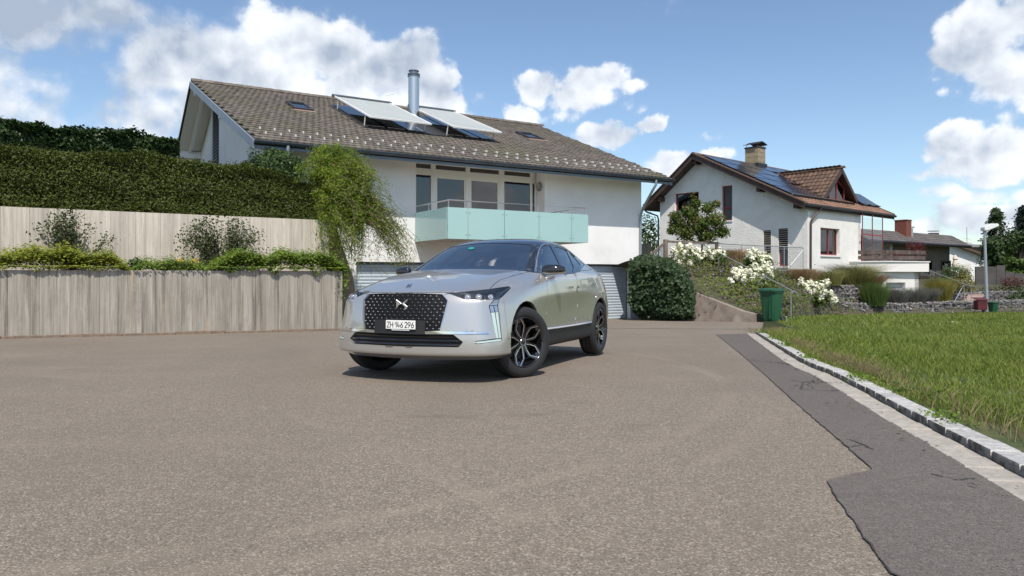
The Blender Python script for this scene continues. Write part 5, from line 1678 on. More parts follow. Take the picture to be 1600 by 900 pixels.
q.build('roof_tiles', M_GTILE, r3, kind='stuff')
q = MB(); q.prism([C.P(.9, v0c + 1.0, -1.4), C.P(.9, vrc + 6, -1.4), C.P(.9, vrc + 6, rz3(vrc) - 6 * slope3 - .2), C.P(.9, vrc, rz3(vrc) - .2), C.P(.9, v0c + 1.0, rz3(v0c + 1.0) - .2)], C.u * .3); q.build('gable_wall', M_GREYW, h3)
q = MB(); q.fbox(C, 1.2, L3 - 1, v0c + 1.1, v0c + 1.4, -1.6, rz3(v0c + 1.1) - .2); q.build('front_wall', M_BROWNW, h3)
for a_, b_ in ((2.4, 3.6), (5.5, 7.8), (9.5, 11.2)):
    q = MB(); q.fbox(C, a_, b_, v0c + 1.03, v0c + 1.098, -.2, 1.2); wq = q.build('window', M_DWOOD, h3)
    q = MB(); q.fbox(C, a_ + .12, b_ - .12, v0c + 1.01, v0c + 1.028, -.08, 1.08); q.build('pane', M_RGLASS, wq)
q = MB(); q.prism([C.P(U3 - .06, v0c - .05, z0c + .06), C.P(U3 - .06, vrc, rz3(vrc) + .06), C.P(U3 - .06, vrc, rz3(vrc) - .24), C.P(U3 - .06, v0c - .05, z0c - .24)], C.u * .055); q.build('verge_board', M_DWOOD, r3)
q = MB(); q.tube([C.P(U3 - .1, v0c - .1, z0c - .08), C.P(L3, v0c - .1, z0c - .08)], .075, 8); q.build('gutter', M_BLACK, r3)
cp = cast(1411, 366, C.P(0, v0c, z0c), n3); cl = C.loc(cp)
q = MB(); zt3 = (HOR - 345) / FOC * cp.y
q.fbox(C, cl[0] - .42, cl[0] + .42, cl[1] - .42, cl[1] + .42, cp.z - .8, zt3); co_ = q.build('chimney', M_BRICK, h3)
q = MB(); q.fbox(C, cl[0] - .46, cl[0] + .46, cl[1] - .46, cl[1] + .46, zt3, zt3 + .06); q.build('chimney_slab', M_BRICK, co_)
cp = cast(1423.5, 369, C.P(0, v0c, z0c), n3)
q = MB(); q.tube([cp - Vector((0, 0, .5)), cp + Vector((0, 0, .55))], .14, 12); vo = q.build('vent_pipe', M_ALU, h3, smooth=True)
q = MB(); q.tube([cp + Vector((0, 0, .60)), cp + Vector((0, 0, .72))], .24, 12); q.build('vent_cap', M_ALU, vo, smooth=True)

D = Frame(*at(1458, 430, 68).xy, 1250)
h4 = thing('far_gable_house', at(1490, 420, 70), 'far white gabled house with brown roof left of the conifers', 'house')
def fp_(px, py, Y=68): return at(px, py, Y)
bk = Vector((1.2, 9.0, 0))
q = MB(); q.prism([fp_(1458, 372), fp_(1538, 402), fp_(1538, 440), fp_(1440, 440), fp_(1440, 380)], bk); q.build('wall', M_WHITE, h4)
q = MB(); q.prism([fp_(1455, 370, 67.4), fp_(1542, 401, 67.4), fp_(1542, 397, 67.4), fp_(1455, 366.5, 67.4)], bk); r4 = q.build('roof', mat('far_brown_roof', (.12, .07, .045), .8, c2=(.09, .055, .04), scale=2), h4)
q = MB(); q.prism([fp_(1455, 366.5, 67.4), fp_(1455, 370, 67.4), fp_(1440, 377, 67.4), fp_(1440, 373, 67.4)], bk); q.build('roof_slope', MATS['far_brown_roof'], r4)
q = MB(); a_ = fp_(1458.5, 369.5, 70); q.cbox(a_ - Vector((0, 0, .2)), .75, .6, .55); cq = q.build('chimney', mat('dark_chimney', (.07, .055, .045), .8), h4)
q = MB(); q.cbox(a_ + Vector((0, 0, .5)), .9, .5, .06); q.build('chimney_cap', M_BLACK, cq)
E4 = thing('flat_roof_house', at(1525, 400, 80), 'far low house with a flat grey roof behind the gabled one', 'house')
q = MB(); q.obox(at(1500, 386, 80), (4.2, .4, 0), (-.5, 7, 0), (0, 0, -2.2)); q.build('wall', M_BROWNW, E4)
q = MB(); q.obox(at(1496, 386, 79.6), (5.0, .45, 0), (-.6, 8, 0), (0, 0, .3)); ro = q.build('roof', mat('grey_sheet_roof', (.24, .24, .24), .7), E4)
q = MB(); q.prism([at(1476, 377, 84), at(1516, 381, 84), at(1524, 385.5, 80), at(1500, 385.5, 80)], (0, 0, .15)); q.build('pale_roof', mat('pale_sheet_roof', (.38, .37, .36), .7), E4)
q = MB(); q.tube([at(1511, 381, 82), at(1510.5, 355, 82)], .035, 6); q.tube([at(1505, 372, 82), at(1516, 374, 82)], .02, 5); tag(q.build('antenna_mast', M_GALV, loc=at(1511, 381, 82)), 'thin antenna mast above the far roofs', 'antenna')
# dark fence with a taller end, at the right
M_FEN = mat('dark_grey_fence', (.06, .055, .052), .7, c2=(.08, .072, .066), scale=2)
dfc = thing('panel_fence', at(1540, 438, 48), 'dark grey board fence in front of the trees', 'fence')
pts_ = [(1466, 428), (1498, 426), (1530, 416), (1558, 416), (1572, 415), (1592, 423)]
for i, (px0, px1, t_) in enumerate([(1462, 1492, 423), (1524, 1541, 416.5), (1541, 1557, 416.5), (1557, 1571, 414.5), (1571, 1585, 425), (1585, 1600, 427)]):
    a_ = at(px0 + .3, 445, 48 + .1 * i); b_ = at(px1 - .3, 445, 48 + .1 * i); zt_ = (HOR - t_) / FOC * 48
    q = MB(); q.obox(a_, b_ - a_, (0, .08, 0), (0, 0, zt_ - a_.z)); q.build('fence_panel', M_FEN, dfc)
# parasol, folded
pb = at(1493, 420, 46); pt = at(1492.5, 398.5, 46)
ps = thing('parasol', pb, 'folded cream parasol in front of the grey roofed house', 'parasol')
q = MB(); q.tube([pb - Vector((0, 0, 1)), pt], .03, 6); q.build('pole', M_ALU, ps)
q = MB(); M = Matrix.Translation(pt)
q.lathe([(.02, .02), (.10, -.08), (.16, -.25), (.11, -.32), (.17, -.55), (.21, -.85), (.15, -.93), (.02, -.90)], M, 12); q.build('canopy', mat('cream_cloth', (.62, .57, .46), .9), ps, smooth=True)
q = MB(); q.obox(at(1497, 422, 46.5), (.9, .1, 0), (0, .6, 0), (0, 0, .38)); tag(q.build('garden_box', mat('pale_box', (.6, .58, .52), .8), loc=at(1497, 422, 46.5)), 'pale low garden box right of the folded parasol', 'box')
# ================================================================== PLANTS
def bush_mesh(name, pts, out, size, m, aspect=.55, up=.3, var=.45, ow=.6):
    return np_mesh(name, leaves(pts, size, aspect, up, var, out, ow), 4, m)
def stems(mb, base, tips, r0=.02, r1=.004, wob=.12, n=5):
    for t in tips:
        base_ = Vector(base); t = Vector(t); pts = []
        mid = Vector((random.gauss(0, wob), random.gauss(0, wob), abs(random.gauss(0, wob))))
        for k in range(n + 1):
            s_ = k / n
            pts.append(base_.lerp(t, s_) + mid * math.sin(math.pi * s_))
        mb.tube(pts, [r0 + (r1 - r0) * k / n for k in range(n + 1)], 5, False)
M_BARK = mat('bark', (.10, .075, .055), .9, c2=(.06, .045, .035), scale=14, bump=.5, bscale=40)
M_TWIG = mat('twig', (.13, .095, .06), .85)

# ---- clipped yew hedge on the upper wall
L_YEW = leaf_mat('yew_leaf', (.105, .128, .018), (.042, .066, .012), .6, .2, .9)
def hedge(name, label, o_, d, nrm, length, depth, zb, zt_fn, count, size, m, core_c, wob=.10, seed=0.0, aspect=.45, top_m=None):
    base = o_ + d * (length / 2) + nrm * (depth / 2); base = Vector((base.x, base.y, zb))
    root = thing(name, base, label, 'hedge')
    # woody inside
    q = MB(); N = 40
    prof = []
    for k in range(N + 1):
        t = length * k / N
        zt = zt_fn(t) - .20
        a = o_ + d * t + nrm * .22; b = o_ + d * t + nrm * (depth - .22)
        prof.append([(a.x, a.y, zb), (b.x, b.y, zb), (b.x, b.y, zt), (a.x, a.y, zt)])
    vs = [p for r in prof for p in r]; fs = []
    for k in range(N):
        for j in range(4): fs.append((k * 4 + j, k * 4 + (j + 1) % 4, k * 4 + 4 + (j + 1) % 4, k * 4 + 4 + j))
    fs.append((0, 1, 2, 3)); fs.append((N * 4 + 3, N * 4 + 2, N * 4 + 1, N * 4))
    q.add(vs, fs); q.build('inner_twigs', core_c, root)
    # leaves on front, top, ends
    hm = zt_fn(length / 2) - zb
    wf, wt_, we = length * hm, length * depth * .8, depth * hm
    n = count; nf = int(n * wf / (wf + wt_ + we)); nt = int(n * wt_ / (wf + wt_ + we)); ne = n - nf - nt
    P = []; O = []
    t = RNG.random(nf) * length; h = RNG.random(nf)
    ztv = np.array([zt_fn(x) for x in t])
    z = zb + h * (ztv - zb)
    base2 = np.array([o_.x, o_.y]) 
    dv = np.array([d.x, d.y]); nv = np.array([nrm.x, nrm.y])
    lump = wob * noise3(np.stack([t, z, t * .3], 1), 2.3, seed) + wob * .6 * noise3(np.stack([t, z, z], 1), 6.1, seed + 2)
    dep = RNG.random(nf) ** 1.6 * .24 + lump * 1.0 + .02 + np.maximum(0, h - .9) * 1.2 * wob * 4
    xy = base2 + t[:, None] * dv + dep[:, None] * nv
    P.append(np.column_stack([xy, z])); O.append(np.tile(np.array([-nrm.x, -nrm.y, .15]), (nf, 1)))
    t = RNG.random(nt) * length; w_ = RNG.random(nt) * depth
    ztv = np.array([zt_fn(x) for x in t])
    z = ztv + wob * .7 * noise3(np.stack([t, w_, t], 1), 3.0, seed) + .5 * wob * noise3(np.stack([t, w_, t], 1), 8.0, seed) - RNG.random(nt) ** 1.8 * .20 + RNG.random(nt) ** 8 * .12
    xy = base2 + t[:, None] * dv + w_[:, None] * nv
    P.append(np.column_stack([xy, z])); O.append(np.tile(np.array([0, 0, 1.0]), (nt, 1)))
    w_ = RNG.random(ne) * depth; h = RNG.random(ne); z = zb + h * (zt_fn(length) - zb)
    t = length - RNG.random(ne) ** 1.6 * .25 + wob * noise3(np.stack([w_, z, z], 1), 4.0, seed)
    xy = base2 + t[:, None] * dv + w_[:, None] * nv
    P.append(np.column_stack([xy, z])); O.append(np.tile(np.array([d.x, d.y, .1]), (ne, 1)))
    P = np.concatenate(P); O = np.concatenate(O)
    me = bush_mesh('foliage', P, O, size, m, aspect, .15, .5, .45)
    o = link('foliage', me, root); o['kind'] = 'stuff'
    return root
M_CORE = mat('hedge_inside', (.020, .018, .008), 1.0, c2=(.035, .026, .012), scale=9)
ho = wp(-6.2, UPN + .22, 0)
def yew_top(t): return 2.72 + .05 * math.sin(t * .9) + .03 * math.sin(t * 2.3) - max(0, t - 11.6) * .28
hedge('clipped_hedge', 'long clipped yew hedge standing behind the upper concrete wall', ho, wd, wn, 12.9, 1.3, 1.36, yew_top, 95000, .064, L_YEW, M_CORE, .10, 1.0, .40)
# ---- taller dark hedge behind it
L_LAU = leaf_mat('laurel_leaf', (.045, .085, .020), (.018, .042, .010), .5, .15, 1.2)
ho2 = at(-40, 300, 21.0); ho2.z = 0
h2d = (at(282, 300, 27.5) - at(-40, 300, 21.0)); h2d.z = 0; h2l = h2d.length; h2d.normalize(); h2n = Vector((-h2d.y, h2d.x, 0))
zt_l = (HOR - 196) / FOC * 21.8; zt_r = (HOR - 214) / FOC * 27.3
hedge('tall_hedge', 'taller dark green hedge behind the clipped hedge, left of the white house', ho2, h2d, h2n, h2l, 1.6, 1.3, lambda t: zt_l + (zt_r - zt_l) * (t / h2l) ** .9 + .06 * math.sin(t * 1.7), 42000, .13, L_LAU, M_CORE, .16, 4.0, .55)

# ---- rounded bush by the house
def bush(name, label, cat, c, r, n, size, m, group=None, aspect=.55, core=True, twigs=8, shell=.55, up=.3, lumps=0):
    base = Vector((c[0], c[1], c[2] - r[2]))
    root = thing(name, base, label, cat, group)
    if lumps:
        P = []; O = []
        for k in range(lumps):
            d = unit(RNG.normal(size=3)); d[2] = abs(d[2]) * .9 - .15
            cc = np.array(c) + d * np.array(r) * .55 * RNG.uniform(.5, 1.15)
            rr = np.array(r) * RNG.uniform(.34, .58)
            p, o_ = blob_points(n // lumps, cc, rr, shell); P.append(p); O.append(o_)
        P = np.concatenate(P); O = np.concatenate(O)
    else:
        P, O = blob_points(n, c, r, shell)
    k = P[:, 2] > base.z - .02
    o = link('foliage', bush_mesh('foliage', P[k], O[k], size, m, aspect, up), root); o['kind'] = 'stuff'
    q = MB()
    tips = [Vector(c) + Vector((random.uniform(-.7, .7) * r[0], random.uniform(-.7, .7) * r[1], random.uniform(.1, .7) * r[2])) for _ in range(twigs)]
    stems(q, base - Vector((0, 0, .05)), tips, .02 * max(r), .004, .1 * max(r)); q.build('branches', M_BARK, root)
    return root
L_BOX = leaf_mat('box_leaf', (.07, .125, .03), (.03, .065, .016), .5, .2, 2)
c = at(430, 263, 19.2)
bush('rounded_bush', 'rounded green bush between the clipped hedge and the white house', 'bush', tuple(c), (.85, .8, .55), 5200, .075, L_BOX)
c = at(500, 285, 18.9)
# ---- arching shrub that hangs over the end of the upper wall
L_ARCH = leaf_mat('arching_leaf', (.27, .37, .035), (.11, .20, .022), .55, .4, 1.4, c3=(.34, .34, .06))
def arching():
    base = wp(6.85, UPN + .45, 1.4)
    root = thing('arching_shrub', base, 'feathery arching green shrub hanging over the end of the upper concrete wall', 'shrub')
    br = MB(); P = []; O = []
    for k in range(330):
        # long whips: up, out, then down
        a = random.gauss(.0, 1.0)
        outdir = (wd * random.uniform(-.28, 1.0) - wn * random.uniform(.0, .8)).normalized()
        reach = random.uniform(.5, 2.2) * (1.0 if outdir.dot(wd) > -.1 else .55)
        h = random.uniform(.05, 1.75)
        if random.random() < .4: h = random.uniform(1.0, 1.95); reach *= .65
        if random.random() < .22: outdir = (wd * random.uniform(.5, 1.0) - wn * random.uniform(.1, .6)).normalized(); reach = random.uniform(1.7, 2.55); h = random.uniform(.2, .9)
        drop = max(0, reach - .8) * random.uniform(.7, 2.0)
        pts = []
        n_ = 14
        for i in range(n_ + 1):
            s_ = i / n_
            z = h * math.sin(min(1.0, s_ * 1.45) * math.pi / 2) - drop * max(0, s_ - .4) ** 1.6 * 1.8
            p = base + Vector((random.gauss(0, .05), random.gauss(0, .05), 0)) * 2 + outdir * reach * s_ ** .9 + Vector((0, 0, z))
            p += Vector((random.gauss(0, .012), random.gauss(0, .012), random.gauss(0, .012)))
            pts.append(p)
        br.tube(pts, [.012 * (1 - i / n_) + .003 for i in range(n_ + 1)], 4, False)
        fr_ = reach > 1.5
        for i in range(1, n_):
            m_ = 19 if not fr_ or i < n_ * .55 else 9
            for _ in range(m_):
                t_ = random.random(); p = pts[i].lerp(pts[i + 1], t_)
                j = .05 if i > n_ * .6 else .10
                P.append((p.x + random.gauss(0, j), p.y + random.gauss(0, j), p.z + random.gauss(0, j))); O.append((outdir.x, outdir.y, .4))
    for k in range(80):           # curtain of hanging shoots over the wall's end
        b0 = base + wd * random.uniform(-.35, .75) - wn * random.uniform(.0, .35) + Vector((0, 0, random.uniform(.1, .7)))
        outdir = (wd * random.uniform(-.1, .5) - wn * random.uniform(.4, 1.0)).normalized(); reach = random.uniform(.35, .8); dr = random.uniform(.7, 1.75)
        pts = [b0 + outdir * reach * min(1, s_ / 5) ** .7 + Vector((0, 0, .22 * math.sin(min(1, s_ / 4) * 3.14) - dr * (s_ / 12) ** 1.5)) + Vector((random.gauss(0, .012), random.gauss(0, .012), 0)) for s_ in range(13)]
        br.tube(pts, [.008 - .0055 * i / 12 for i in range(13)], 4, False)
        for i in range(1, 12):
            for _ in range(13 if i < 9 else 8):
                p = pts[i].lerp(pts[i + 1], random.random()); P.append((p.x + random.gauss(0, .06), p.y + random.gauss(0, .06), p.z + random.gauss(0, .05))); O.append((outdir.x, outdir.y, .2))
    br.build('branches', M_TWIG, root)
    o = link('foliage', bush_mesh('foliage', np.array(P), np.array(O), .060, L_ARCH, .30, .25, .5, .3), root); o['kind'] = 'stuff'
arching()

# ---- open rose-like shrubs before the upper wall
L_ROSE = leaf_mat('rose_leaf', (.085, .125, .035), (.038, .065, .020), .5, .25, 2, c3=(.12, .11, .045))
def rose(label, t0, n0, wid, h, nst, nl, seed):
    random.seed(seed)
    base = wp(t0, n0, .03)
    root = thing('rose_shrub', base, label, 'shrub')
    br = MB(); P = []
    for k in range(nst):
        x = random.uniform(-1, 1); tip = base + wd * (x * wid) - wn * random.uniform(-.25, .25) + Vector((0, 0, h * random.uniform(.55, 1.0) * (1 - .35 * abs(x) ** 2)))
        b0 = base + wd * (x * .16) + Vector((0, random.uniform(-.08, .08), 0))
        pts = []
        sag = random.uniform(.0, .35)
        for i in range(9):
            s_ = i / 8
            p = b0.lerp(tip, s_); p.z = b0.z + (tip.z - b0.z) * (1 - (1 - s_) ** 1.5) - sag * abs(x) * max(0, s_ - .6) ** 2 * 3
            pts.append(p + Vector((random.gauss(0, .015),) * 3))
        br.tube(pts, [.010 - .0075 * i / 8 for i in range(9)], 4, False)
        for i in range(2, 9):
            for _ in range(int(nl / nst / 7)):
                p = pts[i]; cl = .055 + .03 * (i > 5)
                P.append((p.x + random.gauss(0, cl), p.y + random.gauss(0, cl), p.z + random.gauss(0, cl)))
    br.build('stems', M_TWIG, root)
    o = link('foliage', bush_mesh('foliage', np.array(P), None, .058, L_ROSE, .6, .3), root); o['kind'] = 'stuff'
tl = lambda px, n0: min(((wp(t * .05, n0, 0), t * .05) for t in range(-60, 150)), key=lambda q: abs(q[0].x / q[0].y - (px - 800) / FOC))[1]
rose('open leafy shrub before the upper wall at the far left', tl(118, 1.1), 1.1, .74, 1.42, 30, 2100, 11)
rose('wider leafy shrub before the upper wall below the rounded bush', tl(348, 1.05), 1.05, .95, 1.42, 48, 4000, 12)
random.seed(21)
# ---- ground cover in the planting strip
L_GC = leaf_mat('groundcover_leaf', (.30, .31, .035), (.12, .175, .025), .5, .3, 3)
L_GC2 = leaf_mat('groundcover_green', (.21, .28, .035), (.075, .14, .022), .5, .3, 3)
def cover_strip(name, px0, px1, h, m, count, size, hang, n0=.02, n1=.95):
    t0, t1 = tl(px0, .1), tl(px1, .1)
    t = RNG.uniform(t0, t1, count); n_ = RNG.uniform(n0, n1, count)
    q = wp(0, 0, 0)
    lump = .5 + .5 * noise3(np.stack([t, n_, t], 1), 4.2, px0 * .01)
    edge = np.clip(np.minimum(t - t0, t1 - t) / .35, .15, 1)
    top = WT + h * (.45 + .75 * lump) * edge * np.clip(1.15 - .5 * np.abs(n_ - .35), .3, 1)
    z = WT + (top - WT) * RNG.random(count) ** .35 + RNG.random(count) ** 7 * .17 + .05 * noise3(np.stack([t, n_, n_], 1), 13.0, 1)
    # a few shoots hang over the wall's edge
    k = RNG.random(count) < hang
    hl = (.5 + .5 * noise3(np.stack([t, t, t], 1), 7.0, 3)) ** 2
    n_ = np.where(k, -.04 - .05 * RNG.random(count), n_); z = np.where(k, WT + .08 - RNG.random(count) * .22 * hl, z)
    P = np.column_stack([q.x + wd.x * t + wn.x * n_, q.y + wd.y * t + wn.y * n_, z])
    o = link(name, bush_mesh(name, P, np.tile(np.array([-wn.x * .5, -wn.y * .5, .9]), (count, 1)), size, m, .7, .4), None); o['kind'] = 'stuff'
    return o
cover_strip('ground_cover', -140, 200, .40, L_GC, 16000, .055, .06)
cover_strip('ground_cover', 335, 541, .43, L_GC2, 15000, .055, .07)
cover_strip('low_weeds', 195, 345, .18, L_GC2, 3800, .05, .02)
# trailing shoots at the wall's end
t = RNG.normal(0, 1, 1500)
P = []
for _ in range(34):
    a_ = wp(WL + random.uniform(-.10, .12), random.uniform(-.03, .9), WT + .15); L_ = random.uniform(.25, .95)
    for k in range(46):
        s_ = k / 45; P.append((a_.x + random.gauss(0, .035), a_.y + random.gauss(0, .035), a_.z - L_ * s_))
o = link('foliage_trail', bush_mesh('foliage_trail', np.array(P), None, .055, L_GC2, .7, .2), None, loc=wp(WL, .3, WT)); o['kind'] = 'stuff'; o.name = 'trailing_ivy'
# small dark plant and the tussock with yellow flowers
c = wp(tl(213, .45), .45, WT + .12)
bush('small_plant', 'small dark leafy plant between the yellow green cover and the flowers', 'plant', tuple(c), (.17, .17, .15), 420, .06, L_BOX, twigs=5)
M_YEL = mat('yellow_petal', (.75, .48, .02), .6)
def blades(P0, n, h, spread, width, m, lean=.5, name='blades', drop=.0):
    """tapered grass blades from points P0 (N,3)"""
    N = len(P0)
    ang = RNG.random(N) * 2 * np.pi
    d = np.column_stack([np.cos(ang), np.sin(ang), np.zeros(N)])
    hh = h * RNG.uniform(.55, 1.1, (N, 1)); ll = hh * lean * RNG.uniform(.2, 1.2, (N, 1))
    s = np.column_stack([-np.sin(ang + 1.2), np.cos(ang + 1.2), np.zeros(N)]) * width * RNG.uniform(.6, 1.2, (N, 1))
    up = np.array([0, 0, 1.0])
    a = P0 - s / 2; b = P0 + s / 2
    m1 = P0 + up * hh * .6 + d * ll * .35
    tip = P0 + up * hh * (1 - drop) + d * ll
    q1 = np.stack([a, b, m1 + s * .38, m1 - s * .38], axis=1)
    q2 = np.stack([m1 - s * .38, m1 + s * .38, tip + s * .06, tip - s * .06], axis=1)
    return np.concatenate([q1, q2])
L_GRS = leaf_mat('grass_blade', (.115, .165, .028), (.045, .085, .012), .5, .3, .8, c3=(.26, .21, .10))
def tussock(name, label, c, r, h, n, m, lean=.6, width=.008, drop=.1, cat='grass', group=None, flowers=None):
    root = thing(name, Vector(c), label, cat, group)
    a = RNG.random(n) * 2 * np.pi; rr = r * np.sqrt(RNG.random(n))
    P0 = np.column_stack([c[0] + rr * np.cos(a), c[1] + rr * np.sin(a), np.full(n, c[2])])
    o = link('blade_tuft', np_mesh('blade_tuft', blades(P0, n, h, r, width, m, lean, drop=drop), 4, m), root); o['kind'] = 'stuff'
    return root
c = wp(tl(275, .4), .4, WT)
rt = tussock('flower_tussock', 'low green tussock dotted with yellow flowers on the lower wall', tuple(c), .36, .22, 1500, L_GRS, .6, .009, .05, 'plant')
q = MB()
for k in range(14):
    p = c + wd * random.uniform(-.08, .42) - wn * random.uniform(0, .25) + Vector((0, 0, random.uniform(.14, .27)))
    q.add([p + Vector((.022 * math.cos(a_), .006 * random.random(), .022 * math.sin(a_))) for a_ in [i * math.pi / 4 for i in range(8)]] + [p + Vector((0, -.018, .012))], [(i, (i + 1) % 8, 8) for i in range(8)])
q.build('flower_heads', M_YEL, rt, kind='stuff')

# ---- ivy mound on the stair wall
L_IVY = leaf_mat('ivy_leaf', (.040, .075, .024), (.014, .032, .010), .55, .10, 2)
def ivy():
    root = thing('ivy_mound', wpt(1045, -1.65), 'dense dark ivy covering the wall at the corner of the white house', 'ivy')
    P = []; O = []
    n = 15000
    px = RNG.uniform(990, 1091, n); v = RNG.random(n)
    def top(x): return np.interp(x, [988, 996, 1010, 1030, 1060, 1076, 1088, 1092], [415, 400, 398, 401, 408, 422, 448, 470])
    def bot(x): return np.interp(x, [988, 996, 1005, 1030, 1060, 1092], [470, 492, 496, 497, 499, 497])
    py = top(px) + (bot(px) - top(px)) * v
    belly = np.clip(np.minimum(px - 986, 1094 - px) / 12, 0, 1) ** .5 * np.clip(np.minimum(v * 7, (1 - v) * 7), 0, 1) ** .5
    q0 = wa; nn = np.array([-wwn.x, -wwn.y])
    lump = .13 * noise3(np.column_stack([px * .06, py * .06, px * .02]), 2.2, 1) + .05 * noise3(np.column_stack([px * .06, py * .06, px * .02]), 6, 2)
    f_ = (px - 1000) / 178.0
    bx = wa.x + (wb.x - wa.x) * f_; by = wa.y + (wb.y - wa.y) * f_
    z = (HOR - py) / FOC * by
    out = .04 + .55 * belly + lump - RNG.random(n) ** 1.5 * .28 + RNG.random(n) ** 14 * .22
    P = np.column_stack([bx + nn[0] * out, by + nn[1] * out, z])
    # keep the outline where the photograph has it although the mound bulges forward
    P[:, 2] *= (by + nn[1] * out) / by
    O = np.tile(np.array([nn[0], nn[1], .35]), (n, 1))
    me = np_mesh('foliage', leaves(P, .105, .9, .25, .4, O, .7), 4, L_IVY)
    o = link('foliage', me, root); o['kind'] = 'stuff'
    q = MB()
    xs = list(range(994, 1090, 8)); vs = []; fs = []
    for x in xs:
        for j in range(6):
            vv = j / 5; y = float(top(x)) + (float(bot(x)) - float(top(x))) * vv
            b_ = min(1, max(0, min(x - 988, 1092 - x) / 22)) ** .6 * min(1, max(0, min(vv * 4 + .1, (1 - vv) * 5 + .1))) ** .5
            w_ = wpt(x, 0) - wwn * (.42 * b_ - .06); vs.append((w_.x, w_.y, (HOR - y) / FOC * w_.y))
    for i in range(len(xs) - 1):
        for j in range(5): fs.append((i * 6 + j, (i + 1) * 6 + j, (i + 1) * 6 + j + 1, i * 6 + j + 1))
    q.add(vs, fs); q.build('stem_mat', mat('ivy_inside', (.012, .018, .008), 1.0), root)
ivy()

# ---- small tree before the plaster house
L_TREE = leaf_mat('tree_leaf', (.13, .19, .030), (.050, .090, .020), .5, .3, 1.6, c3=(.22, .11, .04))
def small_tree(name, label, base, trunk_h, clumps, nl, size, m, tr=.06, cat='tree', leader=None):
    root = thing(name, base, label, cat)
    q = MB(); top = base + Vector((0, 0, trunk_h))
    q.tube([base - Vector((0, 0, .2)), base.lerp(top, .5) + Vector((.03, 0, 0)), top], [tr, tr * .8, tr * .6], 8)
    for (c, r, w_) in clumps:
        stems(q, base.lerp(top, random.uniform(.45, 1.0)), [Vector(c) + Vector((random.gauss(0, r[0] * .4), random.gauss(0, r[1] * .4), random.gauss(0, r[2] * .4))) for _ in range(4)], tr * .4, .005, .08)
    q.build('trunk', M_BARK, root, smooth=True)
    P = []; O = []; tot = sum(w_ for _, _, w_ in clumps)
    for (c, r, w_) in clumps:
        p, o_ = blob_points(int(nl * w_ / tot), tuple(c), r, .25); P.append(p); O.append(o_)
    if leader is not None:
        p = np.array([tuple(leader[0].lerp(leader[1], random.random()) + Vector((random.gauss(0, .07), random.gauss(0, .07), random.gauss(0, .05)))) for _ in range(130)]); P.append(p); O.append(np.tile([0, 0, 1.0], (130, 1)))
    o = link('crown', bush_mesh('crown', np.concatenate(P), np.concatenate(O), size, m, .6, .3, .45, .4), root); o['kind'] = 'stuff'
    return root
TY = 31.6
def tc(px, py, r, w_=1.0, dy=0): return (at(px, py, TY + dy), (r / FOC * TY, r / FOC * TY, r / FOC * TY * .8), w_)
tb = at(1096, 404, TY)
cl = [tc(1090, 350, 22, 1.6), tc(1060, 350, 17, .9, .2), tc(1118, 345, 18, 1, -.2), tc(1078, 332, 15, .8), tc(1106, 325, 13, .7), tc(1055, 338, 11, .5), tc(1128, 362, 14, .7), tc(1072, 366, 17, .9), tc(1105, 368, 18, 1), tc(1088, 318, 9, .35), tc(1120, 318, 7, .3), tc(1050, 360, 9, .4)]
small_tree('small_tree', 'small leafy tree in front of the upper gable window', tb, 1.35, cl, 9500, .10, L_TREE, .05, leader=(at(1084, 325, TY), at(1083, 302, TY)))

# ---- hydrangeas
L_HYD = leaf_mat('hydrangea_leaf', (.17, .23, .035), (.06, .11, .02), .5, .28, 2.5)
M_HYD = mat('hydrangea_white', (.78, .77, .62), .8, c2=(.66, .68, .42), scale=6, lo=.45, hi=.75, island=.08)
def flower_head(c, r):
    """cone of small petals"""
    n = 46
    d = unit(RNG.normal(size=(n, 3))); 
    P = np.array(c) + d * np.array([r, r, r * 1.15]) * (.72 + .28 * RNG.random((n, 1)))
    P[:, 2] += np.where(d[:, 2] > 0, d[:, 2] * r * .35, 0)
    return P, d
def hydrangea(label, px, py, Y, wpx, hpx, heads, hr):
    base = at(px, py + hpx, Y); s_ = Y / FOC
    c = at(px, py + hpx * .55, Y)
    root = thing('hydrangea', base, label, 'hydrangea', 'white hydrangeas on the bank')
    p, o_ = blob_points(int(900 + wpx * hpx * .7), tuple(c), (wpx * s_, wpx * s_ * .8, hpx * s_ * .55), .35)
    o = link('foliage', bush_mesh('foliage', p, o_, .12, L_HYD, .65, .3), root); o['kind'] = 'stuff'
    q = MB(); stems(q, base - Vector((0, 0, .1)), [at(hx, hy, Y) for hx, hy in heads], .014, .006, .08); q.build('stems', M_TWIG, root)
    for hx, hy in heads:
        p, d = flower_head(tuple(at(hx, hy, Y - .25 - random.random() * .2)), hr * 1.3 * s_ * random.uniform(.8, 1.15))
        lv = leaves(p, hr * 1.3 * s_ * .8, .9, .1, .3, d, .8)
        # a solid heart so that the head reads as one
        cp = p.mean(0)
        me = np_mesh('flower_head', lv, 4, M_HYD)
        bm = bmesh.new(); bm.from_mesh(me)
        bmesh.ops.create_icosphere(bm, subdivisions=1, radius=hr * 1.3 * s_ * .74, matrix=Matrix.Translation(Vector(cp)))
        bm.to_mesh(me); bm.free()
        link('flower_head', me, root)
hydrangea('white hydrangea nearest the wooden fence, above the ivy', 1072, 384, 29.0, 25, 34, [(1052, 392), (1056, 403), (1062, 386), (1070, 393), (1078, 386), (1084, 395), (1090, 392), (1066, 402), (1086, 406), (1062, 413), (1078, 412), (1092, 401), (1058, 397), (1075, 400)], 4.2)
hydrangea('white hydrangea next to the top of the stair rail', 1116, 388, 29.6, 22, 26, [(1100, 398), (1108, 392), (1116, 396), (1124, 393), (1130, 398), (1112, 402), (1122, 404)], 3.8)
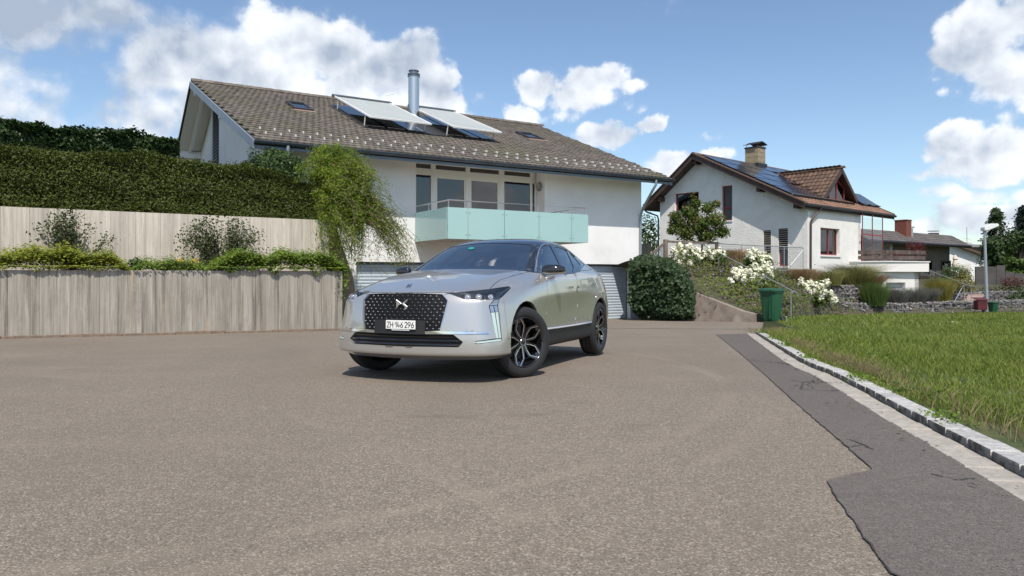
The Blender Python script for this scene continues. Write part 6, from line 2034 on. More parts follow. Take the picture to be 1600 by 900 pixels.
hydrangea('tall white hydrangea under the left blind window', 1184, 393, 29.0, 24, 34, [(1171, 397), (1178, 394), (1186, 398), (1194, 401), (1202, 402), (1176, 404), (1190, 408), (1200, 413)], 4.0)
hydrangea('largest white hydrangea in the middle of the bank', 1176, 418, 27.0, 38, 46, [(1148, 426), (1156, 424), (1164, 428), (1172, 424), (1180, 418), (1188, 422), (1194, 416), (1202, 424), (1152, 432), (1162, 436), (1174, 438), (1184, 440), (1178, 432), (1192, 432), (1142, 440), (1186, 447), (1194, 444), (1180, 452), (1168, 425), (1204, 432), (1159, 458), (1187, 441)], 4.6)
hydrangea('white hydrangea at the foot of the bank right of the stair rail', 1276, 440, 29.5, 24, 36, [(1252, 441), (1260, 445), (1268, 443), (1276, 447), (1284, 445), (1292, 443), (1262, 452), (1272, 456), (1280, 459), (1288, 456), (1266, 458), (1298, 460), (1282, 464), (1303, 468)], 4.0)

# ---- flowering ground cover of the bank
L_BANK = leaf_mat('bank_leaf', (.17, .20, .040), (.07, .105, .025), .55, .25, 1.2, c3=(.17, .11, .08))
M_PUR = mat('purple_petal', (.23, .13, .40), .7, c2=(.34, .22, .46), scale=3)
poly_bank = [(1088, 458), (1085, 432), (1070, 418), (1050, 405), (1100, 405), (1140, 412), (1180, 420), (1225, 428), (1262, 434), (1300, 445), (1330, 470), (1325, 487), (1285, 494), (1240, 499), (1225, 500), (1180, 497), (1166, 486), (1130, 470)]
def in_poly(px, py, poly):
    r = np.zeros(len(px), bool); n = len(poly); j = n - 1
    for i in range(n):
        xi, yi = poly[i]; xj, yj = poly[j]
        c_ = ((yi > py) != (yj > py)) & (px < (xj - xi) * (py - yi) / (yj - yi + 1e-9) + xi); r ^= c_; j = i
    return r
n = 17000
px = RNG.uniform(1050, 1332, n); py = RNG.uniform(400, 500, n); k = in_poly(px, py, poly_bank); px, py = px[k], py[k]
pts = []
for a_, b_ in zip(px, py):
    h = bank_hit(a_, b_)
    if h is not None: pts.append(tuple(h))
P = np.array(pts)
# spread evenly over the bank itself rather than over the picture
P[:, 0] += RNG.normal(0, .12, len(P)); P[:, 1] += RNG.normal(0, .25, len(P))
lump = .5 + .5 * noise3(P, 2.6, 2)
P[:, 2] = np.array([zbank(x, y) for x, y in P[:, :2]]) + RNG.random(len(P)) * (.12 + .38 * lump)
o = link('bank_cover', bush_mesh('bank_cover', P, np.tile([0, -.5, .8], (len(P), 1)), .085, L_BANK, .6, .4)); o['kind'] = 'stuff'
k = RNG.random(len(P)) < .17 * (.25 + 1.5 * np.clip(noise3(P, 1.7, 5), 0, 1))
Q_ = P[k] + np.array([0, -.06, .07])
o = link('purple_flowers', np_mesh('purple_flowers', leaves(Q_, .055, .8, .4, .4), 4, M_PUR)); o['kind'] = 'stuff'

# ---- ornamental grasses and low shrubs on the right
L_ORN = leaf_mat('ornamental_blade', (.22, .21, .065), (.10, .13, .03), .55, .3, 1.5, c3=(.42, .32, .18))
L_STRAW = leaf_mat('straw_blade', (.36, .25, .13), (.19, .13, .07), .6, .3, 2)
def ograss(label, px, py, Y, rpx, hpx, n, m, lean, drop=.25, name='ornamental_grass', group=None):
    s_ = Y / FOC; b = at(px, py, Y)
    return tussock(name, label, tuple(b), rpx * s_ * .45, hpx * s_, n, m, lean, .014, drop, 'grass', group)
ograss('large arching ornamental grass beside the white terrace', 1336, 450, 33.2, 44, 44, 3600, L_ORN, 1.05, .18)
rr_ = ograss('straw coloured drooping grass at the right end of the taller gabion wall', 1364, 450, 33.4, 22, 32, 1200, L_STRAW, 1.5, .55)
ograss('brownish grass mound below the downpipe of the plaster house', 1252, 443, 31.0, 44, 34, 2600, L_STRAW, .95, .35)
ograss('green brown grass mound left of the large arching grass', 1296, 446, 31.8, 36, 30, 1700, L_ORN, .8, .2)
ograss('small tan grass tuft in front of the plaster wall', 1148, 410, 31.0, 30, 26, 1300, L_STRAW, .8, .2)
L_GRB = leaf_mat('green_broom', (.12, .18, .04), (.05, .09, .022), .5, .25, 2)
L_LAV = leaf_mat('lavender', (.14, .145, .115), (.06, .075, .05), .7, .2, 2, c3=(.15, .11, .19))
L_GOLD = leaf_mat('gold_grass', (.30, .25, .05), (.14, .14, .03), .55, .3, 1.5)
ograss('round green tuft in front of the taller gabion wall', 1366, 478, 32.2, 36, 38, 2600, L_GRB, .55, .05)
for i, (px, w_, lab) in enumerate([(1402, 20, 'dark lavender clump directly under the pale garage door'), (1432, 17, 'dark lavender clump at the right corner of the white terrace'), (1386, 13, 'lavender clump beside the round green tuft'), (1452, 13, 'lavender clump at the foot of the golden grass')]):
    ograss(lab, px, 479, 33.4 + .2 * i, w_ * 1.4, 30, 1500, L_LAV, .6, .05, 'lavender', 'lavender clumps behind the low gabion wall')
ograss('golden green grass clump right of the white terrace', 1469, 475, 35.0, 32, 42, 2200, L_GOLD, .5, .05)
L_SH = leaf_mat('shrub_leaf', (.09, .14, .035), (.04, .07, .02), .5, .2, 1.5)
c = at(1492, 428, 44); bush('garden_shrub', 'dark shrub below the folded parasol', 'shrub', tuple(c), (.9, .9, .6), 1500, .11, L_SH)
c = at(1508, 444, 41); bush('garden_shrub', 'yellowish upright shrub left of the fence', 'shrub', tuple(c), (.5, .5, .95), 1100, .11, L_GOLD)
c = at(1472, 442, 42); bush('garden_shrub', 'dark low shrub beside the pale handrail', 'shrub', tuple(c), (.9, .7, .5), 1200, .11, L_SH)
c = at(1568, 460, 41); bush('garden_shrub', 'mixed low shrub in front of the board fence', 'shrub', tuple(c), (1.6, .8, .55), 1900, .11, leaf_mat('mixed_leaf', (.11, .10, .05), (.05, .06, .025), .6, .2, 1.5))
c = at(1597, 470, 37.5); bush('garden_shrub', 'dark shrub at the right edge above the lawn', 'shrub', tuple(c), (.75, .8, .75), 1700, .11, L_SH)
c = at(1582, 442, 45); bush('garden_shrub', 'low reddish shrub before the right end of the fence', 'shrub', tuple(c), (.7, .6, .4), 900, .10, leaf_mat('reddish_leaf', (.15, .05, .05), (.06, .05, .03), .6, .2, 1.5))
# small red maple behind the terrace railing
L_MAPLE = leaf_mat('maple_leaf', (.16, .022, .022), (.07, .012, .014), .5, .25, 2)
c = at(1431, 384, 41)
rt = thing('red_maple', at(1431, 402, 41), 'small red leaved maple behind the wooden railing', 'tree')
q = MB(); stems(q, at(1431, 402, 41), [at(1431 + random.uniform(-17, 17), 384 + random.uniform(-8, 8), 41) for _ in range(22)], .03, .008, .15); q.build('branches', mat('maple_bark', (.13, .04, .035), .8), rt)
p, o_ = blob_points(420, tuple(at(1431, 385, 41)), (.62, .5, .34), .3); o = link('foliage', bush_mesh('foliage', p, o_, .085, L_MAPLE, .5, .3), rt); o['kind'] = 'stuff'
# flower boxes' red blooms on the terrace
p = np.array([tuple(at(random.uniform(1392, 1448), random.uniform(394, 398), 37.5)) for _ in range(260)]); o = link('terrace_flowers', np_mesh('terrace_flowers', leaves(p, .08, .8, .3), 4, mat('red_petal', (.22, .03, .03), .6))); o['kind'] = 'stuff'

# ---- trees at the right
L_CON = leaf_mat('conifer_leaf', (.060, .095, .030), (.025, .045, .016), .6, .1, .8)
L_CON2 = leaf_mat('dark_conifer_leaf', (.020, .034, .022), (.009, .016, .011), .6, .06, .8)
def conifer(label, px, pyt, pyb, Y, wpx, m, n, droop=.35, seed=1):
    random.seed(seed)
    s_ = Y / FOC; base = at(px, pyb, Y); top = at(px, pyt, Y); H = top.z - base.z
    root = thing('conifer', base, label, 'conifer')
    q = MB(); q.tube([base, top], [.22, .02], 8); P = []; O = []
    nb = 120
    for k in range(nb):
        f = .04 + .96 * random.random() ** .8
        L = wpx * s_ * (1 - f) ** .72 * random.uniform(.6, 1.18) + .12
        a_ = random.random() * 6.283; d = Vector((math.cos(a_), math.sin(a_), 0))
        b0 = base.lerp(top, f)
        pts = [b0 + d * (L * i / 6) + Vector((0, 0, L * (.18 * i / 6 - droop * (i / 6) ** 2))) for i in range(7)]
        q.tube(pts, [.035 - .028 * i / 6 for i in range(7)], 4, False)
        for i in range(1, 7):
            for _ in range(int(n / nb / 6)):
                j = .10 + L * .07
                p = pts[i]; P.append((p.x + random.gauss(0, j), p.y + random.gauss(0, j), p.z + random.gauss(0, j * .7) - .06)); O.append((d.x, d.y, .1))
    q.build('trunk', M_BARK, root)
    o = link('foliage', bush_mesh('foliage', np.array(P), np.array(O), .24, m, .4, .2, .5, .3), root); o['kind'] = 'stuff'
conifer('loose branched conifer right of the street lamp', 1556, 326, 415, 62, 24, L_CON, 5200, .45, 3)
conifer('very dark spruce at the right edge of the picture', 1598, 322, 420, 66, 22, L_CON2, 4600, .30, 4)
def leaf_tree(label, px, py, Y, rx, ry, n, m, size=.24):
    s_ = Y / FOC; c = at(px, py, Y)
    cl = []
    for _ in range(9):
        cl.append((c + Vector((random.uniform(-.62, .62) * rx * s_, random.uniform(-.5, .5) * rx * s_, random.uniform(-.6, .6) * ry * s_)), (rx * s_ * .5, rx * s_ * .5, ry * s_ * .42), 1))
    b = at(px, 440, Y)
    small_tree('broadleaf_tree', label, b, (c.z - b.z) * .9, cl, n, size, m, .16)
L_BL = leaf_mat('broadleaf', (.060, .105, .026), (.025, .048, .014), .5, .18, .8)
L_BL2 = leaf_mat('broadleaf_light', (.13, .20, .035), (.06, .105, .02), .5, .25, .8)
leaf_tree('dark broadleaf tree filling the gap behind the street lamp', 1556, 398, 58, 30, 34, 5200, L_BL)
leaf_tree('dark green tree left of the spruce at the right edge', 1590, 385, 60, 26, 36, 4800, L_BL)
leaf_tree('light green round tree at the right edge below the spruce', 1592, 418, 52, 24, 17, 3600, L_BL2, .19)
leaf_tree('low dark tree behind the far white gable', 1528, 424, 72, 26, 14, 2600, L_BL)
# green glimpsed between the two houses
c = at(1012, 376, 46); bush('far_tree', 'bit of green tree seen between the two houses', 'tree', tuple(c), (.9, .9, 1.9), 1500, .18, L_BL)

# ---- lawn
LP = np.array(LAWN_POLY)
def in_lawn(x, y): return in_poly(x, y, LAWN_POLY)
def lawn_pts(n, y0, y1, xmax):
    out = []
    while sum(len(a_) for a_ in out) < n:
        y = y0 + (y1 - y0) * RNG.random(n * 2); x = RNG.uniform(3, 30, n * 2)
        k = in_lawn(x, y) & (np.abs(x) < y * 1.02 + 2.2) & (x < xmax)
        out.append(np.column_stack([x[k], y[k]]))
        if len(out) > 60: break
    q = np.concatenate(out)[:n]
    g = np.array([gz(v) for v in q[:, 1]])
    return np.column_stack([q, g + .03])
def grass(name, n, y0, y1, h, width, m, lean, seedn):
    P = lawn_pts(n, y0, y1, 30)
    t = .5 + .5 * noise3(np.column_stack([P[:, :2], P[:, 0] * .3]), 1.1, seedn)
    t2 = .5 + .5 * noise3(np.column_stack([P[:, :2], P[:, 1] * .2]), 3.7, seedn + 1)
    keep = RNG.random(len(P)) < (.35 + .65 * t2)
    P = P[keep]; t = t[keep]
    hh = h * (.55 + .75 * t)[:, None]
    N = len(P)
    ang = RNG.random(N) * 2 * np.pi
    d = np.column_stack([np.cos(ang), np.sin(ang), np.zeros(N)])
    hh = hh * RNG.uniform(.5, 1.15, (N, 1)); ll = hh * lean * RNG.uniform(.2, 1.3, (N, 1))
    fa = RNG.random(N) * 2 * np.pi
    s = np.column_stack([np.cos(fa), np.sin(fa), np.zeros(N)]) * width * RNG.uniform(.6, 1.3, (N, 1))
    up_ = np.array([0, 0, 1.0])
    m1 = P + up_ * hh * .62 + d * ll * .35; tip = P + up_ * hh + d * ll
    q1 = np.stack([P - s / 2, P + s / 2, m1 + s * .4, m1 - s * .4], 1); q2 = np.stack([m1 - s * .4, m1 + s * .4, tip + s * .05, tip - s * .05], 1)
    o = link(name, np_mesh(name, np.concatenate([q1, q2]), 4, m)); o['kind'] = 'stuff'
L_LAWN = leaf_mat('lawn_blade', (.25, .31, .05), (.105, .165, .022), .5, .35, .55, c3=(.32, .29, .11))
grass('lawn_grass', 92000, 1.4, 9.5, .105, .0075, L_LAWN, .75, 1.0)
grass('lawn_grass', 70000, 9.0, 17, .12, .011, L_LAWN, .75, 2.0)
grass('lawn_grass', 50000, 16.5, 36, .13, .020, L_LAWN, .7, 3.0)
# dry tufts and stray shoots along the kerb
kp = kerb_off(.21)
kp = [p for p in kp if 3.5 < p.y < 24]
P0 = []
for _ in range(4200):
    p = random.choice(kp); o_ = abs(random.gauss(0, .16))
    if math.sin(p.y * 1.9) + math.sin(p.y * .83 + 1) < .15 and random.random() < .75: continue
    P0.append((p.x + o_ + random.uniform(-.05, .05), p.y + random.uniform(-.1, .1), gz(p.y) + .035))
P0 = np.array(P0)
o = link('dry_grass', np_mesh('dry_grass', blades(P0, len(P0), .13, .1, .008, L_STRAW, .9), 4, leaf_mat('dry_blade', (.34, .27, .14), (.19, .16, .075), .7, .25, 1))); o['kind'] = 'stuff'
P = []
for p in kp:
    if math.sin(p.y * 3.1) > .72:
        for _ in range(26): P.append((p.x - .08 + random.gauss(0, .07), p.y + random.gauss(0, .06), gz(p.y) + .055 + random.random() * .03))
o = link('kerb_weeds', bush_mesh('kerb_weeds', np.array(P), None, .03, L_GC2, .7, .5)); o['kind'] = 'stuff'
# white umbels and clover heads in the lawn
P = lawn_pts(12, 6, 30, 24)
q = MB()
for x, y, z in P:
    h = random.uniform(.12, .2); r = random.uniform(.01, .032)
    q.tube([(x, y, z), (x + .01, y, z + h)], .002, 3, False)
    q.add([(x + r * math.cos(a_), y + r * math.sin(a_), z + h) for a_ in [k * math.pi / 4 for k in range(8)]] + [(x, y, z + h + .008)], [(i, (i + 1) % 8, 8) for i in range(8)])
q.build('lawn_flowers', mat('white_petal', (.75, .75, .70), .7), kind='stuff')

# clover and broad weeds in patches of the lawn, litter and grit along the edges of the yard
P = lawn_pts(30000, 4, 22, 24)
P = P[noise3(np.column_stack([P[:, :2], P[:, 0]]), 1.6, 9.0) > .42]
P[:, 2] += .02 + RNG.random(len(P)) * .07
o = link('clover', np_mesh('clover', leaves(P, .035, .85, 1.2, .4), 4, leaf_mat('clover_leaf', (.10, .19, .035), (.05, .11, .02), .5, .3, 2))); o['kind'] = 'stuff'
P = []
for _ in range(700):
    t = random.uniform(-4, WL); d = abs(random.gauss(0, .16)); q = wp(t, -.10 - d, 0); P.append((q.x, q.y, gz(q.y) + .008))
for _ in range(500):
    i = random.randrange(len(kp)); p = kerb_off(-.19 - abs(random.gauss(0, .05)))[random.randrange(60, 200)] if _ % 25 == 0 else None
    if p is not None:
        for k in range(8): P.append((p.x + random.gauss(0, .06), p.y + random.gauss(0, .15), gz(p.y) + .014))
P = np.array(P)
o = link('leaf_litter', np_mesh('leaf_litter', leaves(P, .022, .5, 3.0, .7), 4, leaf_mat('litter', (.20, .14, .07), (.09, .065, .035), .8, .1, 3, c3=(.14, .16, .05)))); o['kind'] = 'stuff'
# ================================================================== CAR
CX, CY, CYAW, CSL = -0.707, 7.498, 0.3988, 0.0173
_a = Vector((math.sin(CYAW), math.cos(CYAW), 0)); _a.z = -CSL * _a.y; _a.normalize()
_b = Vector((math.cos(CYAW), -math.sin(CYAW), 0)); _b.z = -CSL * _b.y; _b.normalize()
_n = _b.cross(_a).normalized()
CORG = Vector((CX, CY, gz(CY)))
CM = Matrix(((_b.x, _a.x, _n.x, CORG.x), (_b.y, _a.y, _n.y, CORG.y), (_b.z, _a.z, _n.z, CORG.z), (0, 0, 0, 1)))
CMI = CM.inverted()
CAM_L = CMI @ Vector((0, 0, 0))
def cray(px, py):
    d = Vector(((px - 800) / FOC, 1.0, (HOR - py) / FOC)); return (CMI.to_3x3() @ d).normalized()
def cproj(p):
    q = CM @ Vector(p); return 800 + FOC * q.x / q.y, HOR - FOC * q.z / q.y

# --- control cage of the left half (x to the car's left, y to the rear, z up)
TG = [  # rows along the car; five points from the centre line out to the fender or belt line
    [(0, -.85, .855), (.30, -.825, .855), (0.58, -0.745, 0.86), (.72, -.66, .842), (.815, -.54, .825)],
    [(0, -.45, .960), (.30, -.43, .962), (0.58, -0.38, 0.965), (.75, -.32, .925), (.875, -.25, .865)],
    [(0, 0.0, 1.045), (.32, .0, 1.045), (0.6, 0.02, 1.045), (.785, .04, .995), (.905, .05, .915)],
    [(0, .34, 1.105), (.34, .36, 1.103), (.62, .43, 1.085), (.765, .53, 1.05), (.905, .47, .965)],
    [(0, .76, 1.315), (.32, .78, 1.31), (.575, .86, 1.285), (.700, .98, 1.265), (.905, 1.0, 1.005)],
    [(0, 1.18, 1.495), (.29, 1.20, 1.49), (.52, 1.26, 1.470), (.615, 1.40, 1.43), (.910, 1.5, 1.025)],
    [(0, 1.72, 1.530), (.29, 1.72, 1.525), (.51, 1.73, 1.507), (.615, 1.80, 1.455), (.912, 1.95, 1.045)],
    [(0, 2.25, 1.505), (.29, 2.25, 1.50), (.50, 2.25, 1.480), (.600, 2.30, 1.42), (.912, 2.35, 1.065)],
    [(0, 2.78, 1.405), (.29, 2.77, 1.40), (.48, 2.75, 1.380), (.580, 2.75, 1.315), (.895, 2.72, 1.095)],
    [(0, 3.28, 1.215), (.29, 3.27, 1.21), (.48, 3.22, 1.195), (.600, 3.12, 1.165), (.855, 3.05, 1.075)],
    [(0, 3.48, 1.045), (.30, 3.46, 1.04), (.54, 3.41, 1.03), (.680, 3.34, 1.005), (.785, 3.22, .965)],
]
# lower rings, listed per column around the outline: heights from under the crest down to the underside
PC = [
    [(0, -.875, .775), (0, -.925, .60), (0, -.925, .425), (0, -.915, .275), (0, -.80, .225)],
    [(.30, -.85, .775), (.31, -.900, .60), (.32, -.900, .425), (.32, -.89, .275), (.30, -.78, .225)],
    [(.585, -.785, .778), (.61, -.812, .60), (.63, -.825, .425), (.63, -.82, .275), (.58, -.70, .225)],
    [(.742, -.685, .768), (.772, -.700, .60), (.80, -.725, .42), (.805, -.72, .275), (.72, -.62, .225)],
    [(.850, -.55, .755), (.866, -.555, .60), (.890, -.57, .42), (.890, -.57, .275), (.80, -.50, .225)],
    [(.900, -.24, .745), (.915, -.30, .58), (.915, -.36, .42), (.915, -.38, .275), (.80, -.38, .225)],
    [(.920, .05, .77), (.925, .03, .60), (.920, .0, .42), (.915, .0, .275), (.80, .0, .225)],
    [(.914, .48, .80), (.900, .50, .62), (.897, .50, .45), (.885, .50, .275), (.74, .50, .225)],
    [(.920, 1.0, .82), (.896, 1.0, .63), (.897, 1.0, .46), (.875, 1.0, .275), (.74, 1.0, .225)],
    [(.920, 1.5, .835), (.895, 1.5, .66), (.897, 1.5, .49), (.875, 1.5, .275), (.74, 1.5, .225)],
    [(.922, 1.95, .845), (.901, 1.95, .70), (.903, 1.95, .53), (.880, 1.95, .275), (.74, 1.95, .225)],
    [(.926, 2.33, .84), (.925, 2.30, .66), (.920, 2.25, .45), (.905, 2.2, .275), (.76, 2.2, .225)],
    [(.930, 2.70, .85), (.936, 2.70, .68), (.930, 2.70, .46), (.910, 2.70, .285), (.78, 2.70, .235)],
    [(.905, 3.06, .845), (.918, 3.10, .68), (.910, 3.12, .46), (.890, 3.10, .295), (.76, 3.05, .245)],
    [(.820, 3.30, .80), (.845, 3.38, .66), (.840, 3.40, .46), (.82, 3.36, .305), (.70, 3.28, .255)],
    [(.70, 3.42, .80), (.71, 3.49, .66), (.71, 3.50, .46), (.69, 3.46, .305), (.6, 3.36, .255)],
    [(.55, 3.47, .81), (.55, 3.53, .66), (.55, 3.54, .46), (.54, 3.50, .305), (.5, 3.40, .255)],
    [(.30, 3.50, .82), (.30, 3.56, .66), (.30, 3.57, .46), (.30, 3.53, .305), (.3, 3.42, .255)],
    [(0, 3.51, .82), (0, 3.57, .66), (0, 3.58, .46), (0, 3.54, .305), (0, 3.43, .255)],
]
def car_shell():
    V = []; F = []; idx = {}
    def vid(p):
        k = tuple(round(x, 5) for x in p)
        if k not in idx: idx[k] = len(V); V.append(k)
        return idx[k]
    crease = {}
    rim = TG[0][:] + [r[4] for r in TG[1:]] + TG[-1][3::-1]
    assert len(rim) == len(PC), (len(rim), len(PC))
    quads = []
    for s in range(len(TG) - 1):
        for t in range(4):
            quads.append((TG[s][t], TG[s][t + 1], TG[s + 1][t + 1], TG[s + 1][t]))
    for c in range(len(PC) - 1):
        A_ = [rim[c]] + PC[c]; B_ = [rim[c + 1]] + PC[c + 1]
        for r in range(5):
            quads.append((A_[r + 1], B_[r + 1], B_[r], A_[r]))
    # underside
    for c in range(len(PC) - 1):
        p, q = PC[c][4], PC[c + 1][4]
        if c in (0, 17): pass
    mir = lambda p: (-p[0], p[1], p[2])
    for q in quads:
        F.append([vid(p) for p in q]); 
        m = [mir(p) for p in q][::-1]
        F.append([vid(p) for p in m])
    def cr(p, q, w):
        for f in (lambda x: x, mir):
            a, b = vid(f(p)), vid(f(q)); crease[(min(a, b), max(a, b))] = w
    for c in range(4): cr(rim[c], rim[c + 1], .55)              # bonnet lip
    for s in range(3, 9): cr(TG[s][4], TG[s + 1][4], .75)       # belt line
    for c in range(len(PC) - 1): cr(PC[c][3], PC[c + 1][3], .75)  # lower lip
    for c in range(3): cr(PC[c][1], PC[c + 1][1], .15)
    for t in range(4): cr(TG[3][t], TG[3][t + 1], .5)           # foot of the windscreen
    for s in range(4, 8): cr(TG[s][3], TG[s + 1][3], .35)       # cant rail
    for s in range(3, 5): cr(TG[s][2], TG[s + 1][2], .3)
    for t in range(4): cr(TG[9][t], TG[9][t + 1], .3)
    cr(TG[0][4], PC[4][0], .3); cr(PC[4][0], PC[4][1], .25); cr(PC[4][1], PC[4][2], .3); cr(PC[4][2], PC[4][3], .4)
    for c in range(7, 12): cr(PC[c][2], PC[c + 1][2], .6)
    for c in range(6, 13): cr(PC[c][0], PC[c + 1][0], .45)
    for c in range(2, 5): cr(PC[c][0], PC[c + 1][0], .7)
    for s in range(0, 3): cr(TG[s][2], TG[s + 1][2], .6)
    for r in range(0, 3): cr(PC[3][r], PC[3][r + 1], .35)
    me = bpy.data.meshes.new('cage'); me.from_pydata(V, [], F)
    bm = bmesh.new(); bm.from_mesh(me)
    bmesh.ops.recalc_face_normals(bm, faces=bm.faces[:])
    lay = bm.edges.layers.float.new('crease_edge')
    bm.verts.ensure_lookup_table()
    for e in bm.edges:
        k = (min(e.verts[0].index, e.verts[1].index), max(e.verts[0].index, e.verts[1].index))
        if k in crease: e[lay] = crease[k]
    bm.to_mesh(me); bm.free()
    ob = bpy.data.objects.new('cage', me); COL.objects.link(ob)
    md = ob.modifiers.new('s', 'SUBSURF'); md.levels = 3; md.render_levels = 3
    bpy.context.view_layer.update()
    ev = ob.evaluated_get(bpy.context.evaluated_depsgraph_get())
    out = bpy.data.meshes.new_from_object(ev)
    bpy.data.objects.remove(ob)
    bm = bmesh.new(); bm.from_mesh(out)
    # is it facing outwards?
    f = max(bm.faces, key=lambda f: f.calc_center_median().z)
    if f.normal.z < 0: bmesh.ops.reverse_faces(bm, faces=bm.faces[:])
    bmesh.ops.bisect_plane(bm, geom=bm.verts[:] + bm.edges[:] + bm.faces[:], plane_co=(0, 0, 0), plane_no=(1, 0, 0), clear_inner=True)
    for v in bm.verts:
        if abs(v.co.x) < 1e-4: v.co.x = 0
        v.co.x *= 1.02
    return bm

shell = car_shell()
shell.normal_update()
SHELL_BVH = BVHTree.FromBMesh(shell)
_fv = [v.co.copy() for v in shell.verts]; shell.verts.index_update(); _ff = [[v.index for v in f.verts] for f in shell.faces]
FULL_BVH = BVHTree.FromPolygons(_fv + [Vector((-v.x, v.y, v.z)) for v in _fv], _ff + [[i + len(_fv) for i in f][::-1] for f in _ff])
def chit(px, py, lift=0.0):
    """where a pixel's ray meets the car's skin (left half), in car space"""
    h = SHELL_BVH.ray_cast(CAM_L, cray(px, py))
    if h[0] is None: return None
    return h[0] + h[1] * lift

# --- outlines traced on the visible side, in pixels of the photograph
PX = {
 'headlight': [(694, 457.4), (720, 456.2), (765.4, 451.6), (795, 447.2), (798.5, 449.8), (781.5, 466.4), (762.3, 468.0), (729.6, 468.6), (720, 465.4), (706, 460.2)],
 'running_light': [(771.6, 468.3), (781.2, 466.9), (777.8, 476.7), (780.2, 492.3), (784.8, 532.7), (745.1, 537.4), (733.5, 534.6), (776.3, 528.8), (763.8, 478.2)],
 'grille': [(600, 457.9), (630, 457.6), (690.5, 460.2), (698.8, 470), (696, 481), (686.6, 517.0), (600, 520)],
 'chrome_wing': [(660, 517.4), (686.6, 517.0), (735, 518.2), (764.8, 519.2), (764, 521.6), (735, 522.0), (660, 521.8)],
 'lower_intake': [(600, 521.6), (660, 521.8), (708.4, 523.2), (723, 534.6), (716.6, 542.6), (600, 540.8)],
 'bonnet': [(580, 457.6), (630, 457.4), (694, 457.2), (720, 456.0), (765.4, 451.4), (773, 443.5), (781, 437.5), (800, 431.5), (817, 427), (826, 425.0), (821, 423.6), (790, 421.6), (740, 420.6), (580, 423)],
 'windscreen': [(580, 423), (740, 420.6), (790, 421.6), (820, 423.6), (827, 401), (830.5, 388), (827, 382.6), (800, 380.4), (767.5, 379.4), (700, 383.6), (580, 392)],
 'front_window': [(836.4, 425.2), (839.5, 403), (843.8, 389.4), (849.6, 383.4), (860, 383.8), (873.6, 412), (878.4, 426.8)],
 'rear_window': [(867, 385.6), (876, 387.2), (885.5, 391.8), (896.3, 417), (894.8, 424.8), (882.4, 426.6), (879, 414)],
 'quarter_window': [(889.5, 394.2), (899, 403.2), (906.8, 413.2), (901.2, 422.8), (897.5, 423.8), (899, 417.5)],
 'glasshouse': [(821, 424.0), (835, 426.0), (860, 427.4), (882, 428.2), (896, 426.8), (905, 423.8), (912.6, 414.2), (940, 404), (940, 350), (700, 350), (780, 400)],
 'bumper_edge': [(797, 449.5), (800, 470), (803, 500), (800, 530), (798, 560), (500, 560), (500, 440)],
}
def seg_cut(bm, pa, pb, pad=1.2):
    """cut the skin along one traced segment with the plane through it and the camera"""
    na = cray(*pa).cross(cray(*pb)).normalized()
    x0, x1 = min(pa[0], pb[0]) - pad, max(pa[0], pb[0]) + pad; y0, y1 = min(pa[1], pb[1]) - pad, max(pa[1], pb[1]) + pad
    fs = []
    for f in bm.faces:
        if f.normal.dot(CAM_L - f.verts[0].co) <= 0: continue
        pr = [cproj(v.co) for v in f.verts]
        if max(p[0] for p in pr) < x0 or min(p[0] for p in pr) > x1 or max(p[1] for p in pr) < y0 or min(p[1] for p in pr) > y1: continue
        fs.append(f)
    if not fs: return
    es = {e for f in fs for e in f.edges}; vs = {v for f in fs for v in f.verts}
    bmesh.ops.bisect_plane(bm, geom=list(vs) + list(es) + fs, plane_co=CAM_L, plane_no=na, dist=1e-5)
def side_cut(bm, pa, pb, pad=.02):
    """cut the flank along a segment given in (y, z)"""
    d = Vector((0, pb[0] - pa[0], pb[1] - pa[1])); nrm = Vector((0, -d.z, d.y)).normalized()
    y0, y1 = min(pa[0], pb[0]) - pad, max(pa[0], pb[0]) + pad; z0, z1 = min(pa[1], pb[1]) - pad, max(pa[1], pb[1]) + pad
    fs = [f for f in bm.faces if f.calc_center_median().x > .45 and not (max(v.co.y for v in f.verts) < y0 or min(v.co.y for v in f.verts) > y1 or max(v.co.z for v in f.verts) < z0 or min(v.co.z for v in f.verts) > z1)]
    if not fs: return
    es = {e for f in fs for e in f.edges}; vs = {v for f in fs for v in f.verts}
    bmesh.ops.bisect_plane(bm, geom=list(vs) + list(es) + fs, plane_co=(0, pa[0], pa[1]), plane_no=nrm, dist=1e-5)
def inside(x, y, poly):
    r = False; j = len(poly) - 1
    for i in range(len(poly)):
        if (poly[i][1] > y) != (poly[j][1] > y) and x < (poly[j][0] - poly[i][0]) * (y - poly[i][1]) / (poly[j][1] - poly[i][1]) + poly[i][0]: r = not r
        j = i
    return r
WB, WR, AR = 2.675, .354, .405
def circle(cy, cz, r, n=28):
    return [(cy + r * math.cos(2 * math.pi * k / n), cz + r * math.sin(2 * math.pi * k / n)) for k in range(n)]
ARCH_F = circle(.0, .36, AR); ARCH_R = circle(WB, .36, AR)
def yz(px, py):
    h = chit(px, py); return (h.y, h.z)
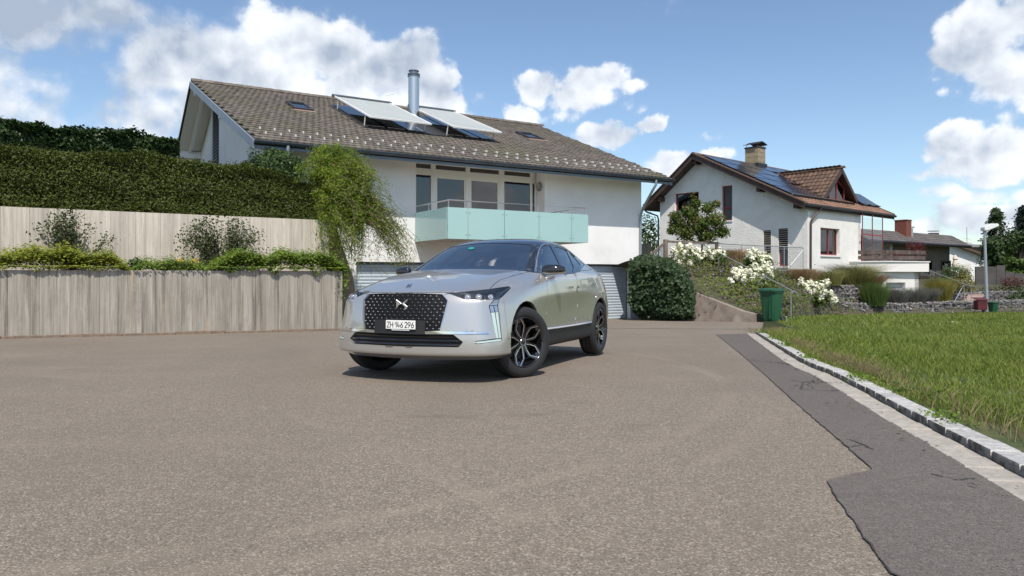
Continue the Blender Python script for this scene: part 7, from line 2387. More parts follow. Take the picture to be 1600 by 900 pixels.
# door outlines in the side view
FD = [(.60, .42), (.56, .62), (.575, .80), (.62, .93), (.70, 1.02), (1.60, 1.10), (1.66, .98), (1.68, .70), (1.66, .42)]
RD = [(1.68, .70), (1.66, .98), (1.60, 1.10), (2.60, 1.14), (2.60, .98), (2.44, .80), (2.30, .66), (2.20, .50), (2.15, .42), (1.66, .42)]
SILL_Z = .42
for k in ('headlight', 'running_light', 'grille', 'chrome_wing', 'lower_intake', 'bonnet', 'windscreen', 'front_window', 'rear_window', 'quarter_window'):
    poly = PX[k]
    for i in range(len(poly)):
        seg_cut(shell, poly[i], poly[(i + 1) % len(poly)]); shell.normal_update()
for i in range(6): seg_cut(shell, PX['glasshouse'][i], PX['glasshouse'][i + 1]); shell.normal_update()
for poly in (ARCH_F, ARCH_R):
    for i in range(len(poly)): side_cut(shell, poly[i], poly[(i + 1) % len(poly)], .03)
for poly in (FD, RD):
    for i in range(len(poly)): side_cut(shell, poly[i], poly[(i + 1) % len(poly)])
side_cut(shell, (.38, .445), (2.30, .445)); side_cut(shell, (-.46, .2), (-.46, .80))
shell.normal_update()
TAIL = [(3.10, .84), (3.50, .84), (3.60, .93), (3.55, 1.0), (3.05, .95)]
for i in range(len(TAIL)): side_cut(shell, TAIL[i], TAIL[(i + 1) % len(TAIL)])
side_cut(shell, (3.0, .36), (3.6, .36)); side_cut(shell, (2.95, .2), (2.95, .7))
shell.normal_update()
# belt height along the car, for telling the glasshouse from the body
BELT = [(r[4][1], r[4][2]) for r in TG[3:]]
def belt_z(y): return float(np.interp(y, [b[0] for b in BELT], [b[1] for b in BELT]))
def classify(f):
    c = f.calc_center_median(); n = f.normal
    px, py = cproj(c); vis = n.dot(CAM_L - c) > 0
    if c.x > .5 and abs(n.z) < .97:
        if inside(c.y, c.z, ARCH_F) or inside(c.y, c.z, ARCH_R): return None
    if vis:
        for k in ('headlight', 'running_light', 'grille', 'chrome_wing', 'lower_intake', 'front_window', 'rear_window', 'quarter_window'):
            if inside(px, py, PX[k]): return k
        if c.y < 1.6 and inside(px, py, PX['windscreen']): return 'windscreen'
        if c.y < .9 and inside(px, py, PX['bonnet']): return 'bonnet'
    if c.z > .86 and n.z > .6 and c.y < .34 and c.x < .55: return 'bonnet'
    if 2.72 < c.y < 3.30 and c.z > 1.17 and c.x < .50: return 'rear_glass'
    if vis and c.x > .5 and c.y > .5 and n.x > .35:
        if inside(px, py, PX['glasshouse']): return 'roof'
    elif c.y > .33 and c.z > belt_z(c.y) + .012 and c.y < 3.22 and not (c.y < .62 and c.z < 1.06): return 'roof'
    if c.x > .60 and c.z > .445:
        if inside(c.y, c.z, FD): return 'front_door'
        if inside(c.y, c.z, RD): return 'rear_door'
        if c.y > 2.9 and inside(c.y, c.z, TAIL): return 'tail_light'
    if c.z < .445 and .35 < c.y < 2.35: return 'sill'
    if c.y > 2.95 and c.z < .36: return 'rear_bumper'
    if c.y < -.46 and c.z < .84: return 'front_bumper'
    if c.y > 3.0 and c.x < .72: return 'tailgate'
    if c.y < 1.0: return 'front_fender'
    return 'rear_quarter'
lab = {f: classify(f) for f in shell.faces}
for _ in range(3):          # slivers left by the cuts join the panel they touch most
    ch = {}
    for f, k in lab.items():
        if k is None: continue
        cnt = {}; tot = 0
        for e in f.edges:
            L = e.calc_length(); tot += L
            for g in e.link_faces:
                if g is not f and lab[g]: cnt[lab[g]] = cnt.get(lab[g], 0) + L
        if not cnt: continue
        b_ = max(cnt, key=cnt.get)
        if b_ != k and cnt.get(k, 0) < .30 * tot and cnt[b_] > .5 * tot and f.calc_area() < 6e-4: ch[f] = b_
    lab.update(ch)
# stray islands of a panel join the panel around them
seen = set()
comps = {}
for f in shell.faces:
    if f in seen or lab[f] is None: continue
    st_k = [f]; cp_ = []; seen.add(f)
    while st_k:
        g = st_k.pop(); cp_.append(g)
        for e in g.edges:
            for h_ in e.link_faces:
                if h_ not in seen and lab[h_] == lab[f]: seen.add(h_); st_k.append(h_)
    comps.setdefault(lab[f], []).append(cp_)
for k, cs_ in comps.items():
    cs_.sort(key=len, reverse=True)
    for cp_ in cs_[1:]:
        cnt = {}
        for g in cp_:
            for e in g.edges:
                for h_ in e.link_faces:
                    if lab[h_] and lab[h_] != k: cnt[lab[h_]] = cnt.get(lab[h_], 0) + e.calc_length()
        if cnt:
            for g in cp_: lab[g] = max(cnt, key=cnt.get)
parts = {}
for f in shell.faces:
    k = lab[f]
    if k: parts.setdefault(k, []).append([v.co.copy() for v in f.verts])
print('car parts', {k: len(v) for k, v in parts.items()})

# --- materials
def car_paint():
    m = bpy.data.materials.new('pearl_paint'); m.use_nodes = True
    w = NT(m.node_tree); b = w.n['Principled BSDF']
    fl = w.noise(w.pos(), 900.0, 2, .5)
    w.put(b.inputs['Base Color'], w.mix(w.sm(fl, .4, .6), (.50, .488, .465), (.60, .586, .562)))
    b.inputs['Metallic'].default_value = .68; b.inputs['Roughness'].default_value = .28
    b.inputs['Coat Weight'].default_value = 1.0; b.inputs['Coat Roughness'].default_value = .02; b.inputs['Coat IOR'].default_value = 1.55
    return m
M_PAINT = car_paint()
M_GBLACK = mat('gloss_black', (.008, .008, .010), .12, coat=1.0, spec=.5)
M_GRB = mat('grille_black', (.006, .006, .007), .5, spec=.25)
M_MBLACK = mat('matt_black', (.016, .016, .017), .6)
M_CHROME = mat('chrome', (.75, .76, .78), .08, metal=1.0)
M_SATIN = mat('satin_silver', (.62, .63, .65), .25, metal=1.0)
M_TYRE = mat('tyre_rubber', (.018, .018, .019), .75)
M_CGLASS = glass_mat('car_windscreen', (.40, .46, .50), .0, .95, .50, 1.75)
M_CGLASS2 = glass_mat('car_side_glass', (.20, .24, .27), .0, .95, .52, 2.0)
M_LENS = glass_mat('lamp_lens_clear', (.55, .57, .60), .0, 1.0, .10, 1.5)
M_DRL = mat('running_light_white', (.42, .54, .52), .25, emis=((.75, .95, .92), .08))
M_TAILR = mat('tail_red', (.16, .01, .012), .15, coat=1)
M_INT = mat('cabin_dark', (.022, .022, .024), .8)
M_SEAT = mat('seat_leather', (.20, .19, .18), .6)

car = thing('parked_car', CORG, 'silver beige crossover car with black roof parked facing the camera on the asphalt', 'car')
def cbuild(name, bm, m, label=None, smooth=True, parent=None):
    """bmesh in car space -> part of the car"""
    me = bpy.data.meshes.new(name); bm.to_mesh(me); bm.free()
    for x in (m if isinstance(m, (list, tuple)) else [m]): me.materials.append(x)
    if smooth: me.shade_smooth()
    me.transform(CM)
    o = link(name, me, parent or car)
    if label: o['label'] = label
    return o
def mbuild(name, mb, m, parent=None, smooth=False, bevel=0, label=None, angle=35):
    me = mb.mesh(name, m, smooth, bevel, 1, angle); me.transform(CM)
    o = link(name, me, parent or car)
    if label: o['label'] = label
    return o
CENTRE = ('bonnet', 'grille', 'lower_intake', 'windscreen', 'roof', 'rear_glass', 'front_bumper', 'rear_bumper', 'tailgate')
SETTINGS = {  # material, gap, fold depth, recess
 'bonnet': (M_PAINT, .0036, .02, 0), 'grille': (M_GRB, .001, .0, .012), 'lower_intake': (M_MBLACK, .001, .0, .05), 'windscreen': (M_CGLASS, .0, .004, .004),
 'roof': (M_GBLACK, .0005, .012, 0), 'rear_glass': (M_CGLASS2, .001, .006, .004), 'front_bumper': (M_PAINT, .0018, .03, 0), 'rear_bumper': (M_MBLACK, .002, .02, 0),
 'tailgate': (M_PAINT, .0036, .02, 0), 'headlight': (M_LENS, .0012, .01, .002), 'running_light': (M_GBLACK, .0008, .01, .010), 'chrome_wing': (M_CHROME, .0, .008, -.008),
 'front_window': (M_CGLASS2, .001, .006, .006), 'rear_window': (M_CGLASS2, .001, .006, .006), 'quarter_window': (M_CGLASS2, .001, .006, .006),
 'front_door': (M_PAINT, .0038, .02, 0), 'rear_door': (M_PAINT, .0038, .02, 0), 'tail_light': (M_TAILR, .001, .01, -.004), 'sill': (M_MBLACK, .001, .02, 0),
 'front_fender': (M_PAINT, .0028, .03, 0), 'rear_quarter': (M_PAINT, .0028, .03, 0)}
def part_bm(polys, both, mirror=False):
    bm = bmesh.new()
    for sgn in ((1, -1) if both else ((-1,) if mirror else (1,))):
        for p in polys:
            vs = [bm.verts.new((v.x * sgn, v.y, v.z)) for v in p]
            bm.faces.new(vs if sgn > 0 else vs[::-1])
    bmesh.ops.remove_doubles(bm, verts=bm.verts[:], dist=2e-5)
    bm.normal_update()
    return bm
def finish(bm, gap, depth, recess):
    nrm = {v: v.normal.copy() for v in bm.verts}
    bd = [e for e in bm.edges if len(e.link_faces) == 1]
    inw = {}
    for e in bd:
        f = e.link_faces[0]; m_ = (e.verts[0].co + e.verts[1].co) / 2
        t = (e.verts[1].co - e.verts[0].co).normalized(); d = f.calc_center_median() - m_
        d = (d - t * d.dot(t)); d = d.normalized() if d.length > 1e-9 else Vector((0, 0, 0))
        for v in e.verts: inw[v] = inw.get(v, Vector((0, 0, 0))) + d
    for v, d in inw.items():
        if d.length > 1e-6: v.co += d.normalized() * gap
    if recess:
        for v in bm.verts: v.co -= nrm[v] * recess
    if depth > 0:
        r = bmesh.ops.extrude_edge_only(bm, edges=bd)
        nv = [g for g in r['geom'] if isinstance(g, bmesh.types.BMVert)]
        src = {}
        for g in r['geom']:
            if isinstance(g, bmesh.types.BMEdge): pass
        kd = {}
        for v in inw: kd[tuple(round(x, 6) for x in v.co)] = nrm[v]
        for v in nv:
            n_ = kd.get(tuple(round(x, 6) for x in v.co))
            if n_ is not None: v.co -= n_ * depth
        for e in bd:
            if e.is_valid: e.smooth = False
    return bm
PART = {}
for k, polys in parts.items():
    m, gap, dep, rec = SETTINGS[k]
    if k in CENTRE:
        PART[k] = [cbuild(k, finish(part_bm(polys, True), gap, dep, rec), m)]
    else:
        PART[k] = [cbuild(k, finish(part_bm(polys, False), gap, dep, rec), m), cbuild(k, finish(part_bm(polys, False, True), gap, dep, rec), m)]
# dark inner skin so that the joints between panels do not show daylight
inner = bmesh.new()
for k in ('bonnet', 'front_bumper', 'rear_bumper', 'tailgate', 'headlight', 'running_light', 'chrome_wing', 'front_door', 'rear_door', 'tail_light', 'sill', 'front_fender', 'rear_quarter', 'grille', 'lower_intake'):
    for p in parts.get(k, []):
        for sgn in (1, -1):
            vs = [inner.verts.new((v.x * sgn, v.y, v.z)) for v in p]; inner.faces.new(vs if sgn > 0 else vs[::-1])
bmesh.ops.remove_doubles(inner, verts=inner.verts[:], dist=2e-5); inner.normal_update()
for v, n_ in [(v, v.normal.copy()) for v in inner.verts]: v.co -= n_ * .035
cbuild('inner_shell', inner, M_INT)
q = MB(); q.box8([Vector(p) for p in [(-.50, -.62, .24), (.50, -.62, .24), (.74, 3.3, .24), (-.74, 3.3, .24), (-.48, -.55, .36), (.48, -.55, .36), (.60, 3.2, .38), (-.60, 3.2, .38)]]); mbuild('underbody', q, M_MBLACK)
for y0 in (0, WB):
    for sx in (1, -1):
        q = MB(); pr = [(y, z) for y, z in circle(y0, .36, AR + .012, 32) if z > .285]
        pr.sort(key=lambda t: -math.atan2(t[1] - .36, (t[0] - y0)) if True else 0)
        vs = []; fs = []
        for (y, z) in pr: vs += [(sx * .915, y, z), (sx * .52, y, z)]
        for i in range(len(pr) - 1): fs.append((2 * i, 2 * i + 1, 2 * i + 3, 2 * i + 2))
        q.add(vs, fs)
        q.add([(sx * .50, y, z) for y, z in pr], [tuple(range(len(pr)))])
        mbuild('wheel_housing', q, M_MBLACK)

# --- lamps: reflectors behind the lens
hl = [chit(px, py) for px, py in PX['headlight']]
for sx, par in ((1, PART['headlight'][0]), (-1, PART['headlight'][1])):
    bm = part_bm(parts['headlight'], False, sx < 0)
    for v, n_ in [(v, v.normal.copy()) for v in bm.verts]: v.co -= n_ * .030
    cbuild('lamp_housing', bm, M_GBLACK, parent=par)
    for i, (px, py) in enumerate([(731.5, 463.5), (749.5, 462.6), (768.5, 461.4)]):
        h = SHELL_BVH.ray_cast(CAM_L, cray(px, py)); p = h[0]; n_ = h[1]
        z = (n_ + Vector((0, -1, 0))).normalized(); c = p - n_ * .028
        R = z.to_track_quat('Z', 'Y').to_matrix().to_4x4(); M = Matrix.Translation(c) @ R
        if sx < 0: M = Matrix.Diagonal((-1, 1, 1, 1)) @ M
        r = (.030, .030, .026)[i]
        q = MB(); q.lathe([(r, .0), (r * 1.08, .008), (r * .98, .018), (r * .8, .004)], M, 16, closed=True); mbuild('lamp_bezel', q, M_CHROME, par, smooth=True)
        q = MB(); q.lathe([(r * .85, .004), (r * .7, .014), (r * .4, .021), (0, .023)], M, 14); mbuild('projector_lens', q, mat('projector', (.85, .84, .88), .12, metal=.5, emis=((1, .95, 1), .25)), par, smooth=True)  # faint pinkish glow added to the lens, standing in for a bright reflection
    # bright accent blade near the outer tip
    tri = [(771, 466), (793, 449.2), (795.5, 449.6), (778.5, 466)]
    vs = [chit(*t, -.008) for t in tri]
    q = MB(); q.prism([Vector((v.x * sx, v.y, v.z)) for v in vs], (0, .004, -.004)); mbuild('lamp_blade', q, M_SATIN, par)
def decal(name, pxs, m, lift, parent_pair, thick=.006, nsub=6):
    """thin strip of real thickness that follows the skin: two traced edges joined"""
    for sx, par in ((1, parent_pair[0]), (-1, parent_pair[1])):
        e1, e2 = pxs
        def samp(e):
            out = []
            for i in range(len(e) - 1):
                for k in range(nsub): out.append((e[i][0] + (e[i + 1][0] - e[i][0]) * k / nsub, e[i][1] + (e[i + 1][1] - e[i][1]) * k / nsub))
            return out + [e[-1]]
        s1, s2 = samp(e1), samp(e2)
        vs = []; 
        for (p, q_) in zip(s1, s2):
            a = SHELL_BVH.ray_cast(CAM_L, cray(*p)); b = SHELL_BVH.ray_cast(CAM_L, cray(*q_))
            if a[0] is None or b[0] is None: continue
            vs.append((a[0] + a[1] * lift, b[0] + b[1] * lift, a[0] + a[1] * (lift - thick), b[0] + b[1] * (lift - thick)))
        if len(vs) < 2: continue
        q = MB(); V = [Vector((v.x * sx, v.y, v.z)) for r in vs for v in r]; F = []
        for i in range(len(vs) - 1):
            o_ = 4 * i; F += [(o_, o_ + 1, o_ + 5, o_ + 4), (o_ + 2, o_ + 6, o_ + 7, o_ + 3), (o_, o_ + 4, o_ + 6, o_ + 2), (o_ + 1, o_ + 3, o_ + 7, o_ + 5)]
        F += [(0, 2, 3, 1), (len(V) - 4, len(V) - 3, len(V) - 1, len(V) - 2)]
        if sx < 0: F = [f[::-1] for f in F]
        q.add(V, F); mbuild(name, q, m, par)
RL = PART['running_light']
decal('light_strip', ([(767.2, 488.4), (775.6, 528.8)], [(772.9, 488.2), (779.2, 528.4)]), M_DRL, .0, RL)
decal('light_strip', ([(774.4, 488.0), (780.3, 528.4)], [(778.4, 487.6), (782.9, 528.2)]), M_DRL, .0, RL)
decal('light_strip', ([(738, 534.8), (777.8, 530.2), (783.2, 529.8)], [(746.2, 536.6), (778.6, 533.2), (783.6, 532.4)]), M_DRL, .0, RL)
decal('grey_strip', ([(764.8, 478.4), (767.0, 487.6)], [(770.6, 478.0), (772.8, 487.4)]), M_SATIN, .0, RL)
decal('grey_strip', ([(771.6, 477.8), (774.0, 487.4)], [(776.6, 477.4), (778.2, 487.2)]), M_SATIN, .0, RL)
decal('grey_strip', ([(765.0, 477.4), (773.0, 468.8)], [(776.8, 476.4), (780.4, 467.8)]), M_SATIN, .001, RL)

# --- grille: recessed black field with rows of small bright lozenges, fine diagonal ribs
gm = MB(); rib = MB()
def front_hit(x, z):
    h = SHELL_BVH.ray_cast(Vector((abs(x), -3, z)), Vector((0, 1, 0)))
    if h[0] is None: return None
    p = h[0].copy(); n_ = h[1].copy()
    if x < 0: p.x = -p.x; n_.x = -n_.x
    return p, n_
def in_grille(x, z, shrink=0):
    r = front_hit(x, z)
    if r is None: return None
    p, n_ = r; px, py = cproj((abs(p.x), p.y, p.z))
    return (p, n_) if inside(px, py, PX['grille']) else None
DX, DZ = .058, .0305
row = 0; z = .46
while z < .90:
    x = -.70 + (DX / 2 if row % 2 else 0)
    while x < .70:
        r = in_grille(x, z)
        if r and in_grille(x * 1.02, z + .006) and in_grille(x * 1.02, z - .010):
            p, n_ = r
            g_ = abs(x) / .55; s_ = .0046 + .0058 * min(1, g_) * (.6 + .4 * (z - .5) / .35)
            side = n_.cross(Vector((0, 0, 1))).normalized(); upv = side.cross(n_).normalized()
            if upv.z < 0: upv = -upv
            c = p - n_ * .010
            gm.add([c - side * s_ * 1.35, c - upv * s_ * .85, c + side * s_ * 1.35, c + upv * s_ * .85, c + n_ * .009], [(0, 1, 4), (1, 2, 4), (2, 3, 4), (3, 0, 4)])
            for dx, dz_ in ((DX / 2, DZ), (DX / 2, -DZ)):
                r2 = in_grille(x + dx, z + dz_)
                if r2: rib.tube([p - n_ * .011, r2[0] - r2[1] * .011], .0022, 4, False)
        x += DX
    z += DZ; row += 1
GR = PART['grille'][0]
mbuild('grille_lozenges', gm, mat('lozenge_metal', (.85, .87, .90), .36, metal=.75), GR)['kind'] = 'stuff'
mbuild('grille_ribs', rib, mat('rib_black', (.012, .012, .013), .8, spec=.1), GR)['kind'] = 'stuff'
# bright frame pieces at the grille's flanks
FB = PART['front_bumper'] * 2
decal('grille_edge', ([(690.8, 459.6), (699.2, 470), (696.4, 481), (687, 516.8)], [(694.5, 459.8), (701.6, 470), (698.4, 481.2), (689.0, 516.6)]), M_SATIN, .004, FB, .008)
# lower intake slats
LI = PART['lower_intake'][0]
for zz in (.335, .372, .409, .446):
    pts = []
    x = -.66
    while x <= .661:
        r = front_hit(x, zz)
        if r:
            px, py = cproj((abs(r[0].x), r[0].y, r[0].z))
            if inside(px, py, PX['lower_intake']): pts.append(r[0] - r[1] * .022)
        x += .03
    if len(pts) > 2:
        q = MB(); q.tube(pts, .0085, 6); mbuild('intake_slat', q, M_GBLACK, LI, smooth=True)
# number plate carrier, plate and lettering
def pxplane(px, py, p0, n_):
    d = cray(px, py); t = (p0 - CAM_L).dot(n_) / d.dot(n_); return CAM_L + d * t
r0 = front_hit(0, .545); P0 = r0[0]
yb = P0.y - .016
pl_n = Vector((0, -1, -.04)).normalized()
def pl_poly(pts, lift): return [pxplane(x, y, Vector((0, yb - lift, .545)), pl_n) for x, y in pts]
tl_, br_ = pl_poly([(588, 499.5), (666, 521.5)], 0)
cz = .545
hw_, hh_ = .30, .078
def bent_panel(mb, hw, z0, z1, lift, th, n=12):
    vs = []; fs = []
    for k in range(n + 1):
        x = -hw + 2 * hw * k / n; r1 = front_hit(x, z0); r2 = front_hit(x, z1)
        for (r, z) in ((r1, z0), (r2, z1)):
            vs.append((x, r[0].y - lift, z)); vs.append((x, r[0].y - lift + th, z))
    for k in range(n):
        a = 4 * k; b = a + 4
        fs += [(a, b, b + 2, a + 2), (a + 1, a + 3, b + 3, b + 1), (a + 2, b + 2, b + 3, a + 3), (a, a + 1, b + 1, b)]
    fs += [(0, 2, 3, 1), (4 * n, 4 * n + 1, 4 * n + 3, 4 * n + 2)]
    mb.add(vs, fs)
zc0 = chit(640, 520.5).z; zc1 = chit(640, 500.5).z
q = MB(); bent_panel(q, .275, zc0 - .008, zc1, .012, .03); car_panel = mbuild('plate_panel', q, M_MBLACK)
pc = [pxplane(x, y, Vector((0, yb - .016, .545)), Vector((0, -1, 0))) for x, y in ((602.3, 514.8), (648.3, 513.8), (648.3, 500.2), (602.3, 501.0))]
pcx = (pc[0].x + pc[1].x + pc[2].x + pc[3].x) / 4; pcz = sum(p.z for p in pc) / 4
pw = (abs(pc[1].x - pc[0].x) + abs(pc[2].x - pc[3].x)) / 2; ph = (abs(pc[3].z - pc[0].z) + abs(pc[2].z - pc[1].z)) / 2
pw_, ph_ = pw, ph
py_ = yb - .012
print('plate', pcx, pcz, pw, ph)
q = MB(); q.box8([Vector(p) for p in [(pcx - pw / 2, py_, pcz - ph / 2), (pcx + pw / 2, py_, pcz - ph / 2), (pcx + pw / 2, py_ + .008, pcz - ph / 2), (pcx - pw / 2, py_ + .008, pcz - ph / 2), (pcx - pw / 2, py_, pcz + ph / 2), (pcx + pw / 2, py_, pcz + ph / 2), (pcx + pw / 2, py_ + .008, pcz + ph / 2), (pcx - pw / 2, py_ + .008, pcz + ph / 2)]])
plate = mbuild('number_plate', q, mat('plate_white', (.80, .80, .78), .4), bevel=.002)
q = MB(); q.box8([Vector((pcx + sx * pw * .30, py_ - .0 + dy, pcz - ph / 2 - .012 + dz)) for dz in (0, .008) for sx, dy in ((-1, .002), (1, .002), (1, .008), (-1, .008))]); mbuild('plate_strip', q, mat('plate_strip_white', (.7, .7, .7), .5), plate)
def arc(cx, cy, rx, ry, a0, a1, n=10): return [(cx + rx * math.cos(math.radians(a0 + (a1 - a0) * k / n)), cy + ry * math.sin(math.radians(a0 + (a1 - a0) * k / n))) for k in range(n + 1)]
GLYPH = {   # strokes in a box one high
 'Z': (.46, [[(0, 1), (.46, 1), (0, 0), (.46, 0)]]), 'H': (.46, [[(0, 0), (0, 1)], [(.46, 0), (.46, 1)], [(0, .5), (.46, .5)]]), '.': (.10, [[(0, .5), (.10, .5)]]),
 '1': (.22, [[(0, .72), (.22, 1), (.22, 0)]]), '4': (.46, [[(.20, 1), (0, .28), (.46, .28)], [(.34, .58), (.34, 0)]]),
 '6': (.44, [[(.36, 1), (.06, .48)] + arc(.22, .27, .22, .27, 150, 510, 20)]), '9': (.44, [[(.08, 0), (.38, .52)] + arc(.22, .73, .22, .27, -30, 330, 20)]),
 '2': (.44, [arc(.22, .74, .22, .26, 170, -35, 12) + [(0, 0), (.44, 0)]]), ' ': (.04, [])}
txt = 'ZH.146 296'
adv = sum(GLYPH[c_][0] for c_ in txt) + .17 * (len(txt) - 1)
hgt = ph * .60; sc_ = pw * .90 / adv; x0_ = pcx - pw * .45
q = MB(); wst = hgt * .125
for c_ in txt:
    for st__ in GLYPH[c_][1]:
        pts = [Vector((x0_ + x * sc_, py_ - .001, pcz - hgt / 2 + y * hgt)) for x, y in st__]
        for a_, b_ in zip(pts[:-1], pts[1:]):
            d_ = (b_ - a_).normalized() * wst * .35
            if c_ == '.': d_ = Vector((0, 0, 0))
            q.bar(a_ - d_ + Vector((0, -random.random() * .0004, 0)), b_ + d_, wst, .0016, up=(0, -1, 0))
    x0_ += (GLYPH[c_][0] + .17) * sc_
mbuild('plate_lettering', q, mat('plate_black', (.01, .01, .01), .6), plate)['kind'] = 'stuff'
# emblem on the grille and the small badge on the bonnet
r0 = front_hit(0, .74)
def emblem(name, polys, y0, nrm, m, par, z20=(520, 420, 6.43), th=.012):
    q = MB()
    for poly in polys:
        pts = [pxplane(z20[0] + x / z20[2], z20[1] + y / z20[2], Vector((0, y0, .74)), nrm) for x, y in poly]
        q.prism(pts, nrm * -th)
    return mbuild(name, q, m, par, bevel=.0015)
emblem('grille_emblem', [[(637, 308), (690, 350), (660, 368), (637, 402)], [(688, 350), (752, 302), (745, 322), (712, 350)], [(690, 352), (712, 350), (748, 378), (746, 396), (690, 442), (700, 420), (727, 390), (716, 378)]], r0[0].y - .012, Vector((0, -1, -.25)).normalized(), mat('emblem_silver', (.85, .86, .88), .3, metal=.9), GR)
hb, nb_ = FULL_BVH.ray_cast(CAM_L, cray(640, 446))[:2]
q = MB()
for poly in ([(735, 186), (760, 152), (771, 152), (748, 186)], [(764, 186), (789, 150), (800, 150), (775, 184)], [(750, 172), (785, 160), (785, 166), (752, 177)]):
    pts = [pxplane(520 + x / 6.43, 420 + y / 6.43, hb + nb_ * .002, nb_) for x, y in poly]; q.prism(pts, nb_ * .003)
mbuild('bonnet_badge', q, M_GBLACK, PART['bonnet'][0])

# --- chrome line round the side windows
DLO = [(835.2, 425.2), (837.6, 408), (841, 393), (845, 384.5), (850, 381.4), (858, 380.9), (868, 382.6), (879, 386.4), (891, 394.2), (900, 402.6)]
def skin_line(pxs, lift=.003, nsub=5):
    out = []
    for i in range(len(pxs) - 1):
        for k in range(nsub):
            t = k / nsub; h = SHELL_BVH.ray_cast(CAM_L, cray(pxs[i][0] + (pxs[i + 1][0] - pxs[i][0]) * t, pxs[i][1] + (pxs[i + 1][1] - pxs[i][1]) * t))
            if h[0] is not None and (not out or (h[0] - out[-1]).length < .16): out.append(h[0] + h[1] * lift)
    h = SHELL_BVH.ray_cast(CAM_L, cray(*pxs[-1]))
    return out
def both(name, fn, m, smooth=True, par=None, angle=35):
    for sx in (1, -1):
        q = MB(); fn(q, sx)
        mbuild(name, q, m, par[0 if sx > 0 else 1] if par else None, smooth, angle=angle)
ln = skin_line(DLO)
both('window_chrome', lambda q, sx: q.tube([(p.x * sx, p.y, p.z) for p in ln], .0075, 6), M_SATIN)
# chrome strip along the sill, and the black cladding's upper edge
sl_pts = [(.52, .452), (1.0, .447), (1.5, .445), (1.95, .447), (2.22, .452)]
def flank(y, z, lift):
    h = SHELL_BVH.ray_cast(Vector((3, y, z)), Vector((-1, 0, 0))); return h[0] + h[1] * lift
both('sill_trim', lambda q, sx: q.tube([(flank(y, z, .006).x * sx, y, z) for y, z in sl_pts], .011, 8), M_CHROME)
# door handles
for (y, z, k) in ((1.46, .905, 'front_door'), (2.40, .955, 'rear_door')):
    def hnd(q, sx, y=y, z=z):
        p = flank(y, z, .0); p2 = flank(y - .20, z - .004, .0)
        q.box8([Vector((sx * (p2.x + a), y_, z_ + b)) for b in (-.013, .013) for (a, y_, z_) in ((-.005, y - .20, z - .004), (.016, y - .19, z - .004), (.018, y, z), (-.005, y + .01, z))])
    both('door_handle', hnd, M_SATIN, False, PART[k])
# --- door mirrors
def mirror_part(q, sx, top):
    n = 14
    cx_, cy_, cz_ = .962, .70, 1.09
    vs = []; fs = []
    N = 16
    for i in range(N + 1):
        th_ = math.pi * i / N
        for k in range(n):
            ph = 2 * math.pi * k / n
            x = math.cos(th_); yy = math.sin(th_) * math.cos(ph); zz = math.sin(th_) * math.sin(ph)
            sq = lambda v: math.copysign(abs(v) ** .75, v)
            X = cx_ + .125 * sq(x); Y = cy_ + (.085 if yy < 0 else .05) * sq(yy) + (x + 1) * .045; Z = cz_ + (.075 if zz > 0 else .055) * sq(zz) * (1 - .18 * (x + 1) / 2) 
            vs.append((X * sx, Y, Z))
    for i in range(N):
        for k in range(n):
            k2 = (k + 1) % n; f = (i * n + k, i * n + k2, (i + 1) * n + k2, (i + 1) * n + k)
            if (math.sin(2 * math.pi * (k + .5) / n) > -.30) == top: fs.append(f if sx < 0 else f[::-1])
    q.add(vs, fs)
both('mirror_cap', lambda q, sx: mirror_part(q, sx, True), M_GBLACK)
both('mirror_base', lambda q, sx: mirror_part(q, sx, False), M_PAINT)
both('mirror_arm', lambda q, sx: q.tube([(.86 * sx, .72, .99), (.90 * sx, .72, 1.02), (.96 * sx, .74, 1.035)], [.04, .032, .03], 12), M_PAINT, angle=80)

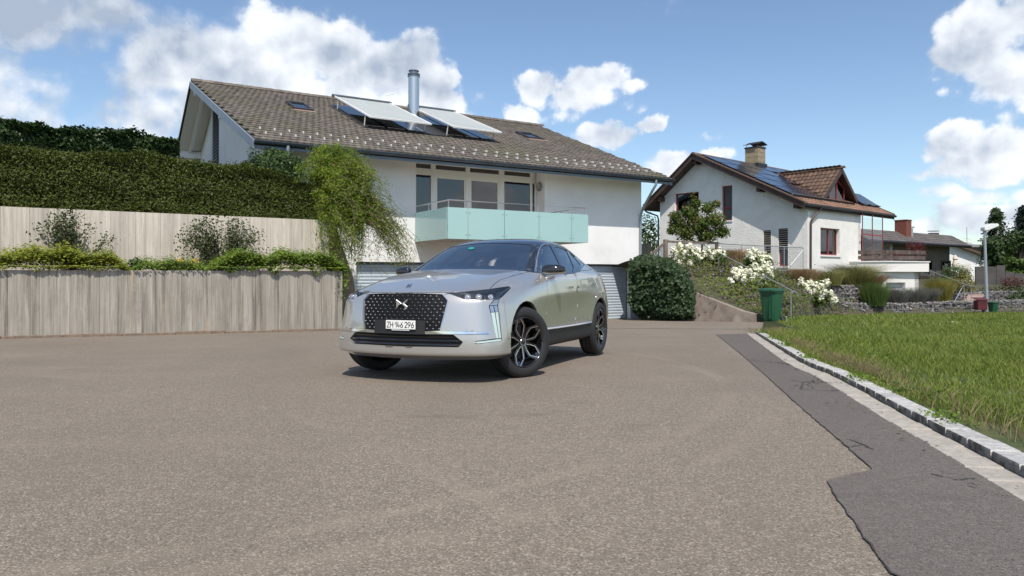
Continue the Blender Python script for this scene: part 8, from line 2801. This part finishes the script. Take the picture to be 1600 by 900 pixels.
# --- wheels
def wheel(name_y, sx, steer):
    hub = thing_m = empty('wheel', CM @ Vector((sx * .835, name_y, WR))); hub.parent = car; hub.location = (CM @ Vector((sx * .835, name_y, WR))) - ORG[car]
    M = CM @ Matrix.Translation((sx * .835, name_y, WR)) @ Matrix.Rotation(steer, 4, 'Z') @ Matrix.Rotation(math.radians(90) * sx, 4, 'Y')
    # local z now points outwards from the car
    def put(name, mb, m, smooth=True, angle=35, bevel=0):
        me = mb.mesh(name, m, smooth, bevel, 1, angle); me.transform(M); return link(name, me, hub)
    q = MB(); R = WR; rr_ = .252
    q.lathe([(rr_, -.10), (rr_ + .02, -.112), (R - .035, -.112), (R - .012, -.098), (R, -.075), (R, -.03), (R - .004, -.026), (R - .004, -.018), (R, -.014), (R, .014), (R - .004, .018), (R - .004, .026), (R, .03), (R, .075), (R - .012, .098), (R - .035, .112), (rr_ + .03, .113), (rr_ + .012, .108), (rr_, .098)], Matrix(), 56, closed=True)
    put('tyre', q, M_TYRE, angle=50)
    q = MB(); q.lathe([(rr_ + .006, .100), (rr_ - .004, .108), (rr_ - .010, .104), (rr_ - .018, .085), (.215, .02), (.21, -.09)], Matrix(), 48); put('rim', q, M_GBLACK)
    q = MB(); q.lathe([(.0, -.02), (.17, -.02), (.17, -.045), (0, -.045)], Matrix(), 32); put('brake_disc', q, mat('disc_steel', (.10, .10, .10), .4, metal=.9))
    q = MB(); q.lathe([(.21, -.06), (.0, -.06)], Matrix(), 24); put('backing_plate', q, M_MBLACK)
    dark = MB(); lite = MB()
    zt = lambda r: .062 + .034 * (r / .25) ** 2
    def pt(r, a, dz=0): return Vector((r * math.cos(a), r * math.sin(a), zt(r) + dz))
    for k in range(5):
        a0 = 2 * math.pi * k / 5 + .3
        for s_ in (-1, 1):
            path = [(.035, s_ * .30), (.10, s_ * .20), (.165, s_ * .235), (.246, s_ * .50)]
            wid = [.030, .026, .024, .034]
            L = []; Rr = []
            for (r, a), w_ in zip(path, wid):
                da = w_ / 2 / r
                L.append((r, a0 + a - da)); Rr.append((r, a0 + a + da))
            vs = [pt(*p) for p in L] + [pt(*p) for p in Rr] + [pt(p[0], p[1], -.035) for p in L] + [pt(p[0], p[1], -.035) for p in Rr]
            n = 4; fs = []
            for i in range(3):
                fs += [(i, i + 1, n + i + 1, n + i), (2 * n + i, 3 * n + i, 3 * n + i + 1, 2 * n + i + 1), (i, 2 * n + i, 2 * n + i + 1, i + 1), (n + i, n + i + 1, 3 * n + i + 1, 3 * n + i)]
            dark.add(vs, fs)
            # machined bright face along the outer edge of the spoke
            E = []
            for (r, a), w_ in zip(path, wid):
                o_ = a0 + a + s_ * w_ * .5 / r; i_ = a0 + a + s_ * (w_ * .5 - min(.0085, w_ * .5)) / r
                E.append((pt(r, o_, .003), pt(r, i_, .003)))
            for i in range(3): lite.add([E[i][0], E[i + 1][0], E[i + 1][1], E[i][1]], [(0, 1, 2, 3)])
            e0 = [pt(.246, a0 + s_ * .50 + s_ * .07, .003), pt(.252, a0 + s_ * .50 + s_ * .07, .0), pt(.252, a0 + s_ * .36, .0), pt(.238, a0 + s_ * .38, .003)]
            lite.add(e0, [(0, 1, 2, 3)])
        # link between the twin spokes at the rim
        a1 = a0 + math.pi / 5
        dark.add([pt(.20, a1 - .06), pt(.25, a1 - .16), pt(.25, a1 + .16), pt(.20, a1 + .06)], [(0, 1, 2, 3)])
    put('spokes', dark, M_GBLACK, False); put('machined_faces', lite, mat('machined_alloy', (.70, .70, .70), .22, metal=1.0), False)
    q = MB(); q.lathe([(.045, .045), (.043, .068), (.034, .074), (0, .075)], Matrix(), 20); put('hub_cap', q, M_GBLACK)
    q = MB(); q.lathe([(.030, .0755), (.034, .0765), (.036, .0745)], Matrix(), 20); put('hub_ring', q, M_SATIN)
for y0, st in ((0, math.radians(26)), (WB, 0)):
    for sx in (1, -1): wheel(y0, sx, -st if False else st * -1)

# --- cabin
q = MB(); q.box8([Vector(p) for p in [(-.72, .55, .35), (.72, .55, .35), (.72, 2.9, .38), (-.72, 2.9, .38), (-.72, .55, .42), (.72, .55, .42), (.72, 2.9, .45), (-.72, 2.9, .45)]]); mbuild('cabin_floor', q, M_INT)
q = MB(); q.prism([Vector((-.72, y, z)) for y, z in ((.42, 1.03), (.75, 1.06), (1.02, 1.03), (1.05, .88), (.95, .6), (.45, .6))], (1.44, 0, 0)); mbuild('dashboard', q, M_INT, bevel=.02)
def seat(x, y):
    q = MB(); q.box8([Vector((x + sx * w_, y + dy, z)) for (z, ys_, w_) in ((.50, (0, .5), .23), (.64, (-.02, .52), .25)) for sx, dy in ((-1, ys_[0]), (1, ys_[0]), (1, ys_[1]), (-1, ys_[1]))]); mbuild('seat', q, M_SEAT, bevel=.03)
    q = MB(); q.box8([Vector((x + sx * w_, y + dy, z)) for (z, ys_, w_) in ((.62, (.42, .56), .25), (1.16, (.60, .70), .20)) for sx, dy in ((-1, ys_[0]), (1, ys_[0]), (1, ys_[1]), (-1, ys_[1]))]); mbuild('seat_back', q, M_SEAT, bevel=.03)
    q = MB(); q.box8([Vector((x + sx * w_, y + dy, z)) for (z, ys_, w_) in ((1.19, (.60, .69), .10), (1.34, (.62, .70), .09)) for sx, dy in ((-1, ys_[0]), (1, ys_[0]), (1, ys_[1]), (-1, ys_[1]))]); mbuild('head_rest', q, M_SEAT, bevel=.02)
for x in (.37, -.37): seat(x, 1.12); seat(x, 1.98)
q = MB(); R = Matrix.Translation((.37, 1.10, .98)) @ Matrix.Rotation(math.radians(65), 4, 'X')
q.lathe([(.18 + .014 * math.cos(t), .014 * math.sin(t)) for t in [k * math.pi / 4 for k in range(8)]], R, 24, closed=True); mbuild('steering_wheel', q, M_INT, smooth=True)
h = FULL_BVH.ray_cast(CAM_L, cray(752, 386.5))[0]; q = MB(); q.box8([Vector((h.x + sx * .11, h.y + .10 + dy, h.z - .03 + dz)) for dz in (-.03, .03) for sx, dy in ((-1, 0), (1, 0), (1, .03), (-1, .03))]); mbuild('rear_view_mirror', q, M_GBLACK, bevel=.008)
h = FULL_BVH.ray_cast(CAM_L, cray(736, 388)); n_ = h[1]
st_ = [pxplane(x, y, h[0] + n_ * .003, n_) for x, y in ((731, 388.6), (733, 386.8), (737, 386), (741, 386.6), (740.6, 388.2), (736, 389.6))]
q = MB(); q.prism(st_, n_ * -.002); mbuild('windscreen_sticker', q, mat('sticker_teal', (.02, .30, .24), .4), PART['windscreen'][0])
